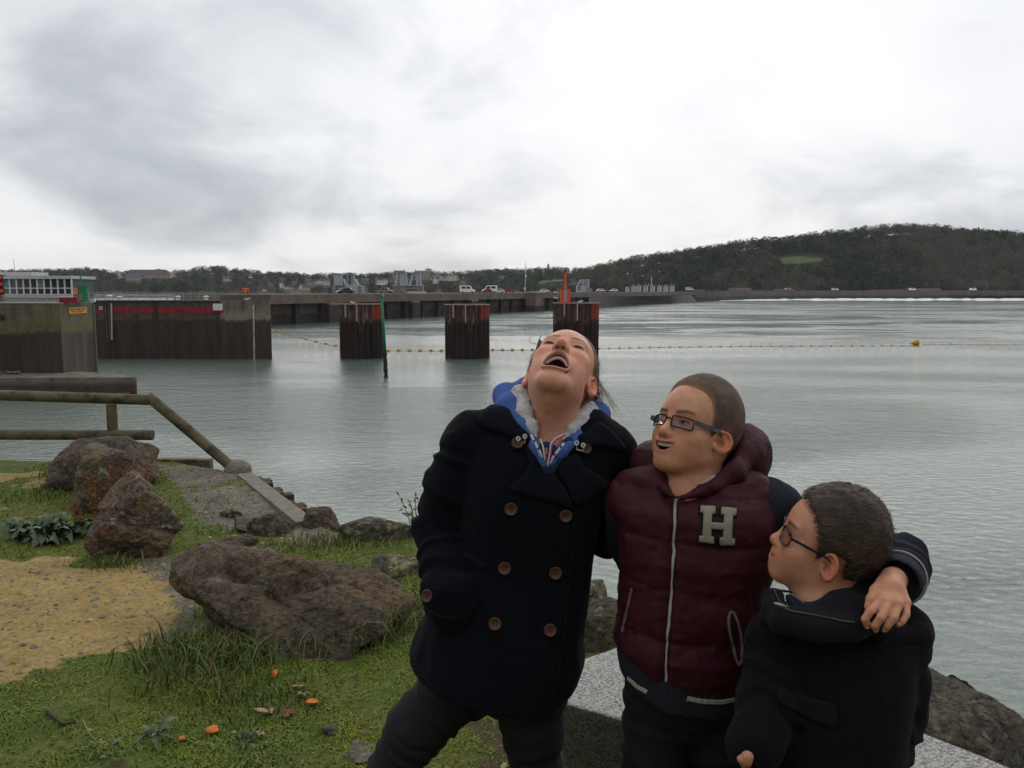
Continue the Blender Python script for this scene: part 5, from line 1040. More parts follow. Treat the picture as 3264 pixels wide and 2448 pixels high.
M_TREE = mat('foliage_far', (0, 0, 0), attr=True, scale=0.3, avar=0.15, rough=0.95, spec=0.1); M_TRUNK = mat('far_trunk', (0.055, 0.045, 0.038), rough=0.95)
def woods(name, lab, fn, n, dists, azs, seed, kinds, sc=1.0):
    r = np.random.default_rng(seed); TT = []; CC = []
    d = dists[0] + (dists[1] - dists[0])*r.uniform(0, 1, n)**0.85; a = r.uniform(azs[0], azs[1], n); x = a*d; z = fn(x, d)
    var = {k: [tree_geo(k, r) for _ in range(6)] for k in set(kinds)}
    patch = fbm(np.stack([x, d, 0*x], -1)*0.012, 2, seed=seed)
    for i in range(n):
        lim = min([1.0] + [(1.6 + d[i]*elev(w[3]) - z[i])/13.5 for w in HOLES + HOUSE_WINDOWS if w[0] < 1632 + FPX*a[i] < w[1] and d[i] < w[4]])
        if lim < 0.28: continue
        kd = kinds[int(np.clip((patch[i]*.9 + .5 + r.uniform(-.3, .3))*len(kinds), 0, len(kinds) - 1))]; T, C, h = var[kd][r.integers(6)]; s = min(r.uniform(.75, 1.2)*sc, lim*1.15); th = r.uniform(0, 6.28); ca, sa = math.cos(th), math.sin(th)
        V = T*s; V = np.stack([V[..., 0]*ca - V[..., 1]*sa, V[..., 0]*sa + V[..., 1]*ca, V[..., 2]], -1) + np.array((x[i], d[i], z[i] - 1.0)); TT.append(V.reshape(-1, 3)); CC.append((C*r.uniform(.8, 1.25)).reshape(-1, 3))
    V = np.concatenate(TT); F = np.arange(len(V)).reshape(-1, 3); tag(mesh_obj(name, V, F, M_TREE, cols=np.concatenate(CC)), lab, 'woodland', kind='stuff')
def tree(px, d, fn, kind, lab, seed, hpx=None, grp=None, nm=None):
    r = np.random.default_rng(seed); x = (px - 1632)/FPX*d; z = float(fn(np.array(x), np.array(float(d)))); T, C, h = tree_geo(kind, r, 2.2)
    s = 1.0
    if hpx: want = 1.6 + d*elev(hpx) - z; s = want/(h*1.0 + 0.3)
    V = T*s + np.array((x, d, z)); t = thing(nm or {'bare': 'bare_tree', 'ever': 'evergreen_tree', 'pine': 'pine_tree', 'conifer': 'conifer_tree'}[kind], lab, 'tree', (x, d, z - .5), grp)
    mesh_obj('crown', V.reshape(-1, 3), np.arange(len(V)*3).reshape(-1, 3), M_TREE, t, cols=C.reshape(-1, 3))
    mb = MB(); tr = h*s; mb.tube([(x, d, z - .5), (x + .3, d, z + tr*.4), (x, d, z + tr*.75)], [tr*.022, tr*.016, tr*.008], 6)
    for k in range(5): a = k*1.3 + seed; mb.tube([(x + .2, d, z + tr*(.38 + .07*k)), (x + tr*.16*math.cos(a), d + tr*.16*math.sin(a), z + tr*(.6 + .07*k))], [tr*.009, tr*.003], 5)
    mb.build('trunk', M_TRUNK, t)
# ---- houses
HOUSE_WINDOWS = []
M_SLATE = mat('slate_roof', (0.075, 0.075, 0.085), (0.055, 0.055, 0.062), scale=.5, rough=.7); M_GLZ = mat('far_window', (0.05, 0.055, 0.065), rough=.2)
def wallmat(c): return mat('house_wall', c, tuple(v*.85 for v in c), scale=.2, rough=.85)
H_W, H_C, H_G, H_P, H_B = wallmat((0.84, 0.83, 0.79)), wallmat((0.74, 0.66, 0.52)), wallmat((0.36, 0.335, 0.31)), wallmat((0.68, 0.44, 0.26)), wallmat((0.36, 0.27, 0.22))
def house(px0, px1, yr, ye, yb, D, wm_, lab, rows=2, cols=3, gable='x', chim=1, nm='house', depth=None, roofm=None, clear=True):
    def zz(py): return 1.6 + D*elev(py)
    xl, xr = (px0 - 1632)/FPX*D, (px1 - 1632)/FPX*D; w = xr - xl; dep = depth or max(8.0, w*.7); zb = zz(yb) - 3; ze = zz(ye); zr = zz(yr); xc = (xl + xr)/2
    t = thing(nm, lab, 'house' if nm == 'house' else 'building', (xc, D, zb)); MB().box((xc, D + dep/2, (zb + ze)/2), (w, dep, ze - zb)).build('wall', wm_, t); o = .4
    if gable == 'x': V = [(xl - o, D - o, ze), (xr + o, D - o, ze), (xr + o, D + dep + o, ze), (xl - o, D + dep + o, ze), (xl - o*.2, D + dep/2, zr), (xr + o*.2, D + dep/2, zr)]; F = [(0, 1, 5, 4), (2, 3, 4, 5), (1, 2, 5), (3, 0, 4), (3, 2, 1, 0)]
    elif gable == 'hip': V = [(xl - o, D - o, ze), (xr + o, D - o, ze), (xr + o, D + dep + o, ze), (xl - o, D + dep + o, ze), (xl + w*.12, D + dep/2, zr), (xr - w*.12, D + dep/2, zr)]; F = [(0, 1, 5, 4), (2, 3, 4, 5), (1, 2, 5), (3, 0, 4), (3, 2, 1, 0)]
    else: V = [(xl - o, D - o, ze), (xc, D - o, zr), (xr + o, D - o, ze), (xl - o, D + dep, ze), (xc, D + dep, zr), (xr + o, D + dep, ze)]; F = [(0, 3, 4, 1), (1, 4, 5, 2), (0, 2, 5, 3), (3, 5, 4)]
    rf = mesh_obj('roof', V, F, roofm or M_SLATE, t)
    if gable == 'y': mesh_obj('gable', [(xl, D - o - .1, ze), (xr, D - o - .1, ze), (xc, D - o - .1, zr - .5)], [(0, 1, 2)], wm_, t)
    zt = zz(yb); hh = (ze - zt)/max(rows, 1)
    for i in range(cols):
        for j in range(rows): MB().box((xl + w*(i + .5)/cols, D - .05, zt + hh*(j + .55)), (w/cols*.38, .12, hh*.48)).build('window', M_GLZ, t)
    for k in range(chim): MB().box((xl + w*(.12 + .76*k/max(chim - 1, 1)), D + dep*.5, zr + .6), (1.0, 1.0, 2.0)).build('chimney', H_B, rf)
    if clear: HOUSE_WINDOWS.append((px0 - 3, px1 + 3, yr, yb, D + 1))
    return t
house(402, 549, 859, 873, 885, 1270, H_B, 'long dark roofed apartment block on the left hilltop', 2, 16, 'hip', 0, 'apartment_block', 16); house(405, 455, 874, 884, 897, 1225, H_G, 'pale windowed house below the left end of the apartment block', 2, 4, 'x', 2)
house(383, 398, 868, 876, 884, 1268, H_C, 'small cream gabled house left of the apartment block', 1, 2, 'y'); house(551, 566, 868, 875, 882, 1268, H_C, 'small cream gabled house right of the apartment block', 1, 2, 'y')
house(712, 745, 880, 889, 900, 1190, H_W, 'white house standing alone in the dark trees', 2, 3, 'x', 1)
house(856, 881, 898, 907, 913, 1160, H_G, 'grey slate roofed house left of the village', 1, 3, 'x', 1); house(890, 911, 901, 910, 920, 1140, H_W, 'white gabled house at the left of the village', 2, 2, 'y'); house(911, 926, 908, 914, 926, 1120, H_C, 'cream round fronted house in the village', 2, 2, 'hip')
house(925, 939, 911, 917, 926, 1122, H_W, 'small white house right of the cream one', 1, 2, 'x'); house(957, 969, 908, 916, 925, 1118, H_W, 'narrow white gabled villa in the village', 2, 1, 'y'); house(968, 992, 909, 917, 930, 1110, H_P, 'peach villa with dark windows in the village', 2, 3, 'x', 2)
house(931, 957, 922, 928, 937, 1090, H_P, 'low brick house just above the dam wall', 1, 3, 'x', 1); house(840, 853, 921, 926, 937, 1090, H_W, 'small white shed above the dam near the lock', 1, 1, 'y')
house(929, 951, 890, 898, 907, 1200, H_G, 'grey house half hidden on the village slope', 2, 3, 'x', 2); house(975, 1010, 890, 898, 912, 1210, H_G, 'grey terrace house at the top of the village', 2, 4, 'x', 2); house(1008, 1035, 893, 899, 909, 1200, H_C, 'cream terrace house at the village top', 2, 3, 'y', 1)
house(1016, 1060, 886, 890, 899, 1240, H_B, 'long brown flat roofed block behind the village', 1, 7, 'hip', 0, 'apartment_block'); house(1034, 1060, 894, 897, 914, 1180, H_C, 'cream house left of the first gate tower', 2, 3, 'x', 1); house(985, 1008, 900, 906, 914, 1180, H_G, 'grey gabled house in mid village', 1, 2, 'y', 1)
house(893, 915, 886, 892, 900, 1230, H_B, 'brown house among the trees above the village', 1, 2, 'x', 2); house(1150, 1180, 886, 893, 903, 1220, H_G, 'grey roofed house right of the first gate tower', 1, 3, 'x', 1); house(1198, 1235, 887, 894, 906, 1190, H_W, 'long white house between the gate towers', 1, 5, 'x', 1)
house(1238, 1262, 882, 890, 898, 1230, H_B, 'brown house left of the second gate tower', 2, 2, 'x', 1); house(1255, 1292, 862, 872, 900, 1260, H_B, 'tall brown villa behind the second gate tower', 3, 3, 'hip', 2); house(1318, 1372, 862, 869, 893, 1262, H_B, 'large pinkish mansion on the hill right of the gate frames', 3, 6, 'hip', 2, 'mansion')
house(1375, 1402, 876, 882, 893, 1245, H_G, 'grey gabled house right of the mansion', 1, 2, 'y', 1); house(1405, 1460, 874, 880, 893, 1250, H_C, 'long cream house with grey roof on the skyline', 2, 7, 'hip', 2); house(1381, 1400, 888, 894, 902, 1190, H_W, 'small white house below the mansion', 1, 2, 'y', 1)
house(1464, 1490, 893, 900, 919, 1120, H_B, 'brown two gabled house above the minibus', 2, 3, 'y', 2); house(1590, 1612, 878, 882, 889, 1240, H_G, 'faint grey house in the woods left of the mast', 1, 3, 'x', 1); house(1800, 1813, 853, 857, 869, 1290, H_G, 'small grey turret building beside the orange mast', 2, 2, 'hip', 0, 'turret', 8)
D = 1300.0; px = 1746.5; x = (px - 1632)/FPX*D; zz = lambda py: 1.6 + D*elev(py); t = thing('stone_tower', 'slender stone tower on the far skyline', 'tower', (x, D, zz(885)))
MB().tube([(x, D, zz(885)), (x, D, zz(851))], [2.0, 1.75], 14).build('shaft', H_G, t); MB().tube([(x, D, zz(851)), (x, D, zz(849)), (x, D, zz(848.9))], [1.8, 2.3, 2.3], 14).build('gallery', H_G, t); MB().tube([(x, D, zz(849)), (x, D, zz(844))], 1.55, 14).build('lantern_room', H_G, t); MB().tube([(x, D, zz(844)), (x, D, zz(842.5)), (x, D, zz(840.5))], [1.7, 1.2, .1], 14).build('dome', M_SLATE, t)
o = onq(1895 - 30, 1870, 0, 1, 1200, 1) if False else None
# ---- woods
woods('woodland', 'mixed bare and evergreen wood covering the right hill', hill_r, 4300, (778, 930), (0.04, 0.92), 3, ['ever', 'ever', 'bare', 'ever', 'bare', 'bare'])
woods('woodland', 'dark wood covering the distant left hills', hill_l, 4200, (1030, 1330), (-0.90, 0.17), 5, ['ever', 'ever', 'bare', 'ever', 'bare', 'ever'])
PXR = [(1925, 858), (1968, 852), (2035, 832), (2085, 822), (2140, 818), (2180, 810), (2235, 800), (2280, 795), (2325, 787), (2370, 782), (2415, 775), (2455, 770), (2500, 766), (2545, 758), (2590, 748), (2630, 752), (2675, 744), (2725, 738), (2770, 734), (2815, 736), (2860, 733), (2905, 732), (2950, 734), (3015, 738), (3055, 744), (3110, 748), (3150, 750), (3225, 756)]
words = ORDS
for i, (a, b_) in enumerate(PXR): tree(a, 898 + 6*(i % 3), hill_r, 'bare', words[i] + ' bare tree from the left along the right hill skyline', 700 + i, b_ + 1, 'bare trees on the right hill skyline')
for i, (a, b_, k, lb) in enumerate([(2985, 734, 'pine', 'dark flat topped pine on the right hill skyline'), (3065, 739, 'pine', 'second dark pine right of the flat topped one'), (3190, 729, 'conifer', 'tall dark conifer at the right end of the skyline'), (1908, 855, 'ever', 'round evergreen where the right hill begins'), (2460, 760 + 8, 'ever', 'dark evergreen on the middle of the right hill skyline'), (2570, 752, 'ever', 'round evergreen above the green meadow')]): tree(a, 893, hill_r, k, lb, 800 + i, b_)
LT = [(92, 872, 'pine'), (122, 864, 'ever'), (152, 868, 'ever'), (205, 868, 'bare'), (235, 866, 'bare'), (275, 862, 'ever'), (308, 865, 'ever'), (342, 863, 'ever'), (575, 880, 'ever'), (612, 875, 'pine'), (640, 866, 'bare'), (662, 861, 'pine'), (701, 860, 'ever'), (738, 871, 'conifer'), (757, 864, 'pine'), (785, 872, 'ever'), (826, 871, 'conifer'), (860, 878, 'ever'), (896, 868, 'bare'), (928, 874, 'pine'), (945, 880, 'ever'), (1150, 876, 'ever'), (1168, 880, 'ever'), (1206, 870, 'bare'), (1200, 880, 'ever'), (1230, 878, 'pine'), (1300, 866, 'ever'), (1366, 853, 'ever'), (1470, 872, 'ever'), (1500, 869, 'ever'), (1521, 859, 'ever'), (1550, 868, 'conifer'), (1575, 863, 'bare'), (1610, 860, 'bare'), (1635, 857, 'bare'), (1690, 864, 'ever'), (1770, 864, 'bare'), (1860, 861, 'ever'), (1830, 858, 'bare')]
for i, (a, b_, k) in enumerate(LT):
    near = 'the lock control building' if a < 250 else 'the long apartment block' if a < 600 else 'the lone white house' if a < 800 else 'the hillside village' if a < 1060 else 'the two gate towers' if a < 1400 else 'the dam mast' if a < 1740 else 'the slender stone tower'
    same = [q for q in LT if (q[2] == k) and (('a' if q[0] < 250 else 'b' if q[0] < 600 else 'c' if q[0] < 800 else 'd' if q[0] < 1060 else 'e' if q[0] < 1400 else 'f' if q[0] < 1740 else 'g') == ('a' if a < 250 else 'b' if a < 600 else 'c' if a < 800 else 'd' if a < 1060 else 'e' if a < 1400 else 'f' if a < 1740 else 'g'))]
    idx = sorted(q[0] for q in same).index(a); ordn = '' if len(same) == 1 else (words[idx] + ' ')
    tree(a, 1305, hill_l, k, ordn + {'bare': 'bare twiggy tree', 'ever': 'rounded evergreen', 'pine': 'flat topped pine', 'conifer': 'pointed conifer'}[k] + (' from the left' if ordn else '') + ' on the far skyline above ' + near, 900 + i, b_ + 1)
# ================================================================== implicit modelling for bodies and clothes
def axis(lo, hi, fine, hf, hc):
    out = [lo]
    while out[-1] < hi: 
        x = out[-1]; f = any(a - hc <= x <= b for a, b in fine); out.append(x + (hf if f else hc))
    return np.array(out, np.float32)
class Field:
    def __init__(s, lo, hi, h, fine=None, hf=None):
        s.ax = [axis(lo[i], hi[i], [(f[0][i], f[1][i]) for f in (fine or [])], hf or h, h) for i in range(3)]; s.f = np.full([len(a) for a in s.ax], 0.06, np.float32)
    def apply(s, prim, k=0.0, op='u'):
        fn, lo, hi = prim; m = 0.03 + k; sl = []; g = []
        for i in range(3):
            a = np.searchsorted(s.ax[i], lo[i] - m); b = np.searchsorted(s.ax[i], hi[i] + m); sl.append(slice(a, b)); g.append(s.ax[i][a:b])
        if min(len(q) for q in g) == 0: return s
        P = np.stack(np.meshgrid(*g, indexing='ij'), -1); d = fn(P).astype(np.float32); c = s.f[tuple(sl)]
        if op == 's': d = -d
        if op == 'u': r = smin(c, d, k)
        else: r = -smin(-c, -d, k)
        s.f[tuple(sl)] = r; return s
    def u(s, prim, k=0.0): return s.apply(prim, k, 'u')
    def sub(s, prim, k=0.0): return s.apply(prim, k, 's')
    def cut(s, fn, k=0.0):       # keep fn(P) < 0
        P = np.stack(np.meshgrid(*s.ax, indexing='ij'), -1); s.f = -smin(-s.f, -fn(P).astype(np.float32), k); return s
    def mesh(s, smooth=1):
        V, F = surfnet(s.ax, s.f)
        for _ in range(smooth): V = relax(V, F, 0.5)
        return V, F
def smin(a, b, k):
    if k <= 0: return np.minimum(a, b)
    h = np.clip(0.5 + 0.5*(b - a)/k, 0, 1); return b*(1 - h) + a*h - k*h*(1 - h)
def surfnet(ax, f):
    s = f < 0; n = np.array(f.shape) - 1; cnt = np.zeros(n, np.uint8)
    cs = [(a, b, c) for a in (0, 1) for b in (0, 1) for c in (0, 1)]
    for a, b, c in cs: cnt += s[a:a + n[0], b:b + n[1], c:c + n[2]]
    I = np.argwhere((cnt > 0) & (cnt < 8)); ids = np.full(n, -1, np.int32); ids[tuple(I.T)] = np.arange(len(I))
    v = np.stack([f[I[:, 0] + a, I[:, 1] + b, I[:, 2] + c] for a, b, c in cs], -1); acc = np.zeros((len(I), 3)); w = np.zeros(len(I))
    for p in range(8):
        for q in range(p + 1, 8):
            if sum(abs(cs[p][i] - cs[q][i]) for i in range(3)) != 1: continue
            cr = (v[:, p] < 0) != (v[:, q] < 0); t = np.where(cr, v[:, p]/np.where(cr, v[:, p] - v[:, q], 1), 0)
            pos = np.array(cs[p]) + t[:, None]*(np.array(cs[q]) - np.array(cs[p])); acc += np.where(cr[:, None], pos, 0); w += cr
    u = acc/w[:, None]; V = np.stack([ax[i][I[:, i]] + u[:, i]*(ax[i][I[:, i] + 1] - ax[i][I[:, i]]) for i in range(3)], -1); Fs = []
    for d in range(3):
        e1, e2 = (d + 1) % 3, (d + 2) % 3; sa = [slice(None)]*3; sb = [slice(None)]*3; sa[d] = slice(0, -1); sb[d] = slice(1, None)
        A = s[tuple(sa)]; B = s[tuple(sb)]; E = np.argwhere(A != B); E = E[(E[:, e1] > 0) & (E[:, e2] > 0) & (E[:, e1] < n[e1]) & (E[:, e2] < n[e2])]; q = []
        for (o1, o2) in ((-1, -1), (0, -1), (0, 0), (-1, 0)): C = E.copy(); C[:, e1] += o1; C[:, e2] += o2; q.append(ids[tuple(C.T)])
        q = np.stack(q, -1); fl = ~A[tuple(E.T)]; q[fl] = q[fl][:, ::-1]; Fs.append(q)
    F = np.concatenate(Fs); F = F[(F >= 0).all(1)]; return V, F
def relax(V, F, a):
    S = np.zeros_like(V); c = np.zeros(len(V))
    for i in range(4):
        j = (i + 1) % 4
        for p, q in ((i, j), (j, i)):
            for k in range(3): S[:, k] += np.bincount(F[:, p], V[F[:, q], k], len(V))
            c += np.bincount(F[:, p], minlength=len(V))
    return V*(1 - a) + a*S/np.maximum(c, 1)[:, None]
def normals(V, F):
    n = np.cross(V[F[:, 2]] - V[F[:, 0]], V[F[:, 3 if F.shape[1] > 3 else 1]] - V[F[:, 1]]) if F.shape[1] > 3 else np.cross(V[F[:, 1]] - V[F[:, 0]], V[F[:, 2]] - V[F[:, 0]])
    N = np.zeros_like(V)
    for i in range(F.shape[1]):
        for k in range(3): N[:, k] += np.bincount(F[:, i], n[:, k], len(V))
    return N/np.maximum(np.linalg.norm(N, axis=1), 1e-12)[:, None]
# ---- primitives
def cap(a, b, ra, rb=None):
    a = np.array(a, float); b = np.array(b, float); rb = ra if rb is None else rb; ab = b - a; L2 = max(ab@ab, 1e-12); m = max(ra, rb)
    def fn(P):
        t = np.clip(((P - a)@ab)/L2, 0, 1); return np.linalg.norm(P - a - t[..., None]*ab, axis=-1) - (ra + (rb - ra)*t)
    return fn, np.minimum(a, b) - m, np.maximum(a, b) + m
def ell(c, r, M=None):
    c = np.array(c, float); r = np.array(r, float); M = np.eye(3) if M is None else np.array(M)
    e = np.abs(M)@r
    def fn(P):
        q = (P - c)@M; k0 = np.linalg.norm(q/r, axis=-1); k1 = np.linalg.norm(q/(r*r), axis=-1); return k0*(k0 - 1)/np.maximum(k1, 1e-9)
    return fn, c - e, c + e
def loft(levels, pw=2.3):
    """levels: (centre xyz, half width, half depth) from top to bottom, elliptic slices"""
    L = sorted([(l[0][2], l[0][0], l[0][1], l[1], l[2]) for l in levels]); A = np.array(L); z = A[:, 0]; zz = np.linspace(z[0], z[-1], 240); T = [np.interp(zz, z, A[:, i]) for i in range(1, 5)]
    ker = np.ones(25)/25; T = [np.convolve(np.pad(t, 12, 'edge'), ker, 'valid') for t in T]
    def fn(P):
        q = P[..., 2]; cx, cy, a, b = [np.interp(q, zz, t) for t in T]; k = (np.abs((P[..., 0] - cx)/a)**pw + np.abs((P[..., 1] - cy)/b)**pw)**(1/pw)
        d = (k - 1)*np.minimum(a, b)*np.where(k > 1, 0.9, 1.0); return np.maximum(d, np.maximum(q - z[-1], z[0] - q))
    m = A[:, 3].max(); mb = A[:, 4].max(); return fn, np.array((A[:, 1].min() - m, A[:, 2].min() - mb, z[0])), np.array((A[:, 1].max() + m, A[:, 2].max() + mb, z[-1]))
def chain(F_, pts, rad, k=0.01, op='u'):
    for i in range(len(pts) - 1): F_.apply(cap(pts[i], pts[i + 1], rad[i], rad[i + 1]), k, op)
def pxloft(rows): return loft([(W((a + b)/2, py, d), (b - a)/2*d/FPX, hb) for (py, a, b, d, hb) in rows])
# ---- heads
class Frame:
    def __init__(s, o, yaw, pitch, roll, sc):
        Rz = np.array(Matrix.Rotation(-R(yaw), 3, 'Z')); f = Rz@np.array((0, -1., 0)); u = np.array((0, 0, 1.)); r = np.cross(f, u); p = R(pitch); f, u = f*math.cos(p) + u*math.sin(p), u*math.cos(p) - f*math.sin(p)
        q = R(roll); r, u = r*math.cos(q) + u*math.sin(q), u*math.cos(q) - r*math.sin(q); s.o = np.array(o, float); s.M = np.stack([r, f, u], 1); s.s = sc
    def p(s, *q): return s.o + s.M@(np.array(q, float)*s.s)
    def inv(s, P): return ((P - s.o)@s.M)/s.s
    def ell(s, c, r, rot=None): return ell(s.p(*c), np.array(r)*s.s, s.M if rot is None else s.M@rot)
    def cap(s, a, b, ra, rb=None): return cap(s.p(*a), s.p(*b), ra*s.s, (ra if rb is None else rb)*s.s)
    def prim(s, fn, lo, hi):
        C = np.array([s.p(x, y, z) for x in (lo[0], hi[0]) for y in (lo[1], hi[1]) for z in (lo[2], hi[2])]); return (lambda P: fn(s.inv(P))*s.s), C.min(0), C.max(0)
def rotm(ax, deg): return np.array(Matrix.Rotation(R(deg), 3, ax))
HEAD0 = dict(crz=0.100, cz=0.042, face=1.0, jaw=0.0, mouth=(0.024, 0.006), zm=-0.052, smile=0.004, lip=0.0052, eye=0.35, cheek=0.0, chin=0.0, width=1.0, earflare=22, nose=0.0, eary=0.004, ears=1.0, jw=0.047, nz=0.0, chy=0.0, earz=1.0, ymo=0.0, nw=1.0, chr=1.0, nr=1.0)
def head_sdf(g, H, o):
    p = dict(HEAD0); p.update(o); wd = p['width']; jd = p['jaw']; zm = p['zm']; mw, mh = p['mouth']; ck = p['cheek']
    g.u(H.ell((0, -0.006, p['cz']), (0.0745*wd, 0.098, p['crz'])), 0)
    g.u(H.ell((0, 0.030, 0.045), (0.061*wd, 0.064, 0.058)), 0.03)
    g.u(H.ell((0, 0.035, -0.018), (0.0575*wd, 0.060, 0.060)), 0.025)
    g.u(H.ell((0, 0.036 - 0.3*jd + p['chy'], -0.056 - jd), (0.0455*wd, 0.056, 0.042)), 0.03)
    g.u(H.ell((0, 0.079 - 0.35*jd + p['chy'], -0.084 - jd + p['chin']), (0.021*p['chr'], 0.018*p['chr'], 0.017*p['chr'])), 0.02)
    for s in (-1, 1):
        g.u(H.ell((s*0.041*wd, 0.061, -0.014 + ck), (0.024, 0.024, 0.022)), 0.022)
        g.u(H.cap((s*p['jw']*wd, 0.010, -0.046 - jd*.5), (s*0.018, 0.074 - .3*jd + p['chy'], -0.084 - jd), 0.016, 0.014), 0.025)
    for s in (-1, 1): g.u(H.ell((s*0.038*wd, 0.046, -0.038 - .3*jd), (0.022, 0.030, 0.028)), 0.024)
    g.u(H.ell((0, 0.078, -0.046 - jd*.4), (0.030, 0.024, 0.026)), 0.018)
    g.u(H.cap((-0.036, 0.079, 0.034), (0.036, 0.079, 0.034), 0.011), 0.016)
    for s in (-1, 1): g.sub(H.ell((s*0.032, 0.103, 0.016), (0.017, 0.014, 0.011)), 0.014)
    ns = p['nose']; g.u(H.cap((0, 0.085, 0.026), (0, 0.107 + ns, -0.012 + p['nz']), 0.0072*p['nw'], 0.0092*p['nw']), 0.014); g.u(H.ell((0, 0.108 + ns, -0.017 + p['nz']), (0.0115, 0.0105, 0.0095)), 0.008)
    for s in (-1, 1): g.u(H.ell((s*0.0122*p['nw'], 0.098 + ns*.6, -0.021 + p['nz']), (0.0078, 0.0095 + ns*.4, 0.0075)), 0.006)
    for s in (-1, 1): g.sub(H.ell((s*0.0068, 0.1035 + ns*.6, -0.0295 + p['nz']), (0.0040*p['nr'], 0.0055*p['nr'], 0.0055*p['nr'])), 0.002)
    # eyelids with a slit
    eo = p['eye']
    for s in (-1, 1):
        g.u(H.ell((s*0.0315, 0.0765, 0.0155), (0.0152, 0.0140, 0.0135)), 0.005)
        g.sub(H.ell((s*0.0315, 0.0920, 0.0145), (0.0125, 0.010, 0.0046*eo + 0.0012)), 0.0015)
    # mouth
    zc = zm - jd*0.45; ym = 0.0985 - 0.30*max(jd, 0) + p['ymo']
    def ring(q):
        x = q[..., 0]/mw; z = (q[..., 2] - zc - p['smile']*(x*x))/mh; k = np.sqrt(x*x + z*z); rho = (k - 1)*np.minimum(mw, mh)/np.maximum(np.sqrt((x*x*(mh/mw if mh < mw else 1)**2 + z*z)/np.maximum(k*k, 1e-6)), 0.35); y = q[..., 1] - (ym - 9.0*q[..., 0]**2 - 0.30*np.minimum(q[..., 2] - zm, 0)*0)
        return np.sqrt(rho*rho + (y*0.8)**2)
    lr = p['lip']
    g.u(H.prim(lambda q: ring(q) - lr, (-mw - .01, ym - .03, zc - mh - .012), (mw + .01, ym + .012, zc + mh + .016)), 0.006)
    def cav(q):
        x = q[..., 0]/(mw*.97); z = (q[..., 2] - zc - p['smile']*(x*x))/(mh*.93); k = np.sqrt(x*x + z*z); return np.maximum((k - 1)*min(mw, mh), 0.045 - q[..., 1])
    g.sub(H.prim(cav, (-mw, 0.04, zc - mh - .01), (mw, 0.13, zc + mh + .012)), 0.003)
    # ears
    for s in (-1, 1):
        rt = rotm('Z', s*p['earflare'])@rotm('X', -12); es = p['ears']; c = np.array((s*(0.0775*wd + .004*(es - 1)*10*.3), p['eary'], -0.002))
        g.u(H.ell(c, (0.0088, 0.0190*es, 0.030*es*p['earz']), rt), 0.005)
        g.sub(H.ell(c + rt@np.array((s*0.0075, 0.005, -0.005*p['earz'])), (0.0135, 0.0105*es, 0.0125*es*p['earz']), rt), 0.002); g.sub(H.ell(c + rt@np.array((s*0.0095, -0.001, 0.006*p['earz'])), (0.0085, 0.0135*es, 0.0190*es*p['earz']), rt), 0.002)
        hx = [c + rt@np.array((s*0.0060, -.001 - 0.0165*es*math.sin(a_), 0.0265*es*p['earz']*math.cos(a_))) for a_ in np.linspace(-1.2, 3.0, 12)]
        for i_ in range(11): g.u(H.cap(hx[i_], hx[i_ + 1], 0.0030), 0.002)
        g.u(H.ell(c + rt@np.array((s*0.001, -0.001, -0.025*es*p['earz'])), (0.005, 0.009, 0.009), rt), 0.004)
        g.u(H.cap(c + rt@np.array((s*0.003, -0.004, 0.014)), c + rt@np.array((s*0.004, -0.0085, -0.010)), 0.0028), 0.002); g.u(H.cap(c + rt@np.array((s*0.001, 0.013, -0.004)), c + rt@np.array((s*0.001, 0.013, -0.012)), 0.0035), 0.003)
    p['ring'] = ring; p['zc'] = zc; p['ym'] = ym; return p
def brow_line(x): return 0.034 + 0.0045*np.sin(np.clip((np.abs(x) - 0.012)/0.038, 0, 1)*2.4)
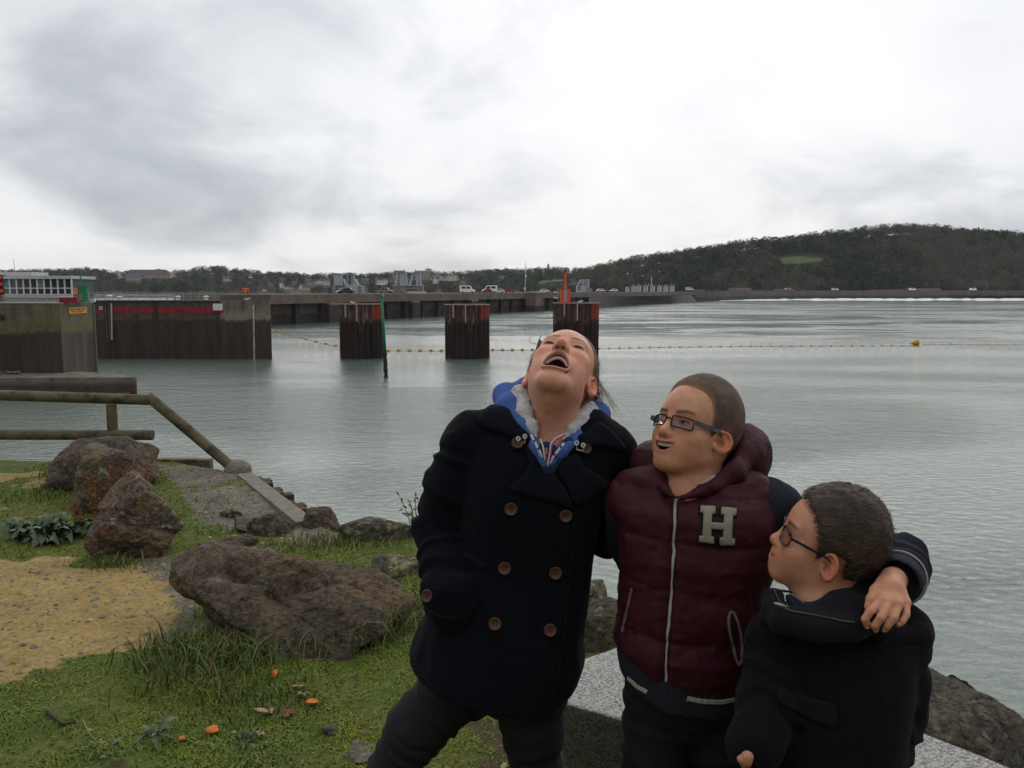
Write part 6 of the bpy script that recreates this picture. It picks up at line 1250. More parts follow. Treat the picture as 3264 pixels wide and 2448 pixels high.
def skin_cols(V, N, H, p, base, lip=(0.42, 0.13, 0.115), brow=(0.085, 0.05, 0.035), blush=0.5, browh=0.0042):
    q = H.inv(V); c = np.tile(np.array(base), (len(V), 1)); n = fbm(q*60, 3, seed=4)[:, None]; c *= 1 + 0.05*n; bl_ = fbm(q*28 + 3, 3, seed=9)[:, None]; c = c*(1 - np.array((0.0, .16, .18))*np.clip(bl_, -1, 1))
    x, y, z = q[:, 0], q[:, 1], q[:, 2]; front = sstep(0.03, 0.06, y)
    def blend(m, col): 
        nonlocal c
        m = np.clip(m, 0, 1)[:, None]; c = c*(1 - m) + np.array(col)*m
    red = np.array(base)*np.array((1.0, 0.66, 0.60))
    for s in (-1, 1): blend(blush*np.exp(-((x - s*0.042)**2/0.00030 + (z + 0.016)**2/0.00028))*front, red)
    blend(0.6*blush*np.exp(-(x**2/0.00012 + (z + 0.018)**2/0.00015))*sstep(0.09, 0.105, y), red)
    ear = sstep(0.072*p['width'], 0.082*p['width'], np.abs(x))*(np.abs(z) < 0.045)*(np.abs(y) < 0.04); blend(0.6*ear, np.array(base)*np.array((1.0, 0.60, 0.52)))
    d = p['ring'](q); lm = sstep(p['lip']*1.45, p['lip']*1.0, d)*(np.abs(x) < p['mouth'][0] + .006)*(y > 0.05); blend(0.9*lm, lip)
    inside = (((x/p['mouth'][0])**2 + ((z - p['zc'] - p['smile']*(x/p['mouth'][0])**2)/p['mouth'][1])**2) < 0.9) & (y < p['ym'] - 9*x*x - 0.004) & (y > 0.03); blend(inside*1.0, (0.10, 0.022, 0.02))
    bl = brow_line(x); bm = sstep(browh, browh*.45, np.abs(z - bl))*sstep(0.010, 0.015, np.abs(x))*sstep(0.054, 0.046, np.abs(x))*sstep(0.055, 0.07, y); blend(0.85*bm, brow)
    for s in (-1, 1):
        e = ((x - s*0.0315)/0.0145)**2 + ((z - 0.0145)/(0.0062 + .003*p['eye']))**2; blend(0.55*sstep(1.25, 0.7, e)*sstep(0.07, 0.08, y), np.array(base)*np.array((0.42, 0.30, 0.27)))
    no = sstep(1.2, 0.5, ((np.abs(x) - 0.0068)/0.0038)**2 + ((y - 0.1035 - p['nose']*.6)/0.005)**2)*(np.abs(z + 0.0275 - p['nz']) < 0.0035); blend(0.8*no*(p['nr'] > .9), (0.07, 0.025, 0.02))  # shade inside the nostrils painted into the skin colour
    return np.clip(c, 0.004, 1)
def lashes(H, p, t, c, up=0.0, r_=.0011):
    m = mat('eyelash', c, rough=.6); eo = p['eye']
    for s in (-1, 1):
        pts = []
        for k in range(9):
            a = math.pi*(.03 + .94*k/8); x = .0130*math.cos(a); z = .0145 + (.0046*eo + .0012)*math.sin(a) + .0004; y = .0765 + .0140*math.sqrt(max(.05, 1 - (x/.0152)**2 - ((z - .0155)/.0135)**2)) + .0006
            pts.append(H.p(s*.0315 + x, y, z))
        MB().tube(pts, [r_*(.5 + .5*math.sin(math.pi*(k + .5)/9))*H.s for k in range(9)], 5).build('eyelash', m, t, smooth=True)
def MATSKIN(nm): return mat(nm, (0, 0, 0), attr=True, scale=70, avar=0.13, rough=0.5, spec=0.38, bump=0.25, bscale=600, bdist=0.0012, sss=0.10)
def hair_line(pts):
    a = np.array(pts); return lambda y: np.interp(y, a[:, 0], a[:, 1])
def hair_cap(H, p, zl, thick, sc, soft=0.006, taper=0.008):
    c = H.p(0, 0, 0.04); e = 0.15*H.s; g = Field(c - e, c + e, 0.0034); wd = p['width']
    def fn(q):
        t = thick(q)*(0.12 + 0.88*sstep(0.0, taper, q[..., 2] - zl(q[..., 1]))); e1 = ell((0, -0.006, p['cz']), (0.0745*wd, 0.098, p['crz']))[0](q) - t; e2 = ell((0, 0.030, 0.045), (0.061*wd, 0.064, 0.058))[0](q) - t; d = smin(e1, e2, 0.03)
        ln = zl(q[..., 1]) - q[..., 2] + 0.004*np.sin(q[..., 0]*520 + 3*np.sin(q[..., 1]*300)) + 0.0035*np.sin(q[..., 1]*610 + 2*np.sin(q[..., 0]*250)); return -smin(-d, -ln*0.8, soft)
    g.u(H.prim(fn, (-.11, -.13, -.09), (.11, .12, .17)), 0); return g.mesh(1)
def hair_cols(V, H, zl, dark, light, skin, rng_, fr=(150, 55, 90)):
    q = H.inv(V); e = q[:, 2] - zl(q[:, 1]); n = fbm(q*np.array(fr), 3, seed=3); m = sstep(-.35, .45, n)[:, None]; c = np.array(dark)*(1 - m) + np.array(light)*m; f = (1 - sstep(0.0, rng_, e + .006*n))[:, None]*.75; return np.clip(c*(1 - f) + np.array(skin)*f, .004, 1)
def strands(V, F, n, length, width, dirfn, seed, cols, jitter=0.35, segs=2, keep=None):
    r = np.random.default_rng(seed); T = np.concatenate([F[:, [0, 1, 2]], F[:, [0, 2, 3]]]); A = np.linalg.norm(np.cross(V[T[:, 1]] - V[T[:, 0]], V[T[:, 2]] - V[T[:, 0]]), axis=1); k = r.choice(len(T), n, p=A/A.sum()); u = r.uniform(0, 1, (n, 2)); fl = u.sum(1) > 1; u[fl] = 1 - u[fl]
    if keep is not None: m_ = keep(V[T[k, 0]]); k = k[m_]; u = u[m_]; n = len(k)
    P = V[T[k, 0]] + (V[T[k, 1]] - V[T[k, 0]])*u[:, :1] + (V[T[k, 2]] - V[T[k, 0]])*u[:, 1:]; Nn = normals(V, F)[T[k, 0]]; D = dirfn(P, Nn) + jitter*r.normal(size=(n, 3)); D /= np.linalg.norm(D, axis=1)[:, None]; L = length*r.uniform(.6, 1.25, n)[:, None]
    S = np.cross(D, Nn + 0.6*r.normal(size=(n, 3))); S /= np.maximum(np.linalg.norm(S, axis=1), 1e-9)[:, None]; S *= width/2; P0 = P - Nn*0.001; Mi = P0 + D*L*.55 + Nn*L*.06; E = P0 + D*L
    X = np.stack([P0 - S, P0 + S, Mi - S*.8, Mi + S*.8, E], 1).reshape(-1, 3); b = np.arange(n)[:, None]*5; Q_ = np.concatenate([b + np.array([[0, 1, 3]]), b + np.array([[0, 3, 2]]), b + np.array([[2, 3, 4]])], 1).reshape(-1, 3)
    C = np.array(cols)[r.integers(len(cols), size=n)]*r.uniform(.65, 1.3, (n, 1)); return X, Q_, np.repeat(C, 5, 0)
# ---- conforming trims on cloth
class Surf:
    def __init__(s, V, F): s.b = BVHTree.FromPolygons([tuple(v) for v in V], [tuple(int(i) for i in f) for f in F]); s.V = V
    def hit(s, px, py):
        d = Vector(ray(px, py)).normalized(); l, n, i, t = s.b.ray_cast(Vector(EYE), d, 10)
        if l is None:
            l, n, i, t = s.b.find_nearest(Vector(W(px, py, float(np.linalg.norm(s.V.mean(0) - EYE)))))
        if n.dot(d) > 0: n = -n
        return np.array(l), np.array(n)
def ribbon(sf, path, w, off, name, material, parent, thick=0.002, n=40, taper=None):
    """flat strip lying on the cloth along a path given in photo coordinates"""
    P = np.array(path, float); s = np.concatenate([[0], np.cumsum(np.linalg.norm(np.diff(P, axis=0), axis=1))]); t = np.linspace(0, s[-1], n); X = np.interp(t, s, P[:, 0]); Y = np.interp(t, s, P[:, 1]); H_ = [sf.hit(x, y) for x, y in zip(X, Y)]; C = np.array([h[0] for h in H_]); Nn = np.array([h[1] for h in H_]); C[1:-1] = (C[:-2] + C[1:-1]*2 + C[2:])/4; Nn[1:-1] = (Nn[:-2] + Nn[1:-1] + Nn[2:])/3; Nn /= np.linalg.norm(Nn, axis=1)[:, None]
    T = np.gradient(C, axis=0); S = np.cross(T, Nn); S /= np.maximum(np.linalg.norm(S, axis=1), 1e-9)[:, None]; ww = (w/2*np.ones(n) if taper is None else w/2*np.interp(np.linspace(0, 1, n), np.linspace(0, 1, len(taper)), taper))[:, None]
    a = C + Nn*off; V = np.stack([a - S*ww, a - S*ww*.7 + Nn*thick, a + S*ww*.7 + Nn*thick, a + S*ww, a - Nn*(off + .003)], 1).reshape(-1, 3); Fc = []
    for i in range(n - 1):
        for j in range(5): Fc.append((i*5 + j, i*5 + (j + 1) % 5, i*5 + 5 + (j + 1) % 5, i*5 + 5 + j))
    Fc += [(0, 1, 2, 3, 4), tuple(range((n - 1)*5, n*5))[::-1]]; return mesh_obj(name, V, Fc, material, parent, smooth=False)
def inpoly2(X, Y, poly): return inpoly(X, Y, poly)
def patch(sf, poly, off, thick, name, material, parent, step=7, edge=0.5, bulge=0.0, smooth_n=3):
    """cloth panel (lapel, flap, letter) laid over a garment; outline given in photo coordinates"""
    poly = np.array(poly, float); x0, y0 = poly.min(0) - step; x1, y1 = poly.max(0) + step; xs = np.arange(x0, x1 + step, step); ys = np.arange(y0, y1 + step, step); X, Y = np.meshgrid(xs, ys)
    # cells whose centre is inside; border vertices snapped to the outline
    cx = (X[:-1, :-1] + X[1:, 1:])/2; cy = (Y[:-1, :-1] + Y[1:, 1:])/2; ins = inpoly(cx, cy, [tuple(p) for p in poly]); used = np.zeros(X.shape, bool)
    for a in (0, 1):
        for b in (0, 1): used[a:a + ins.shape[0], b:b + ins.shape[1]] |= ins
    full = np.zeros(X.shape, int)
    for a in (0, 1):
        for b in (0, 1): full[a:a + ins.shape[0], b:b + ins.shape[1]] += ins
    border = used & (full < 4); ii = np.argwhere(border)
    def seg_near(p):
        best = None
        for k in range(len(poly)):
            a = poly[k]; b = poly[(k + 1) % len(poly)]; t = np.clip(((p - a)@(b - a))/max((b - a)@(b - a), 1e-9), 0, 1); q = a + t*(b - a); d = np.linalg.norm(p - q)
            if best is None or d < best[0]: best = (d, q)
        return best[1]
    for i, j in ii: q = seg_near(np.array((X[i, j], Y[i, j]))); X[i, j], Y[i, j] = q
    idx = np.full(X.shape, -1); uu = np.argwhere(used); idx[tuple(uu.T)] = np.arange(len(uu)); Hh = [sf.hit(X[i, j], Y[i, j]) for i, j in uu]; C = np.array([h[0] for h in Hh]); Nn = np.array([h[1] for h in Hh]); Fq = np.array([(idx[i, j], idx[i + 1, j], idx[i + 1, j + 1], idx[i, j + 1]) for i, j in np.argwhere(ins)]); bd = np.array([border[i, j] for i, j in uu])
    for _ in range(smooth_n): C2 = relax(C, Fq, 0.5); C = np.where(bd[:, None], C*.5 + C2*.5 if False else C, C2); Nn = relax(Nn, Fq, 0.5)
    Nn /= np.linalg.norm(Nn, axis=1)[:, None]; dist = np.ones(len(C)); dist[bd] = 0.0; 
    for _ in range(2): dist = np.maximum(0, relax(dist[:, None].repeat(3, 1), Fq, 0.6)[:, 0]); dist[bd] = 0
    V = np.concatenate([C + Nn*(off + thick*(edge + (1 - edge)*np.clip(dist*1.6, 0, 1)) + bulge*dist)[:, None], C + Nn*(off - 0.004)]) if False else np.concatenate([C + Nn*(off + thick*(edge + (1 - edge)*np.clip(dist*1.6, 0, 1)) + bulge*dist)[:, None], C + Nn*(off - 0.003)])
    n = len(C); Fc = [tuple(f) for f in Fq] + [tuple(int(v) + n for v in f[::-1]) for f in Fq]; ed = {}
    for f in Fq:
        for k in range(4): e = (int(f[k]), int(f[(k + 1) % 4])); ed[e] = 1
    for (a, b) in list(ed):
        if (b, a) not in ed: Fc.append((b, a, a + n, b + n))
    return mesh_obj(name, V, Fc, material, parent, smooth=True)
def disc(c, n, r, h, name, material, parent, rim=True, holes=0, hm=None):
    n = np.array(n)/np.linalg.norm(n); a = np.cross(n, (0, 0, 1.)); a /= np.linalg.norm(a); b = np.cross(n, a); m = 20; V = []; Fc = []; pr = [(1.0, -.2), (1.0, .6), (.93, 1.0), (.80, 1.0), (.70, .55), (0.02, .55)] if rim else [(1.0, -.2), (1.0, .6), (.85, 1.0), (.02, 1.05)]
    for (rr, hh) in pr:
        for k in range(m): th = 2*math.pi*k/m; V.append(c + r*rr*(a*math.cos(th) + b*math.sin(th)) + n*h*hh)
    for i in range(len(pr) - 1):
        for k in range(m): Fc.append((i*m + k, (i + 1)*m + k, (i + 1)*m + (k + 1) % m, i*m + (k + 1) % m))
    Fc.append(tuple(range((len(pr) - 1)*m, len(pr)*m))[::-1]); o = mesh_obj(name, V, Fc, material, parent, smooth=True)
    for k in range(holes):
        th = math.pi/4 + k*math.pi/2; q = c + r*.26*(a*math.cos(th) + b*math.sin(th)) + n*h*.56; mb = MB(); mb.tube([q, q + n*.0012], r*.10, 8); mb.build('thread_hole', hm, o)
    return o
def folds(V, F, amp, freq, seed, stretch=(1, 1, 0.5), ridge=False):
    N = normals(V, F); d = fbm(V*np.array(stretch)*freq, 3, seed=seed)
    if ridge: d = (0.35 - np.abs(d)*1.6)*sstep(-.15, .35, fbm(V*freq*.4 + 9, 2, seed=seed + 5))
    return V + N*(amp*d)[:, None]
def sleeve_folds(V, F, pts, amp, pitch, seed, rad=0.12):
    N = normals(V, F); P = np.array(pts); s0 = 0; best = np.full(len(V), 9.0); tt = np.zeros(len(V)); dirx = np.zeros((len(V), 3))
    for i in range(len(P) - 1):
        ab = P[i + 1] - P[i]; L = np.linalg.norm(ab); t = np.clip(((V - P[i])@ab)/(L*L), 0, 1); d = np.linalg.norm(V - P[i] - t[:, None]*ab, axis=1); m = d < best; best[m] = d[m]; tt[m] = s0 + t[m]*L; s0 += L
    n = fbm(V*9, 2, seed=seed); w = sstep(rad, rad*.75, best); ph = tt/pitch*2*math.pi + 5.5*n; f = np.sin(ph) + 0.5*np.sin(ph*1.7 + 2); return V + N*(amp*w*f*(0.45 + 0.55*sstep(-.5, .3, fbm(V*5 + 7, 2, seed=seed + 3))))[:, None]
# ================================================================== person 1: girl in dark pea coat, laughing at the sky
def wool(nm, c, s=1.0): return mat(nm, c, tuple(v*1.5 + .001 for v in c), scale=220, rough=0.95, bump=0.35, bscale=420, bdist=0.0015, spec=0.06, sheen=0.03)
M_COAT = wool('navy_wool', (0.0042, 0.0046, 0.0068)); M_DENIM = mat('black_denim', (0.010, 0.0105, 0.012), (0.017, 0.0175, 0.020), scale=160, rough=0.9, bump=0.3, bscale=300, bdist=0.001)
M_BTN = mat('brown_horn_button', (0.095, 0.042, 0.020), (0.06, 0.025, 0.012), scale=40, rough=0.4); M_HOLE = mat('button_hole', (0.02, 0.012, 0.008), rough=.8); M_SHOE = mat('black_shoe', (0.012, 0.012, 0.013), rough=.6)
M_METAL = mat('bright_metal', (0.62, 0.60, 0.56), rough=.3, metal=.9); M_TOOTH = mat('tooth', (0.62, 0.55, 0.42), (0.55, 0.48, 0.36), scale=60, rough=.35)
def shoes(t, feet):
    for (x, y, dx, dy) in feet:
        g = Field((x - .16, y - .2, -.02), (x + .16, y + .2, .16), .008); g.u(ell((x + dx*.06, y + dy*.06, .035), (.05 + abs(dx)*.09, .05 + abs(dy)*.09, .045))); g.u(ell((x - dx*.03, y - dy*.03, .06), (.045, .045, .06)), .03); V, F = g.mesh(1); V[:, 2] = np.maximum(V[:, 2], 0.0); mesh_obj('shoe', V, F, M_SHOE, t, smooth=True)
def girl():
    hip = W(1600, 2300, 1.98); t = thing('person', 'girl in long dark double breasted coat throwing her head back in laughter', 'person', (hip[0], hip[1], 0.0))
    H = Frame(W(1785, 1220, 2.0), -3, 62, 17, 1.06)
    prm = dict(chr=.8, ears=.86, chy=-.004, jaw=0.013, mouth=(0.0275, 0.0285), zm=-0.050, smile=-0.0125, lip=0.0030, eye=0.32, nose=0.0045, jw=0.044, nw=0.92, cheek=0.007, crz=0.093, cz=0.040, width=0.915, earflare=24)
    # ---- body
    a = W(1420, 1420, 1.98); b = W(2300, 2300, 2.2); hc = H.p(0, 0.02, 0.0)
    g = Field((-.52, 1.66, -.01), (.60, 2.35, 1.60), .011, [(hc - .135, hc + .135)], .0024)
    neck_b = W(1772, 1460, 2.0); chest = W(1720, 1560, 2.0)
    p = head_sdf(g, H, prm)
    g.u(cap(H.p(0, -0.018, -0.030), neck_b, .046, .054), .03); g.u(cap(H.p(0, 0.012, -0.062), W(1770, 1400, 1.975), .036, .046), .04)
    g.u(cap(W(1620, 1440, 2.0), W(1900, 1450, 2.0), .055), .04); g.u(ell(W(1715, 1650, 2.0), (.13, .085, .20)), .05); g.u(ell(W(1640, 2050, 1.99), (.15, .10, .18)), .06)
    legs = [[W(1500, 2150, 1.99), W(1335, 2310, 2.0), W(1245, 2460, 2.02), W(1130, 2900, 2.12)], [W(1690, 2150, 2.0), W(1698, 2330, 2.02), W(1708, 2470, 2.04), W(1720, 2960, 2.1)]]
    for L in legs: L[3][2] = .06; chain(g, L, [.065, .055, .046, .036], .03)
    armR = [W(1500, 1410, 2.0), W(1440, 1545, 1.98), W(1405, 1690, 1.985), W(1412, 1810, 1.92), W(1425, 1905, 1.87), W(1475, 1970, 1.90)]
    armL = [W(1920, 1445, 2.0), W(1935, 1570, 2.02), W(1945, 1688, 2.04), W(2080, 1690, 2.12), W(2240, 1660, 2.13)]
    chain(g, armR, [.045, .04, .036, .03, .025, .03], .02); chain(g, armL, [.045, .04, .036, .03, .025], .02)
    for k in range(4): chain(g, [armL[4], armL[4] + np.array((.05, -.02, .03 - .02*k)), armL[4] + np.array((.09, -.02, .035 - .025*k))], [.014, .009, .007], .006)
    V, F = g.mesh(1); N = normals(V, F); col = skin_cols(V, N, H, p, (0.66, 0.315, 0.205), lip=(0.58, 0.25, 0.19), brow=(0.13, 0.075, 0.05), blush=.8, browh=.0042)
    body = mesh_obj('body', V, F, MATSKIN('skin_girl'), t, smooth=True, cols=col)
    # ---- eyes, teeth, braces, tongue
    for s in (-1, 1): MB().ball(H.p(s*.0315, .0765, .0155), .0120*H.s, 14, 10).build('eye', mat('eye_dark', (0.06, 0.04, 0.035), rough=.2), t, smooth=True)
    zc, ym = p['zc'], p['ym']; mw, mh = p['mouth']; lashes(H, p, t, (0.05, 0.03, 0.025))
    br = []
    for i in range(12):
        u = (i + .5)/12*2 - 1; x = u*(mw - .0045); zt = zc + p['smile']*(x/mw)**2 + mh*.93*math.sqrt(max(0, 1 - (x/mw)**2)) - .0050; y = ym - 9*x*x - .0085
        w = .0023; g2 = MB().ball(H.p(x, y, zt - .0012), (.0036, .0032, .0040), 10, 8); g2.build('tooth', M_TOOTH, t, smooth=True); q = H.p(x, y + .0032, zt - .0008); br.append(q)
        MB().ball(q, .0013, 6, 4).build('bracket', M_METAL, t, smooth=True)
    MB().tube(br, .0005, 5).build('brace_wire', M_METAL, t)
    MB().ball(H.p(0, ym - .032, zc - mh*.55), (.017, .017, .010), 14, 10).build('tongue', mat('tongue', (0.36, 0.10, 0.10), rough=.4), t, smooth=True)
    # ---- trousers
    g = Field((-.54, 1.68, .02), (.30, 2.35, .95), .007)
    g.u(ell(W(1640, 2080, 1.99), (.165, .115, .16)), 0)
    for L in legs: chain(g, L, [.085, .068, .056, .050], .03)
    V, F = g.mesh(1); V = sleeve_folds(V, F, legs[0], .0035, .045, 3, .14); V = sleeve_folds(V, F, legs[1], .003, .05, 5, .14); mesh_obj('trousers', V, F, M_DENIM, t, smooth=True)
    shoes(t, [(legs[0][3][0], legs[0][3][1], -.3, -.9), (legs[1][3][0], legs[1][3][1], .2, -.9)])
    # ---- coat
    g = Field((-.34, 1.70, .40), (.55, 2.3, 1.40), .0058)
    rows = [(1322, 1605, 1880, 2.0, .07), (1350, 1560, 1930, 2.0, .085), (1390, 1500, 1975, 1.99, .10), (1450, 1475, 1975, 1.985, .118), (1550, 1470, 1945, 1.98, .135), (1650, 1462, 1908, 1.98, .135), (1750, 1450, 1886, 1.98, .13), (1850, 1412, 1872, 1.98, .137),
            (1950, 1356, 1860, 1.975, .147), (2050, 1312, 1852, 1.97, .155), (2150, 1278, 1850, 1.97, .16), (2250, 1262, 1850, 1.97, .165), (2360, 1262, 1845, 1.97, .165)]
    g.u(pxloft(rows), 0); g.u(cap(W(1650, 1372, 2.0), W(1500, 1408, 2.0), .062, .072), .035); g.u(cap(W(1850, 1385, 2.0), W(1935, 1445, 2.0), .062, .070), .03)
    chain(g, armR[:5], [.071, .065, .059, .056, .055], .014); g.u(cap(armR[4], armR[5], .056, .045), .03); chain(g, armL, [.073, .069, .064, .056, .052], .014)
    # hem slants down towards the front right, neck opening is a V
    h0, h1, h2 = W(1296, 2112, 1.95), W(1560, 2268, 1.82), W(1760, 2306, 1.80)
    def hem(P):
        zc_ = np.interp(P[..., 0], [h0[0] - .1, h0[0], h1[0], h2[0], h2[0] + .06], [h0[2] + .03, h0[2], h1[2], h2[2], h2[2] + .035]); back = (P[..., 1] - 1.81)*.10; return zc_ + back - P[..., 2]
    g.cut(hem, .012); g.sub(cap(W(1775, 1240, 2.0), W(1765, 1400, 1.985), .088, .074), .02); g.sub(cap(W(1765, 1380, 1.90), W(1742, 1490, 1.86), .060, .016), .012)
    V, F = g.mesh(1); V = sleeve_folds(V, F, armR, .0058, .050, 11, .085); V = sleeve_folds(V, F, armL, .005, .055, 12, .085); V = folds(V, F, .009, 6.5, 13, (1.6, 1, .35)); V = folds(V, F, .0038, 20, 15, (1.3, 1, .5)); V = folds(V, F, .007, 9, 17, (1.5, 1.2, .6), True)
    coat = mesh_obj('coat', V, F, M_COAT, t, smooth=True); sf = Surf(V, F)
    M_LAP = wool('navy_wool_lapel', (0.0055, 0.006, 0.0085))
    # overlap edge, seams, pocket
    M_SEAM = mat('coat_seam', (0.005, 0.005, 0.0075), rough=.95)
    ribbon(sf, [(1828, 1635), (1826, 1720), (1810, 1900), (1790, 2080), (1765, 2200), (1748, 2300)], .006, .001, 'front_edge', M_LAP, coat, .003, 60)
    ribbon(sf, [(1812, 1640), (1808, 1760), (1792, 1940), (1772, 2090), (1745, 2210), (1732, 2290)], .0018, .0006, 'stitching', M_SEAM, coat, .0008, 60)
    ribbon(sf, [(1478, 1765), (1545, 1808)], .014, .001, 'pocket_welt', M_LAP, coat, .003, 16); ribbon(sf, [(1505, 1480), (1497, 1620), (1478, 1765)], .0022, .0004, 'stitching', M_SEAM, coat, .0006, 40)
    ribbon(sf, [(1338, 1930), (1400, 1962), (1452, 1975)], .008, .001, 'cuff_edge', M_LAP, coat, .004, 24); ribbon(sf, [(1345, 1858), (1395, 1880), (1450, 1890)], .003, .001, 'cuff_seam', M_LAP, coat, .002, 24)
    # lapels and collar
    patch(sf, [(1668, 1425), (1690, 1475), (1672, 1515), (1635, 1545), (1626, 1560), (1645, 1572), (1720, 1590), (1790, 1610), (1822, 1626), (1818, 1595), (1790, 1545), (1752, 1490), (1735, 1462), (1700, 1430)], .004, .007, 'lapel', M_LAP, coat, 8)
    patch(sf, [(1842, 1448), (1858, 1490), (1905, 1520), (1930, 1540), (1922, 1560), (1880, 1588), (1836, 1612), (1826, 1600), (1800, 1540), (1768, 1492), (1790, 1470)], .004, .007, 'lapel', M_LAP, coat, 8)
    patch(sf, [(1592, 1292), (1560, 1305), (1530, 1330), (1522, 1350), (1545, 1368), (1600, 1385), (1650, 1402), (1672, 1418), (1700, 1428), (1718, 1436), (1690, 1400), (1650, 1350), (1620, 1310)], .006, .009, 'collar', M_LAP, coat, 8)
    patch(sf, [(1905, 1348), (1945, 1378), (1975, 1412), (1990, 1432), (1975, 1440), (1920, 1428), (1868, 1428), (1835, 1442), (1792, 1470), (1775, 1476), (1800, 1440), (1850, 1395), (1885, 1362)], .006, .009, 'collar', M_LAP, coat, 8)
    for (x, y, r_) in ((1630, 1624, .0135), (1803, 1645, .0135), (1609, 1812, .0135), (1770, 1827, .0135), (1578, 1989, .0135), (1753, 2009, .0135), (1364, 1900, .0135), (1650, 1418, .013), (1866, 1436, .011)):
        c, n = sf.hit(x, y); n = n*.6 - ray(x, y)/np.linalg.norm(ray(x, y))*.4; lift = .013 if y < 1500 else .002; disc(c + n*lift, n, r_*1.05, .004, 'button', M_BTN, coat, True, 4, M_HOLE)
    # collar pins
    for (x, y, sgn) in ((1662, 1398, 1), (1848, 1420, -1)):
        ca, na = sf.hit(x, y); na = -ray(x, y)/np.linalg.norm(ray(x, y)); pn = thing('collar_pin', 'x', 'pin', ca); pn.parent = t; del pn['label']; del pn['category']; pn.location = tuple(ca - root_loc(t))
        pts = []
        for k, (dx, dy) in enumerate(((-10, -4 + 4*sgn), (11, -4 - 3*sgn))):
            c = W(x + dx, y + dy, 1.0); c = EYE + ray(x + dx, y + dy)*((ca - EYE)@np.array((0, CT, -ST)) - .026); disc(c, na, .0052, .002, 'stud', mat('stud_white', (.72, .70, .64), rough=.4), pn, True); disc(c + na*.0016, na, .0018, .001, 'stud_dot', M_HOLE, pn, False); pts.append(c)
        low = [q + np.array((0, 0, -.014)) for q in pts]; MB().tube([pts[0] - na*.001, low[0], low[1], pts[1] - na*.001], .0013, 6).build('wire', M_METAL, pn)
    # ---- hoodie
    M_BLUE = mat('blue_fleece', (0.05, 0.10, 0.31), (0.06, 0.12, 0.36), scale=150, rough=.95, bump=.3, bscale=350, bdist=.0015); M_LIN = mat('white_sherpa', (0.62, 0.60, 0.60), (0.50, 0.48, 0.48), scale=130, rough=1.0, bump=.9, bscale=190, bdist=.006); M_NAVY = mat('navy_jersey', (0.018, 0.028, 0.075), rough=.95, bump=.2, bscale=300, bdist=.001)
    g = Field((-.15, 1.74, 1.16), (.30, 2.2, 1.46), .0042)
    L1 = [W(1680, 1240, 2.10), W(1612, 1262, 2.05), W(1620, 1300, 1.985), W(1662, 1362, 1.93), W(1706, 1430, 1.885), W(1735, 1482, 1.86)]; L2 = [W(1850, 1290, 2.10), W(1902, 1322, 2.05), W(1888, 1358, 1.985), W(1842, 1398, 1.93), W(1790, 1440, 1.89), W(1752, 1482, 1.862)]
    chain(g, L1, [.026, .030, .027, .019, .011, .006], .016); chain(g, L2, [.026, .030, .025, .018, .011, .006], .016); chain(g, [L1[0], W(1765, 1255, 2.14), L2[0]], [.03, .035, .03], .016)
    g.u(ell(W(1770, 1300, 2.16), (.09, .04, .05)), .02)
    V, F = g.mesh(1); V = folds(V, F, .004, 16, 21); V = folds(V, F, .002, 45, 22); mesh_obj('hoodie', V, F, M_BLUE, t, smooth=True)
    g = Field((-.15, 1.74, 1.16), (.30, 2.2, 1.46), .0040)
    chain(g, [W(1690, 1245, 2.06), W(1658, 1262, 2.015), W(1672, 1315, 1.955), W(1692, 1362, 1.92), W(1706, 1392, 1.905)], [.022, .024, .020, .014, .006], .014); chain(g, [W(1850, 1285, 2.06), W(1872, 1310, 2.015), W(1855, 1342, 1.955), W(1825, 1372, 1.93), W(1800, 1398, 1.915)], [.022, .023, .019, .013, .006], .014)
    V, F = g.mesh(1); V = folds(V, F, .0045, 55, 31, (1, 1, 1)); V = folds(V, F, .003, 120, 32, (1, 1, 1)); mesh_obj('hood_lining', V, F, M_LIN, t, smooth=True)
    g = Field((-.1, 1.74, 1.08), (.24, 2.1, 1.32), .0042); q0 = W(1744, 1470, 1.885)
    g.u(ell(W(1742, 1478, 1.885), (.034, .022, .05)), 0); chain(g, [W(1690, 1400, 1.905), W(1742, 1500, 1.872)], [.014, .012], .01); chain(g, [W(1815, 1410, 1.91), W(1748, 1500, 1.872)], [.014, .012], .01); V, F = g.mesh(1); mesh_obj('hoodie_front', V, F, M_NAVY, t, smooth=True)
    def tape(path, r_, name, m, d0=1.85): MB().tube([W(x, y, d) for x, y, d in path], r_, 8).build(name, m, t, smooth=True)
    M_RED2 = mat('red_trim', (0.45, 0.03, 0.05), rough=.8); M_WT = mat('white_tape', (0.52, 0.52, 0.55), (0.44, 0.44, 0.47), scale=200, rough=.9)
    tape([(1693, 1386, 1.868), (1706, 1412, 1.855), (1720, 1440, 1.845), (1728, 1458, 1.84)], .0030, 'cord', M_WT); tape([(1797, 1414, 1.868), (1780, 1435, 1.855), (1764, 1456, 1.845), (1752, 1478, 1.838)], .0030, 'cord', M_WT)
    for (x, y, d) in ((1703, 1405, 1.849), (1716, 1430, 1.841), (1788, 1424, 1.853), (1768, 1449, 1.841)): MB().ball(W(x, y, d), (.0024, .0024, .0030), 8, 6).build('cord_dot', M_NAVY, t, smooth=True)
    tape([(1800, 1382, 1.885), (1770, 1398, 1.868), (1756, 1415, 1.852), (1753, 1440, 1.846), (1748, 1468, 1.838), (1745, 1486, 1.836)], .0019, 'white_piping', M_WT); tape([(1803, 1386, 1.884), (1774, 1401, 1.866), (1759, 1418, 1.850), (1756, 1442, 1.844), (1751, 1470, 1.837)], .0016, 'red_piping', M_RED2)
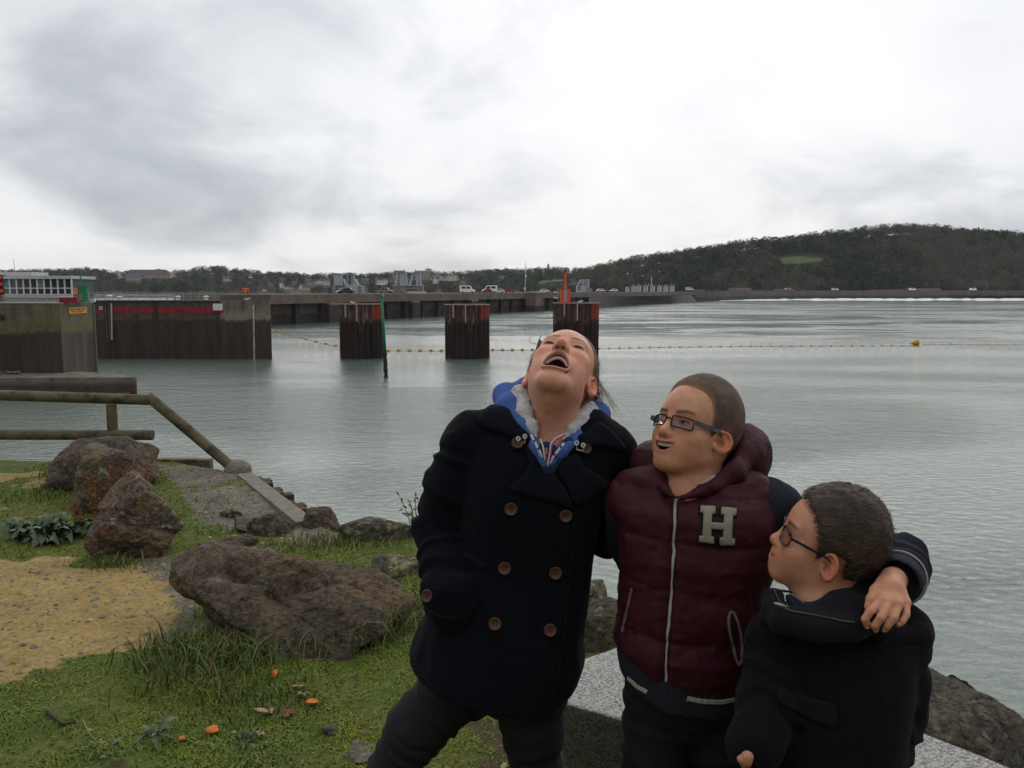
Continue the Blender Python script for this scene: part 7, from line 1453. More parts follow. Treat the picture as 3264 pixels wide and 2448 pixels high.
    tape([(1722, 1400, 1.872), (1730, 1420, 1.856), (1734, 1445, 1.846), (1737, 1468, 1.839)], .0019, 'white_piping', M_WT); tape([(1736, 1430, 1.852), (1739, 1450, 1.845), (1740, 1470, 1.838)], .0022, 'red_piping', M_RED2)
    MB().box(W(1742, 1438, 1.843), (.005, .004, .014)).build('zip_pull', M_METAL, t)
    # ---- hair
    zl = hair_line([(-.12, -.075), (-.06, -.06), (-.02, -.005), (.01, .02), (.03, .035), (.05, .072), (.06, .090), (.07, .110), (.085, .130), (.1, .2)]); HC = [(0.22, 0.14, 0.088), (0.16, 0.10, 0.062), (0.29, 0.19, 0.12)]
    V, F = hair_cap(H, p, zl, lambda q: .006 + .008*sstep(.03, -.06, q[..., 1]), H.s); mh_ = mat('hair_brown_girl', (0, 0, 0), attr=True, scale=200, rough=.55, avar=.35, spec=.4)
    hr = mesh_obj('hair', V, F, mat('hair_base_girl', (0.15, 0.094, 0.06), (0.21, 0.135, 0.087), scale=120, rough=.6), t, smooth=True)
    back = H.M@np.array((0, -1, -.15)); X, Q_, C = strands(V, F, 6000, .024, .0009, lambda P, Nn: back - Nn*(Nn@back)[:, None] + .02*Nn, 5, HC, .05, keep=lambda P: H.inv(P)[:, 1] < .045); mesh_obj('hair_strands', X, Q_, mh_, hr, cols=C)['kind'] = 'stuff'
    # pony tail falling behind, and loose wisps
    r = np.random.default_rng(12); V = []; TF = []
    def wisp(pts, w, c):
        P = np.array(pts); n = 14; s = np.linspace(0, len(P) - 1, n); Cc = np.stack([np.interp(s, np.arange(len(P)), P[:, k]) for k in range(3)], -1)
        for _ in range(3): Cc[1:-1] = (Cc[:-2] + Cc[1:-1]*2 + Cc[2:])/4
        MBh.tube(Cc, [w*(1 - .75*k/(n - 1)) for k in range(n)], 4)
    MBh = MB()
    for k in range(150):
        j = r.normal(size=3)*.012; a0 = H.p(.075, -.03, .0) if False else W(1885 + r.normal()*8, 1190 + r.normal()*22, 2.03 + .02*r.normal()); wisp([a0, W(1893 + r.normal()*9, 1235 + r.normal()*8, 2.05), W(1890 + r.normal()*14, 1278 + r.normal()*10, 2.06), W(1868 + r.normal()*14, 1310 + r.normal()*10, 2.05)], .0011, 0)
    for k in range(130): wisp([W(1866 + r.normal()*4, 1108 + r.normal()*10, 2.03), W(1880 + r.normal()*4, 1150 + r.normal()*8, 2.04), W(1889 + r.normal()*4, 1198 + r.normal()*8, 2.05), W(1892 + r.normal()*6, 1245 + r.normal()*8, 2.06)], .0011, 0)
    for k in range(26): e = r.uniform(0, 1); wisp([W(1888 + r.normal()*6, 1180 + r.normal()*14, 2.0), W(1905 + 10*e, 1225 + r.normal()*8, 2.02), W(1925 + 25*e + r.normal()*6, 1268 + r.normal()*10, 2.04), W(1945 + 45*e + r.normal()*12, 1300 + 40*r.uniform(0, 1), 2.06)], .00042, 0)
    for k in range(5): wisp([W(1908 + 3*k, 1240, 2.03), W(1914 + 2*k, 1290, 2.03), W(1918 + 4*k, 1325, 2.04), W(1935 + 9*k, 1352 + 6*k, 2.05)], .0006, 0)
    for k in range(90): wisp([W(1722 + r.normal()*3, 1098 + r.normal()*9, 2.03), W(1703 + r.normal()*3, 1138 + r.normal()*6, 2.05), W(1687 + r.normal()*4, 1180 + r.normal()*6, 2.06), W(1682 + r.normal()*5, 1212 + r.normal()*6, 2.07)], .0011, 0)
    for k in range(4): wisp([W(1712 + 2*k, 1096, 1.97), W(1696 - 3*k, 1098 - k, 1.96), W(1689 - 2*k, 1086 - 2*k, 1.96), W(1693 + 2*k, 1074 - 2*k, 1.97), W(1705 + 3*k, 1066 - k, 1.97)], .0003, 0)
    for k in range(3): wisp([W(1688, 1228, 1.97), W(1690 + k, 1262, 1.955), W(1694, 1290, 1.945), W(1688 - 5*k, 1306, 1.945), W(1676 - 4*k, 1311, 1.95)], .0006, 0)
    MBh.build('loose_hair', mat('loose_hair', (0.24, 0.16, 0.105), (0.17, 0.11, 0.07), scale=60, rough=.5, spec=.4), hr, smooth=True)['kind'] = 'stuff'
    return t
girl()
# ================================================================== person 2: boy in dark red padded gilet
def lensmat(nm, tint):
    m = bpy.data.materials.new(nm); m.use_nodes = True; nt = m.node_tree; N = nt.nodes; L = nt.links; N.remove(N['Principled BSDF']); o = N['Material Output']
    a = N.new('ShaderNodeBsdfTransparent'); a.inputs[0].default_value = (*tint, 1); b = N.new('ShaderNodeBsdfGlossy'); b.inputs['Roughness'].default_value = .03; f = N.new('ShaderNodeFresnel'); f.inputs[0].default_value = 1.5; x = N.new('ShaderNodeMixShader'); L.new(f.outputs[0], x.inputs[0]); L.new(a.outputs[0], x.inputs[1]); L.new(b.outputs[0], x.inputs[2]); L.new(x.outputs[0], o.inputs['Surface']); return m
M_LENS = lensmat('spectacle_lens', (.86, .88, .88)); M_FRAME = mat('black_frame', (.012, .012, .014), rough=.35); M_TEMPLE = mat('grey_patterned_temple', (.035, .036, .037), (.16, .165, .165), scale=120, rough=.4)
def glasses(H, t, lab, cx, y0, z0, w, h, wrap, rfr, round_, tm, tmh, ear=(.079, -.004, .020), yb=None):
    """spectacles in head coordinates"""
    gl = bpy.data.objects.new('spectacles', None); COL.objects.link(gl); gl.parent = t; gl.location = tuple(H.p(0, y0, z0) - root_loc(t)); gl['label'] = lab
    for s in (-1, 1):
        P = []
        n = 28
        for k in range(n):
            a = 2*math.pi*k/n; ca, sa = math.cos(a), math.sin(a); e = 2/round_; x = w/2*math.copysign(abs(ca)**e, ca); z = h/2*math.copysign(abs(sa)**e, sa); P.append(H.p(s*(cx + x), y0 - wrap*max(0, (cx + x) - .02)**2*14, z0 + z - .0015*x/w*2))
        rim = MB().tube(P + [P[0], P[1]], rfr*H.s, 6, cap=False).build('rim', M_FRAME, gl, smooth=True)
        c = np.mean(P, 0); mesh_obj('lens', [c] + P, [(0, 1 + k, 1 + (k + 1) % n) for k in range(n)], M_LENS, gl)
        hx = cx + w/2; a = H.p(s*hx, y0 - wrap*max(0, hx - .02)**2*14, z0 + h*.22); b = H.p(s*(hx + .006), y0 - .010, z0 + h*.20); e1 = H.p(s*ear[0], ear[1] + .012, ear[2]); e2 = H.p(s*(ear[0] - .002), ear[1] - .012, ear[2] - .014)
        Vt = []; Ft = []; pp = [a, b, b*.5 + e1*.5, e1, e2]; up = H.M[:, 2]*H.s; sd = H.M[:, 0]*s*H.s*.0012
        for k, q in enumerate(pp): hh = tmh*(1, 1.1, 1, .7, .5)[k]/2; Vt += [q - up*hh - sd, q - up*hh + sd, q + up*hh + sd, q + up*hh - sd]
        for k in range(4):
            for j in range(4): Ft.append((k*4 + j, k*4 + (j + 1) % 4, k*4 + 4 + (j + 1) % 4, k*4 + 4 + j))
        Ft += [(3, 2, 1, 0), (16, 17, 18, 19)]; mesh_obj('temple', Vt, Ft, tm, gl)
        MB().tube([H.p(s*(cx - w/2), y0, z0 - h*.1), H.p(s*(cx - w/2 - .003), y0 - .008, z0 - h*.25)], .0012*H.s, 5).build('nose_pad', M_METAL, gl)
    MB().tube([H.p(-(cx - w/2), y0, z0 + h*.2), H.p(0, y0 + .002, z0 + h*.3), H.p(cx - w/2, y0, z0 + h*.2)], rfr*H.s, 6).build('bridge', M_FRAME, gl)
    return gl
M_PUFF = mat('maroon_nylon', (0.034, 0.0028, 0.0070), (0.045, 0.0038, 0.0094), scale=30, rough=.62, bump=.45, bscale=55, bdist=.006, spec=.22); M_SLEEVE = wool('grey_navy_sleeve', (0.015, 0.017, 0.024)); M_RIB = mat('navy_rib_knit', (0.010, 0.012, 0.019), (0.018, 0.02, 0.028), scale=150, rough=.95, bump=.4, bscale=300, bdist=.002); M_CREAM = mat('cream_trim', (0.36, 0.33, 0.27), (0.29, 0.265, 0.215), scale=200, rough=.9, bump=.3, bscale=300, bdist=.001)
def boy_red():
    c0 = W(2190, 2200, 1.86); t = thing('person', 'boy with rectangular glasses in dark red padded gilet marked H', 'person', (c0[0], c0[1], 0.0))
    H = Frame(W(2221, 1400, 1.875), 54, 22, -2, .985)
    prm = dict(jaw=-0.011, mouth=(0.0250, 0.0088), zm=-0.0495, smile=0.008, lip=0.0045, eye=0.5, cheek=0.004, crz=0.099, cz=0.045, chin=.002, width=1.0, earflare=46, nose=.000, nz=.003, nr=.62, chy=-.006, eary=.012, ears=1.18, earz=.70)
    hc = H.p(0, .01, .01); hand = W(2830, 1915, 1.52)
    g = Field((.08, 1.38, -.01), (.86, 2.16, 1.52), .011, [(hc - .14, hc + .14), (hand - .075, hand + .075)], .0025)
    p = head_sdf(g, H, prm)
    nb = W(2215, 1610, 1.87); g.u(cap(H.p(0, -.022, -.03), nb, .046, .052), .03); g.u(cap(H.p(0, .01, -.055), W(2205, 1570, 1.85), .032, .04), .03)
    g.u(cap(W(2040, 1600, 1.87), W(2400, 1620, 1.87), .05), .04); g.u(ell(W(2200, 1780, 1.87), (.11, .075, .18)), .05); g.u(ell(W(2190, 2120, 1.87), (.115, .08, .12)), .06)
    legs = [[W(2110, 2200, 1.87), W(2090, 2420, 1.87), W(2085, 2700, 1.9), W(2080, 3100, 1.95)], [W(2290, 2200, 1.87), W(2300, 2420, 1.87), W(2310, 2700, 1.9), W(2315, 3100, 1.95)]]
    for L in legs: L[3][2] = .05; chain(g, L, [.06, .05, .042, .032], .03)
    armR = [W(2010, 1610, 1.89), W(2010, 1730, 1.97), W(2060, 1850, 2.02), W(2130, 1930, 2.0)]; chain(g, armR, [.04, .035, .03, .028], .02); g.u(ell(armR[3] + np.array((.03, 0, -.02)), (.035, .02, .04)), .02)
    armL = [W(2462, 1622, 1.85), W(2660, 1722, 1.83), W(2868, 1792, 1.77), W(2862, 1842, 1.66), W(2846, 1850, 1.60)]; chain(g, armL, [.04, .036, .032, .026, .022], .015)
    # the hand over the smaller boy's shoulder
    def hp(x, y, d): return W(x, y, d)
    g.u(cap(hp(2846, 1848, 1.60), hp(2838, 1880, 1.545), .022, .024), .012)
    kn = [hp(2808, 1915, 1.512), hp(2836, 1922, 1.505), hp(2863, 1926, 1.508), hp(2887, 1922, 1.522)]; wr = hp(2843, 1858, 1.575)
    for q in kn: g.u(cap(wr + (q - wr)*.25, q, .0155, .0100), .008)
    pip = [hp(2774, 1948, 1.494), hp(2808, 1969, 1.484), hp(2848, 1971, 1.485), hp(2889, 1959, 1.503)]; dip = [hp(2757, 1974, 1.494), hp(2790, 1993, 1.488), hp(2828, 1994, 1.486), hp(2876, 1980, 1.495)]; tip = [hp(2764, 1994, 1.500), hp(2791, 2004, 1.495), hp(2822, 2005, 1.492), hp(2865, 1990, 1.496)]
    for i in range(4): r_ = (.0076, .0078, .0075, .0068)[i]; chain(g, [kn[i], pip[i], dip[i], tip[i]], [r_*1.12, r_, r_*.9, r_*.8], .0014)
    chain(g, [hp(2822, 1862, 1.572), hp(2795, 1885, 1.545), hp(2780, 1912, 1.53), hp(2770, 1935, 1.525)], [.017, .0125, .0105, .0085], .005)
    V, F = g.mesh(1); N = normals(V, F); base = (0.58, 0.265, 0.155); col = skin_cols(V, N, H, p, base, lip=(0.40, 0.095, 0.075), brow=(0.075, 0.04, 0.027), blush=.6, browh=.0052)
    for q in pip + kn: m = .35*np.exp(-np.sum((V - q)**2, 1)/.00008)[:, None]; col = col*(1 - m) + np.array((.50, .22, .16))*m
    mesh_obj('body', V, F, MATSKIN('skin_boy_red'), t, smooth=True, cols=col)
    for i, q in enumerate(tip): d = (q - dip[i])/np.linalg.norm(q - dip[i]); vd = EYE - q; vd /= np.linalg.norm(vd); nn = vd - d*(vd@d); nn /= np.linalg.norm(nn); MB().ball(q + nn*.0036, (.0040, .0030, .0040), 8, 6).build('fingernail', mat('nail', (.62, .34, .25), rough=.3), t, smooth=True)
    lashes(H, p, t, (.04, .025, .02))
    for s in (-1, 1):
        MB().ball(H.p(s*.0315, .0765, .0155), .0124*H.s, 16, 12).build('eye', mat('eye_white', (.55, .52, .50), rough=.15), t, smooth=True); MB().ball(H.p(s*.0315 + .003, .0765 + .0095, .0150), .0052*H.s, 12, 8).build('iris', mat('iris_dark', (.035, .025, .02), rough=.1), t, smooth=True)
    zc, ym = p['zc'], p['ym']; mw, mh = p['mouth']
    for i in range(10):
        u = (i + .5)/10*2 - 1; x = u*(mw - .002); zt = zc + p['smile']*(x/mw)**2 + mh*.92*math.sqrt(max(0, 1 - (x/mw)**2)) - .0022; MB().ball(H.p(x, ym - 9*x*x - .0042, zt - .0010), (.0033, .0030, .0046), 10, 8).build('tooth', M_TOOTH, t, smooth=True)
    glasses(H, t, 'narrow rectangular black glasses with grey patterned arms', .0325, .1035, .0125, .047, .0235, 1.0, .0017, 7, M_TEMPLE, .0100, (.081, .016, .018))
    # hair
    zl = hair_line([(-.12, -.060), (-.075, -.052), (-.03, -.012), (-.015, .018), (.012, .022), (.024, .008), (.032, -.010), (.040, .0), (.045, .035), (.053, .074), (.064, .090), (.075, .097), (.09, .104), (.11, .12)]); HC = [(0.14, 0.093, 0.064), (0.19, 0.127, 0.087), (0.10, 0.066, 0.046)]
    V, F = hair_cap(H, p, zl, lambda q: .0045 + .003*sstep(.04, .10, q[..., 2]), H.s, .003, .016); hr = mesh_obj('hair', V, F, mat('hair_base_buzz', (0, 0, 0), attr=True, scale=420, avar=.22, rough=.75, bump=.25, bscale=600, bdist=.001), t, smooth=True, cols=hair_cols(V, H, zl, (0.098, 0.064, 0.045), (0.145, 0.095, 0.066), (0.40, 0.20, 0.125), .022, (120, 30, 45)))
    fw = H.M@np.array((0, .5, -.35)); X, Q_, C = strands(V, F, 12000, .0050, .0006, lambda P, Nn: Nn*.40 + fw*.9, 6, HC, .08, keep=lambda P: (H.inv(P)[:, 2] - zl(H.inv(P)[:, 1])) > .010); mesh_obj('hair_strands', X, Q_, mat('hair_buzz', (0, 0, 0), attr=True, scale=200, rough=.6, avar=.25), hr, cols=C)['kind'] = 'stuff'
    # trousers, shoes
    g = Field((.12, 1.46, .02), (.62, 2.1, .85), .007); g.u(ell(W(2192, 2200, 1.87), (.137, .105, .11)), 0); rr = [.083, .073, .062, .055]
    for L in legs: chain(g, L, rr, .012)
    V, F = g.mesh(1); V = sleeve_folds(V, F, legs[0], .003, .06, 43, .11); V = sleeve_folds(V, F, legs[1], .003, .06, 45, .11); mesh_obj('trousers', V, F, mat('black_trousers', (0.006, 0.0065, 0.009), (0.010, 0.0105, 0.014), scale=150, rough=.95), t, smooth=True); shoes(t, [(L[3][0], L[3][1], 0, -.9) for L in legs])
    # padded gilet
    g = Field((.14, 1.55, .55), (.66, 2.08, 1.34), .0052)
    rows = [(1520, 2060, 2390, 1.87, .075), (1550, 1990, 2445, 1.865, .098), (1590, 1958, 2472, 1.86, .112), (1650, 1962, 2474, 1.855, .120), (1720, 1972, 2468, 1.855, .124), (1800, 1975, 2458, 1.855, .126), (1900, 1972, 2440, 1.855, .126), (2000, 1962, 2418, 1.855, .128), (2060, 1958, 2406, 1.855, .128), (2120, 1968, 2398, 1.855, .125), (2200, 1980, 2392, 1.855, .118), (2330, 1985, 2388, 1.855, .114)]
    g.u(pxloft(rows), 0); g.u(cap(W(2110, 1545, 1.87), W(2015, 1580, 1.87), .052, .056), .03); g.u(cap(W(2330, 1555, 1.87), W(2420, 1602, 1.86), .052, .054), .03)
    hz = [W(1990, 2125, 1.75)[2], W(2112, 2205, 1.74)[2], W(2380, 2232, 1.75)[2]]; hx = [W(1990, 2125, 1.75)[0], W(2112, 2205, 1.74)[0], W(2380, 2232, 1.75)[0]]
    hemz = lambda x: np.interp(x, [hx[0] - .05, *hx, hx[2] + .05], [hz[0] + .01, *hz, hz[2] + .01])
    g.cut(lambda P: hemz(P[..., 0]) - P[..., 2], .014)
    g.sub(cap(W(2215, 1440, 1.87), W(2205, 1580, 1.86), .066, .058), .015); g.sub(cap(W(2200, 1540, 1.80), W(2165, 1585, 1.755), .040, .010), .012)
    V, F = g.mesh(1); N = normals(V, F); xc = W(2157, 1600, 1.75)[0]; tilt = .085; zt = V[:, 2] + tilt*(V[:, 0] - xc); pxx, _ = proj(V)
    left = pxx < 2150; seams = [W(2100, y, 1.74)[2] for y in (1600, 1748, 1905, 2062)]; seams = [W(2160, y, 1.74)[2] for y in (1585, 1735, 1892, 2050, 2195)]
    lev = np.array(seams); dd = np.abs(zt[:, None] - lev[None]).min(1); per = .105; puff = np.sqrt(np.clip(dd/(per/2), 0, 1)); disp = .0095*puff - .007
    wr_ = fbm(V*np.array((9, 9, 30)), 3, seed=61)*np.exp(-(dd/.022)**2)*.006 + fbm(V*14, 3, seed=62)*.0035 + fbm(V*np.array((70, 70, 9)), 2, seed=63)*np.exp(-(dd/.018)**2)*.004 + (0.3 - np.abs(fbm(V*np.array((12, 12, 16)), 3, seed=64))*1.5)*.005; zipd = np.abs(V[:, 0] - np.interp(V[:, 2], [W(2112, 2240, 1.74)[2], W(2140, 1900, 1.73)[2], W(2157, 1530, 1.75)[2]], [W(2112, 2240, 1.74)[0], W(2140, 1900, 1.73)[0], W(2157, 1530, 1.75)[0]])); fz = (V[:, 1] < 1.86); zd = -.009*np.exp(-(zipd/.010)**2)*fz
    V = V + N*(disp + wr_ + zd)[:, None]; vest = mesh_obj('gilet', V, F, M_PUFF, t, smooth=True); sf = Surf(V, F)
    # zip, piping, pockets
    M_ZIP = mat('white_zip', (0.38, 0.37, 0.35), (0.26, 0.25, 0.235), scale=400, rough=.6)
    ribbon(sf, [(2157, 1545), (2153, 1650), (2148, 1760), (2143, 1850), (2138, 1930), (2134, 1985), (2128, 2010), (2122, 2080), (2122, 2130), (2127, 2165), (2116, 2210), (2110, 2238)], .0064, .003, 'zip', M_ZIP, vest, .002, 90, [1, 1, .9, 1, .55, 1, 1, .35, 1, 1.2])
    c, n = sf.hit(2158, 1548); MB().box(c + n*.008 + np.array((0, 0, .012)), (.011, .004, .022)).build('zip_slider', M_ZIP, vest); MB().box(c + n*.011 + np.array((0, 0, -.008)), (.008, .002, .020)).build('zip_pull', mat('zip_pull', (.55, .53, .46), rough=.4, metal=.6), vest)
    for dx in (-14, 16): ribbon(sf, [(2157 + dx, 1522), (2160 + dx*.3, 1548)], .006, .004, 'zip_tape', M_CREAM, vest, .002, 8)
    ribbon(sf, [(2327, 1950), (2321, 1972), (2324, 2010), (2335, 2055), (2345, 2100), (2354, 2121), (2363, 2105), (2364, 2060), (2360, 2020), (2350, 1980), (2338, 1952), (2327, 1950)], .0055, .001, 'pocket_piping', mat('grey_trim', (.13, .115, .10), (.18, .16, .14), scale=200, rough=.9), vest, .003, 70)
    ribbon(sf, [(2016, 1876), (2006, 1925), (1994, 1975), (1985, 2015)], .005, .001, 'pocket_piping', mat('grey_trim2', (.16, .11, .10), rough=.9), vest, .003, 30)
    # letter
    def Hpoly(x0, y0, x1, y1, g_):
        w = x1 - x0; h = y1 - y0; a = .36; st = .085; m = .19; L = [(0, 0), (.42, 0), (.42, m), (.33, m), (.33, .42), (.67, .42), (.67, m), (.58, m), (.58, 0), (1, 0), (1, m), (.91, m), (.91, 1 - m), (1, 1 - m), (1, 1), (.58, 1), (.58, 1 - m), (.67, 1 - m), (.67, .60), (.33, .60), (.33, 1 - m), (.42, 1 - m), (.42, 1), (0, 1), (0, 1 - m), (.09, 1 - m), (.09, m), (0, m)]
        return [(x0 + u*w - (v - .5)*6, y0 + v*h + (u - .5)*10) for u, v in L]
    hp0 = Hpoly(2229, 1620, 2342, 1732, 0); cen = np.mean(hp0, 0)
    def grow(P, d):
        P = np.array(P); out = []
        for i in range(len(P)):
            a, b, c_ = P[i - 1], P[i], P[(i + 1) % len(P)]; e1 = (b - a)/np.linalg.norm(b - a); e2 = (c_ - b)/np.linalg.norm(c_ - b); n1 = np.array((e1[1], -e1[0])); n2 = np.array((e2[1], -e2[0])); out.append(tuple(b + (n1 + n2)*d))
        return out
    patch(sf, grow(hp0, 5), .0008, .0030, 'letter_backing', mat('letter_felt', (0.010, 0.008, 0.010), rough=.95), vest, 4, .8); patch(sf, hp0, .0035, .0045, 'letter', mat('cream_boucle', (0.36, 0.33, 0.255), (0.25, 0.225, 0.175), scale=330, rough=1.0, bump=.9, bscale=380, bdist=.004), vest, 4, .55)
    # knitted hem
    g = Field((.16, 1.55, .50), (.64, 2.04, .92), .0052); g.u(pxloft([(a, b + 8, c_ - 8, d, e - .008) for a, b, c_, d, e in rows if a > 1990] + [(2420, 1995, 2375, 1.855, .10)]), 0); g.cut(lambda P: (hemz(P[..., 0]) - .052) - P[..., 2], .006); g.cut(lambda P: P[..., 2] - (hemz(P[..., 0]) + .02), .004)
    V, F = g.mesh(1); a = np.arctan2(V[:, 0] - c0[0], V[:, 1] - 1.86); V = V + normals(V, F)*(.0016*np.sin(a*150))[:, None]; hem = mesh_obj('knit_hem', V, F, M_RIB, t, smooth=True); sh = Surf(V, F)
    ribbon(sh, [(2000, 2160), (2030, 2188), (2062, 2206)], .0105, .0006, 'hem_stripe', M_CREAM, hem, .0015, 20); ribbon(sh, [(2190, 2226), (2240, 2236), (2300, 2238), (2350, 2228), (2374, 2218)], .0105, .0006, 'hem_stripe', M_CREAM, hem, .0015, 40)
    ribbon(sf, [(2060, 2165), (2064, 2215)], .02, .0, 'hem_tab', M_PUFF, hem, .003, 8)
    # hood and collar
    g = Field((.10, 1.68, 1.12), (.68, 2.12, 1.48), .0046)
    hl = [W(2072, 1432, 1.945), W(2074, 1480, 1.915), W(2092, 1525, 1.85), W(2120, 1562, 1.785), W(2150, 1584, 1.762)]; hr_ = [W(2368, 1385, 1.93), W(2378, 1450, 1.885), W(2330, 1508, 1.825), W(2262, 1554, 1.785), W(2182, 1586, 1.762)]
    chain(g, hl, [.016, .019, .016, .009, .006], .012); chain(g, hr_, [.020, .029, .026, .016, .008], .018); g.u(cap(W(2385, 1440, 1.93), W(2300, 1520, 1.97), .055, .06), .03); g.u(cap(W(2080, 1480, 1.92), W(2300, 1520, 1.97), .05, .06), .03); g.u(cap(W(2372, 1405, 1.96), W(2385, 1530, 1.91), .034, .042), .03)
    g.sub(cap(H.p(0, -.01, .0), W(2190, 1590, 1.84), .080, .056), .014)
    V, F = g.mesh(1); V = folds(V, F, .005, 16, 71, (1, 1, .8)); V = folds(V, F, .003, 40, 72, (1.4, 1, .7)); hood = mesh_obj('hood', V, F, M_PUFF, t, smooth=True); sh = Surf(V, F)
    ribbon(sh, [(2225, 1548), (2252, 1536), (2276, 1518)], .009, .002, 'hood_zip', mat('grey_zip', (.20, .19, .18), (.3, .29, .28), scale=400, rough=.6), hood, .002, 14)
    # sleeves
    g = Field((.10, 1.38, .95), (.90, 2.12, 1.34), .0050); chain(g, armL[:4], [.058, .052, .056, .050], .012); g.u(cap(W(2440, 1600, 1.86), armL[0], .055), .02); chain(g, armR, [.058, .052, .05, .045], .012); V, F = g.mesh(1); V = sleeve_folds(V, F, armL, .0042, .05, 81, .08); V = folds(V, F, .003, 25, 82); sl = mesh_obj('sleeves', V, F, M_SLEEVE, t, smooth=True); sl['kind'] = 'stuff'; del sl['kind']
    g = Field((.55, 1.38, 1.05), (.86, 1.9, 1.34), .0036); d_ = armL[4] - armL[3]; d_ /= np.linalg.norm(d_); wc = armL[3] + (armL[4] - armL[3])*.25; e_ = wc + d_*.035 + np.array((.004, 0, -.006)); g.u(cap(wc - d_*.02, e_, .052, .049), 0); g.sub(cap(e_ - d_*.004, e_ + d_*.12, .040, .046), .003); V, F = g.mesh(1); cf = mesh_obj('cuff', V, F, M_RIB, t, smooth=True)
    # cream stripe round the cuff
    a_ = np.cross(d_, (0, 0, 1.)); a_ /= np.linalg.norm(a_); b_ = np.cross(d_, a_); Vs = []; Fs = []; m = 40; cc = wc - d_*.010
    for (off, rad) in ((-.006, .046), (-.006, .0538), (.006, .0536), (.006, .046)):
        for k in range(m): th = 2*math.pi*k/m; Vs.append(cc + d_*off + (rad)*(a_*math.cos(th) + b_*math.sin(th)))
    for j in range(4):
        for k in range(m): Fs.append((j*m + k, j*m + (k + 1) % m, ((j + 1) % 4)*m + (k + 1) % m, ((j + 1) % 4)*m + k))
    mesh_obj('cuff_stripe', Vs, Fs, M_CREAM, cf, smooth=False)
    return t
boy_red()
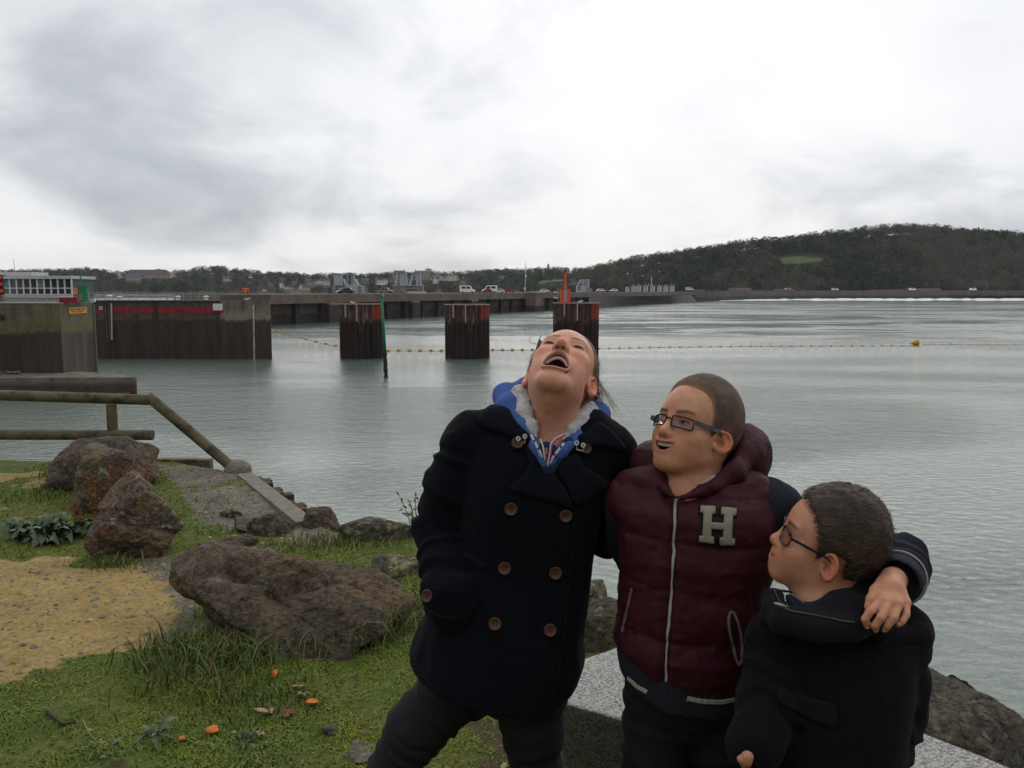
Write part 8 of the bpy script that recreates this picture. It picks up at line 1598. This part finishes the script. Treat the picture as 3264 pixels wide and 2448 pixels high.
# ================================================================== person 3: smaller boy in dark wool coat, in profile
def boy_small():
    c0 = W(2650, 2300, 1.66); t = thing('person', 'smaller boy in dark wool coat and oval glasses looking up at the others', 'person', (c0[0], c0[1], 0.0))
    H = Frame(W(2634, 1762, 1.665), 102, 21, 4, .92)
    prm = dict(jaw=-0.007, mouth=(0.0235, 0.0022), zm=-0.053, smile=0.007, lip=0.0042, ymo=-.004, eye=0.4, cheek=0.002, crz=0.103, cz=0.045, chin=.004, width=1.0, earflare=34, nose=-.002, chy=-.007, ears=1.0, eary=.002, nr=.7)
    hc = H.p(0, .01, .01); hand = W(2373, 2385, 1.52)
    g = Field((.30, 1.30, -.01), (.86, 1.98, 1.30), .011, [(hc - .14, hc + .14), (hand - .05, hand + .05)], .0026); p = head_sdf(g, H, prm)
    nb = W(2640, 1930, 1.67); g.u(cap(H.p(0, -.02, -.035), nb, .046, .052), .03); g.u(cap(H.p(0, .008, -.055), W(2600, 1930, 1.65), .032, .045), .03)
    g.u(cap(W(2510, 2020, 1.66), W(2830, 2030, 1.66), .045), .04); g.u(ell(W(2660, 2200, 1.66), (.11, .075, .16)), .05); g.u(ell(W(2650, 2480, 1.66), (.11, .08, .12)), .06)
    legs = [[W(2570, 2600, 1.66), W(2560, 2900, 1.68), W(2555, 3300, 1.7)], [W(2740, 2600, 1.66), W(2745, 2900, 1.68), W(2750, 3300, 1.7)]]
    for L in legs: L[2][2] = .05; chain(g, L, [.055, .042, .03], .03)
    armR = [W(2490, 2050, 1.64), W(2455, 2220, 1.60), W(2404, 2372, 1.545)]; armL = [W(2845, 2060, 1.66), W(2850, 2250, 1.68), W(2800, 2440, 1.64)]
    chain(g, armR, [.035, .03, .022], .02); chain(g, armL, [.035, .03, .022], .02)
    hw = armR[2]; g.u(cap(hw, W(2382, 2385, 1.525), .021, .024), .012)
    for k in range(4): a = W(2376 - 3*k, 2394, 1.515 + .012*k); b = W(2366 + 2*k, 2418, 1.51 + .012*k); e = W(2372 + 4*k, 2436, 1.515 + .012*k); chain(g, [a, b, e], [.0098, .0088, .0072], .003)
    chain(g, [W(2392, 2385, 1.515), W(2384, 2410, 1.503), W(2384, 2428, 1.503)], [.011, .0095, .008], .004)
    V, F = g.mesh(1); N = normals(V, F); col = skin_cols(V, N, H, p, (0.56, 0.255, 0.15), lip=(0.36, 0.10, 0.09), brow=(0.075, 0.045, 0.032), blush=.6, browh=.005); mesh_obj('body', V, F, MATSKIN('skin_boy_small'), t, smooth=True, cols=col); lashes(H, p, t, (.04, .025, .02))
    for s in (-1, 1):
        MB().ball(H.p(s*.0315, .0765, .0155), .0124*H.s, 16, 12).build('eye', mat('eye_white2', (.55, .52, .50), rough=.15), t, smooth=True); MB().ball(H.p(s*.0315, .0765 + .0095, .0155), .0052*H.s, 12, 8).build('iris', mat('iris_dark2', (.035, .025, .02), rough=.1), t, smooth=True)
    glasses(H, t, 'thin dark oval glasses', .0325, .1015, .0105, .048, .034, .7, .0015, 3.0, M_FRAME, .0045, (.081, .002, .014))
    zl = hair_line([(-.12, -.066), (-.075, -.058), (-.035, -.030), (-.024, .018), (.010, .024), (.020, .010), (.026, -.012), (.034, -.006), (.038, .030), (.046, .050), (.062, .074), (.075, .088), (.09, .098), (.11, .105)]); HC = [(0.066, 0.043, 0.030), (0.105, 0.068, 0.046), (0.040, 0.027, 0.02)]
    V, F = hair_cap(H, p, zl, lambda q: .0045 + .006*sstep(.0, .09, q[..., 2]) + .002*np.sin(q[..., 0]*90)*sstep(.05, .1, q[..., 2]), H.s, .005, .010); V = folds(V, F, .0012, 40, 91, (1, .4, 1)); hr = mesh_obj('hair', V, F, mat('hair_base_small', (0, 0, 0), attr=True, scale=220, avar=.25, rough=.55, bump=.3, bscale=300, bdist=.0015), t, smooth=True, cols=hair_cols(V, H, zl, (0.046, 0.030, 0.021), (0.076, 0.049, 0.034), (0.20, 0.11, 0.07), .008, (110, 22, 60)))
    fw = H.M@np.array((0, .8, -.5)); X, Q_, C = strands(V, F, 13000, .015, .0008, lambda P, Nn: fw - Nn*(Nn@fw)[:, None]*.95 + .05*Nn, 8, HC, .09); mesh_obj('hair_strands', X, Q_, mat('hair_small', (0, 0, 0), attr=True, scale=200, rough=.5, avar=.25, spec=.4), hr, cols=C)['kind'] = 'stuff'
    g = Field((.34, 1.34, .02), (.80, 1.85, .70), .008); g.u(ell(W(2655, 2560, 1.66), (.125, .095, .11)), 0)
    for L in legs: chain(g, L, [.078, .065, .052], .012)
    V, F = g.mesh(1); mesh_obj('trousers', V, F, mat('dark_trousers', (0.007, 0.0075, 0.010), (0.012, 0.0125, 0.016), scale=150, rough=.95), t, smooth=True); shoes(t, [(L[2][0], L[2][1], 0, -.9) for L in legs])
    # coat
    M_C = wool('black_wool', (0.0062, 0.0060, 0.0078)); M_C2 = wool('black_wool_lighter', (0.0085, 0.0080, 0.0100))
    g = Field((.34, 1.36, .38), (.88, 1.92, 1.24), .0054)
    rows = [(1945, 2545, 2800, 1.665, .07), (1975, 2490, 2850, 1.66, .09), (2020, 2462, 2885, 1.655, .105), (2080, 2450, 2895, 1.65, .115), (2160, 2440, 2890, 1.645, .12), (2260, 2425, 2878, 1.64, .123), (2360, 2410, 2858, 1.64, .127), (2480, 2400, 2850, 1.64, .13), (2640, 2395, 2850, 1.64, .132)]
    g.u(pxloft(rows), 0); g.u(cap(W(2580, 1985, 1.66), W(2492, 2040, 1.645), .05, .06), .03); g.u(cap(W(2740, 1985, 1.66), W(2850, 2050, 1.655), .052, .062), .03)
    chain(g, armR, [.064, .058, .05], .014); chain(g, armL, [.066, .062, .055], .014); g.sub(cap(armR[2] + np.array((-.004, -.01, -.012)), armR[2] + np.array((-.03, -.05, -.09)), .026, .030), .003)
    g.sub(cap(W(2620, 1860, 1.665), W(2600, 1950, 1.64), .06, .05), .012)
    V, F = g.mesh(1); V = sleeve_folds(V, F, armR, .0045, .06, 101, .085); V = sleeve_folds(V, F, armL, .004, .065, 102, .085); V = folds(V, F, .008, 7, 103, (1.5, 1, .5)); V = folds(V, F, .0034, 22, 104); V = folds(V, F, .007, 9, 107, (1.4, 1.2, .7), True); coat = mesh_obj('coat', V, F, M_C, t, smooth=True); sf = Surf(V, F)
    patch(sf, [(2484, 2190), (2560, 2218), (2640, 2240), (2668, 2252), (2668, 2300), (2660, 2322), (2600, 2300), (2520, 2262), (2480, 2238)], .002, .005, 'pocket_flap', M_C2, coat, 8)
    # collar: broad stand collar lying open
    g = Field((.38, 1.36, .98), (.84, 1.9, 1.22), .0044)
    k1 = [W(2462, 1905, 1.62), W(2468, 1945, 1.595), W(2500, 1985, 1.555), W(2600, 2008, 1.525), W(2700, 2010, 1.53), W(2765, 1975, 1.575), W(2795, 1915, 1.65)]; chain(g, k1, [.016, .022, .024, .025, .026, .028, .032], .016); g.u(cap(W(2560, 1985, 1.56), W(2700, 1950, 1.59), .024, .040), .03); g.u(cap(W(2700, 1900, 1.66), W(2800, 1940, 1.68), .045, .05), .03)
    g.u(cap(W(2470, 1915, 1.63), W(2480, 1970, 1.62), .020, .036), .02)
    g.sub(cap(W(2615, 1840, 1.665), W(2565, 1950, 1.59), .060, .036), .010)
    V, F = g.mesh(1); V = folds(V, F, .004, 15, 111); col_ = mesh_obj('collar', V, F, M_C2, t, smooth=True); sc_ = Surf(V, F)
    ribbon(sc_, [(2490, 1938), (2530, 1952), (2580, 1960), (2640, 1972), (2690, 1982), (2722, 1984)], .0042, .001, 'zip', mat('dark_zip', (.06, .057, .055), (.02, .02, .02), scale=500, rough=.4, metal=.4), col_, .002, 60)
    c, n = sc_.hit(2490, 1940); MB().tube([c + n*.006 + np.array((-.012, 0, .005)), c + n*.007, c + n*.006 + np.array((.014, 0, -.003))], [.0022, .0038, .003], 8).build('zip_pull', mat('old_silver', (.30, .29, .27), rough=.4, metal=.7), col_, smooth=True)
    ribbon(sc_, [(2462, 1870), (2478, 1905), (2492, 1935)], .003, .001, 'zip', mat('dark_zip2', (.05, .048, .046), rough=.4, metal=.4), col_, .0015, 14)
    # inner navy jacket collar
    g = Field((.40, 1.40, 1.0), (.80, 1.84, 1.24), .0044); chain(g, [W(2515, 1905, 1.615), W(2545, 1940, 1.59), W(2590, 1950, 1.585), W(2660, 1915, 1.605), W(2725, 1870, 1.655)], [.008, .013, .015, .016, .016], .012); V, F = g.mesh(1); ij = mesh_obj('inner_collar', V, F, mat('navy_inner', (0.005, 0.007, 0.018), (0.007, 0.010, 0.026), scale=120, rough=.8), t, smooth=True)
    MB().tube([W(2528, 1885, 1.60), W(2543, 1908, 1.583), W(2564, 1922, 1.572)], .0018, 6).build('zip_edge', mat('inner_zip', (.10, .12, .16), rough=.4, metal=.5), ij)
    # hood hanging at the back
    g = Field((.60, 1.42, .90), (.94, 2.02, 1.16), .005); chain(g, [W(2740, 1990, 1.74), W(2840, 1990, 1.70), W(2895, 2010, 1.66), W(2915, 2032, 1.625)], [.05, .052, .042, .026], .02); g.u(cap(W(2880, 1965, 1.67), W(2922, 2030, 1.64), .022, .020), .02); g.u(cap(W(2780, 2010, 1.58), W(2918, 2040, 1.615), .030, .018), .03); V, F = g.mesh(1); V = folds(V, F, .005, 13, 121); V = folds(V, F, .002, 32, 122); mesh_obj('hood', V, F, M_C, t, smooth=True)
    return t
boy_small()

# ================================================================== light haze over the estuary
hz = MB().box((-60, 780, 41), (3200, 2000, 102)); hm = bpy.data.materials.new('haze_air'); hm.use_nodes = True; hn = hm.node_tree; hn.nodes.remove(hn.nodes['Principled BSDF'])
hv = hn.nodes.new('ShaderNodeVolumePrincipled'); hv.inputs['Color'].default_value = (0.86, 0.90, 0.95, 1); hv.inputs['Density'].default_value = 0.00006; hv.inputs['Anisotropy'].default_value = 0.2; hn.links.new(hv.outputs[0], hn.nodes['Material Output'].inputs['Volume'])
tag(hz.build('haze', hm, loc=(-60, 860, -9)), 'thin pale haze over the estuary', 'haze', kind='stuff')
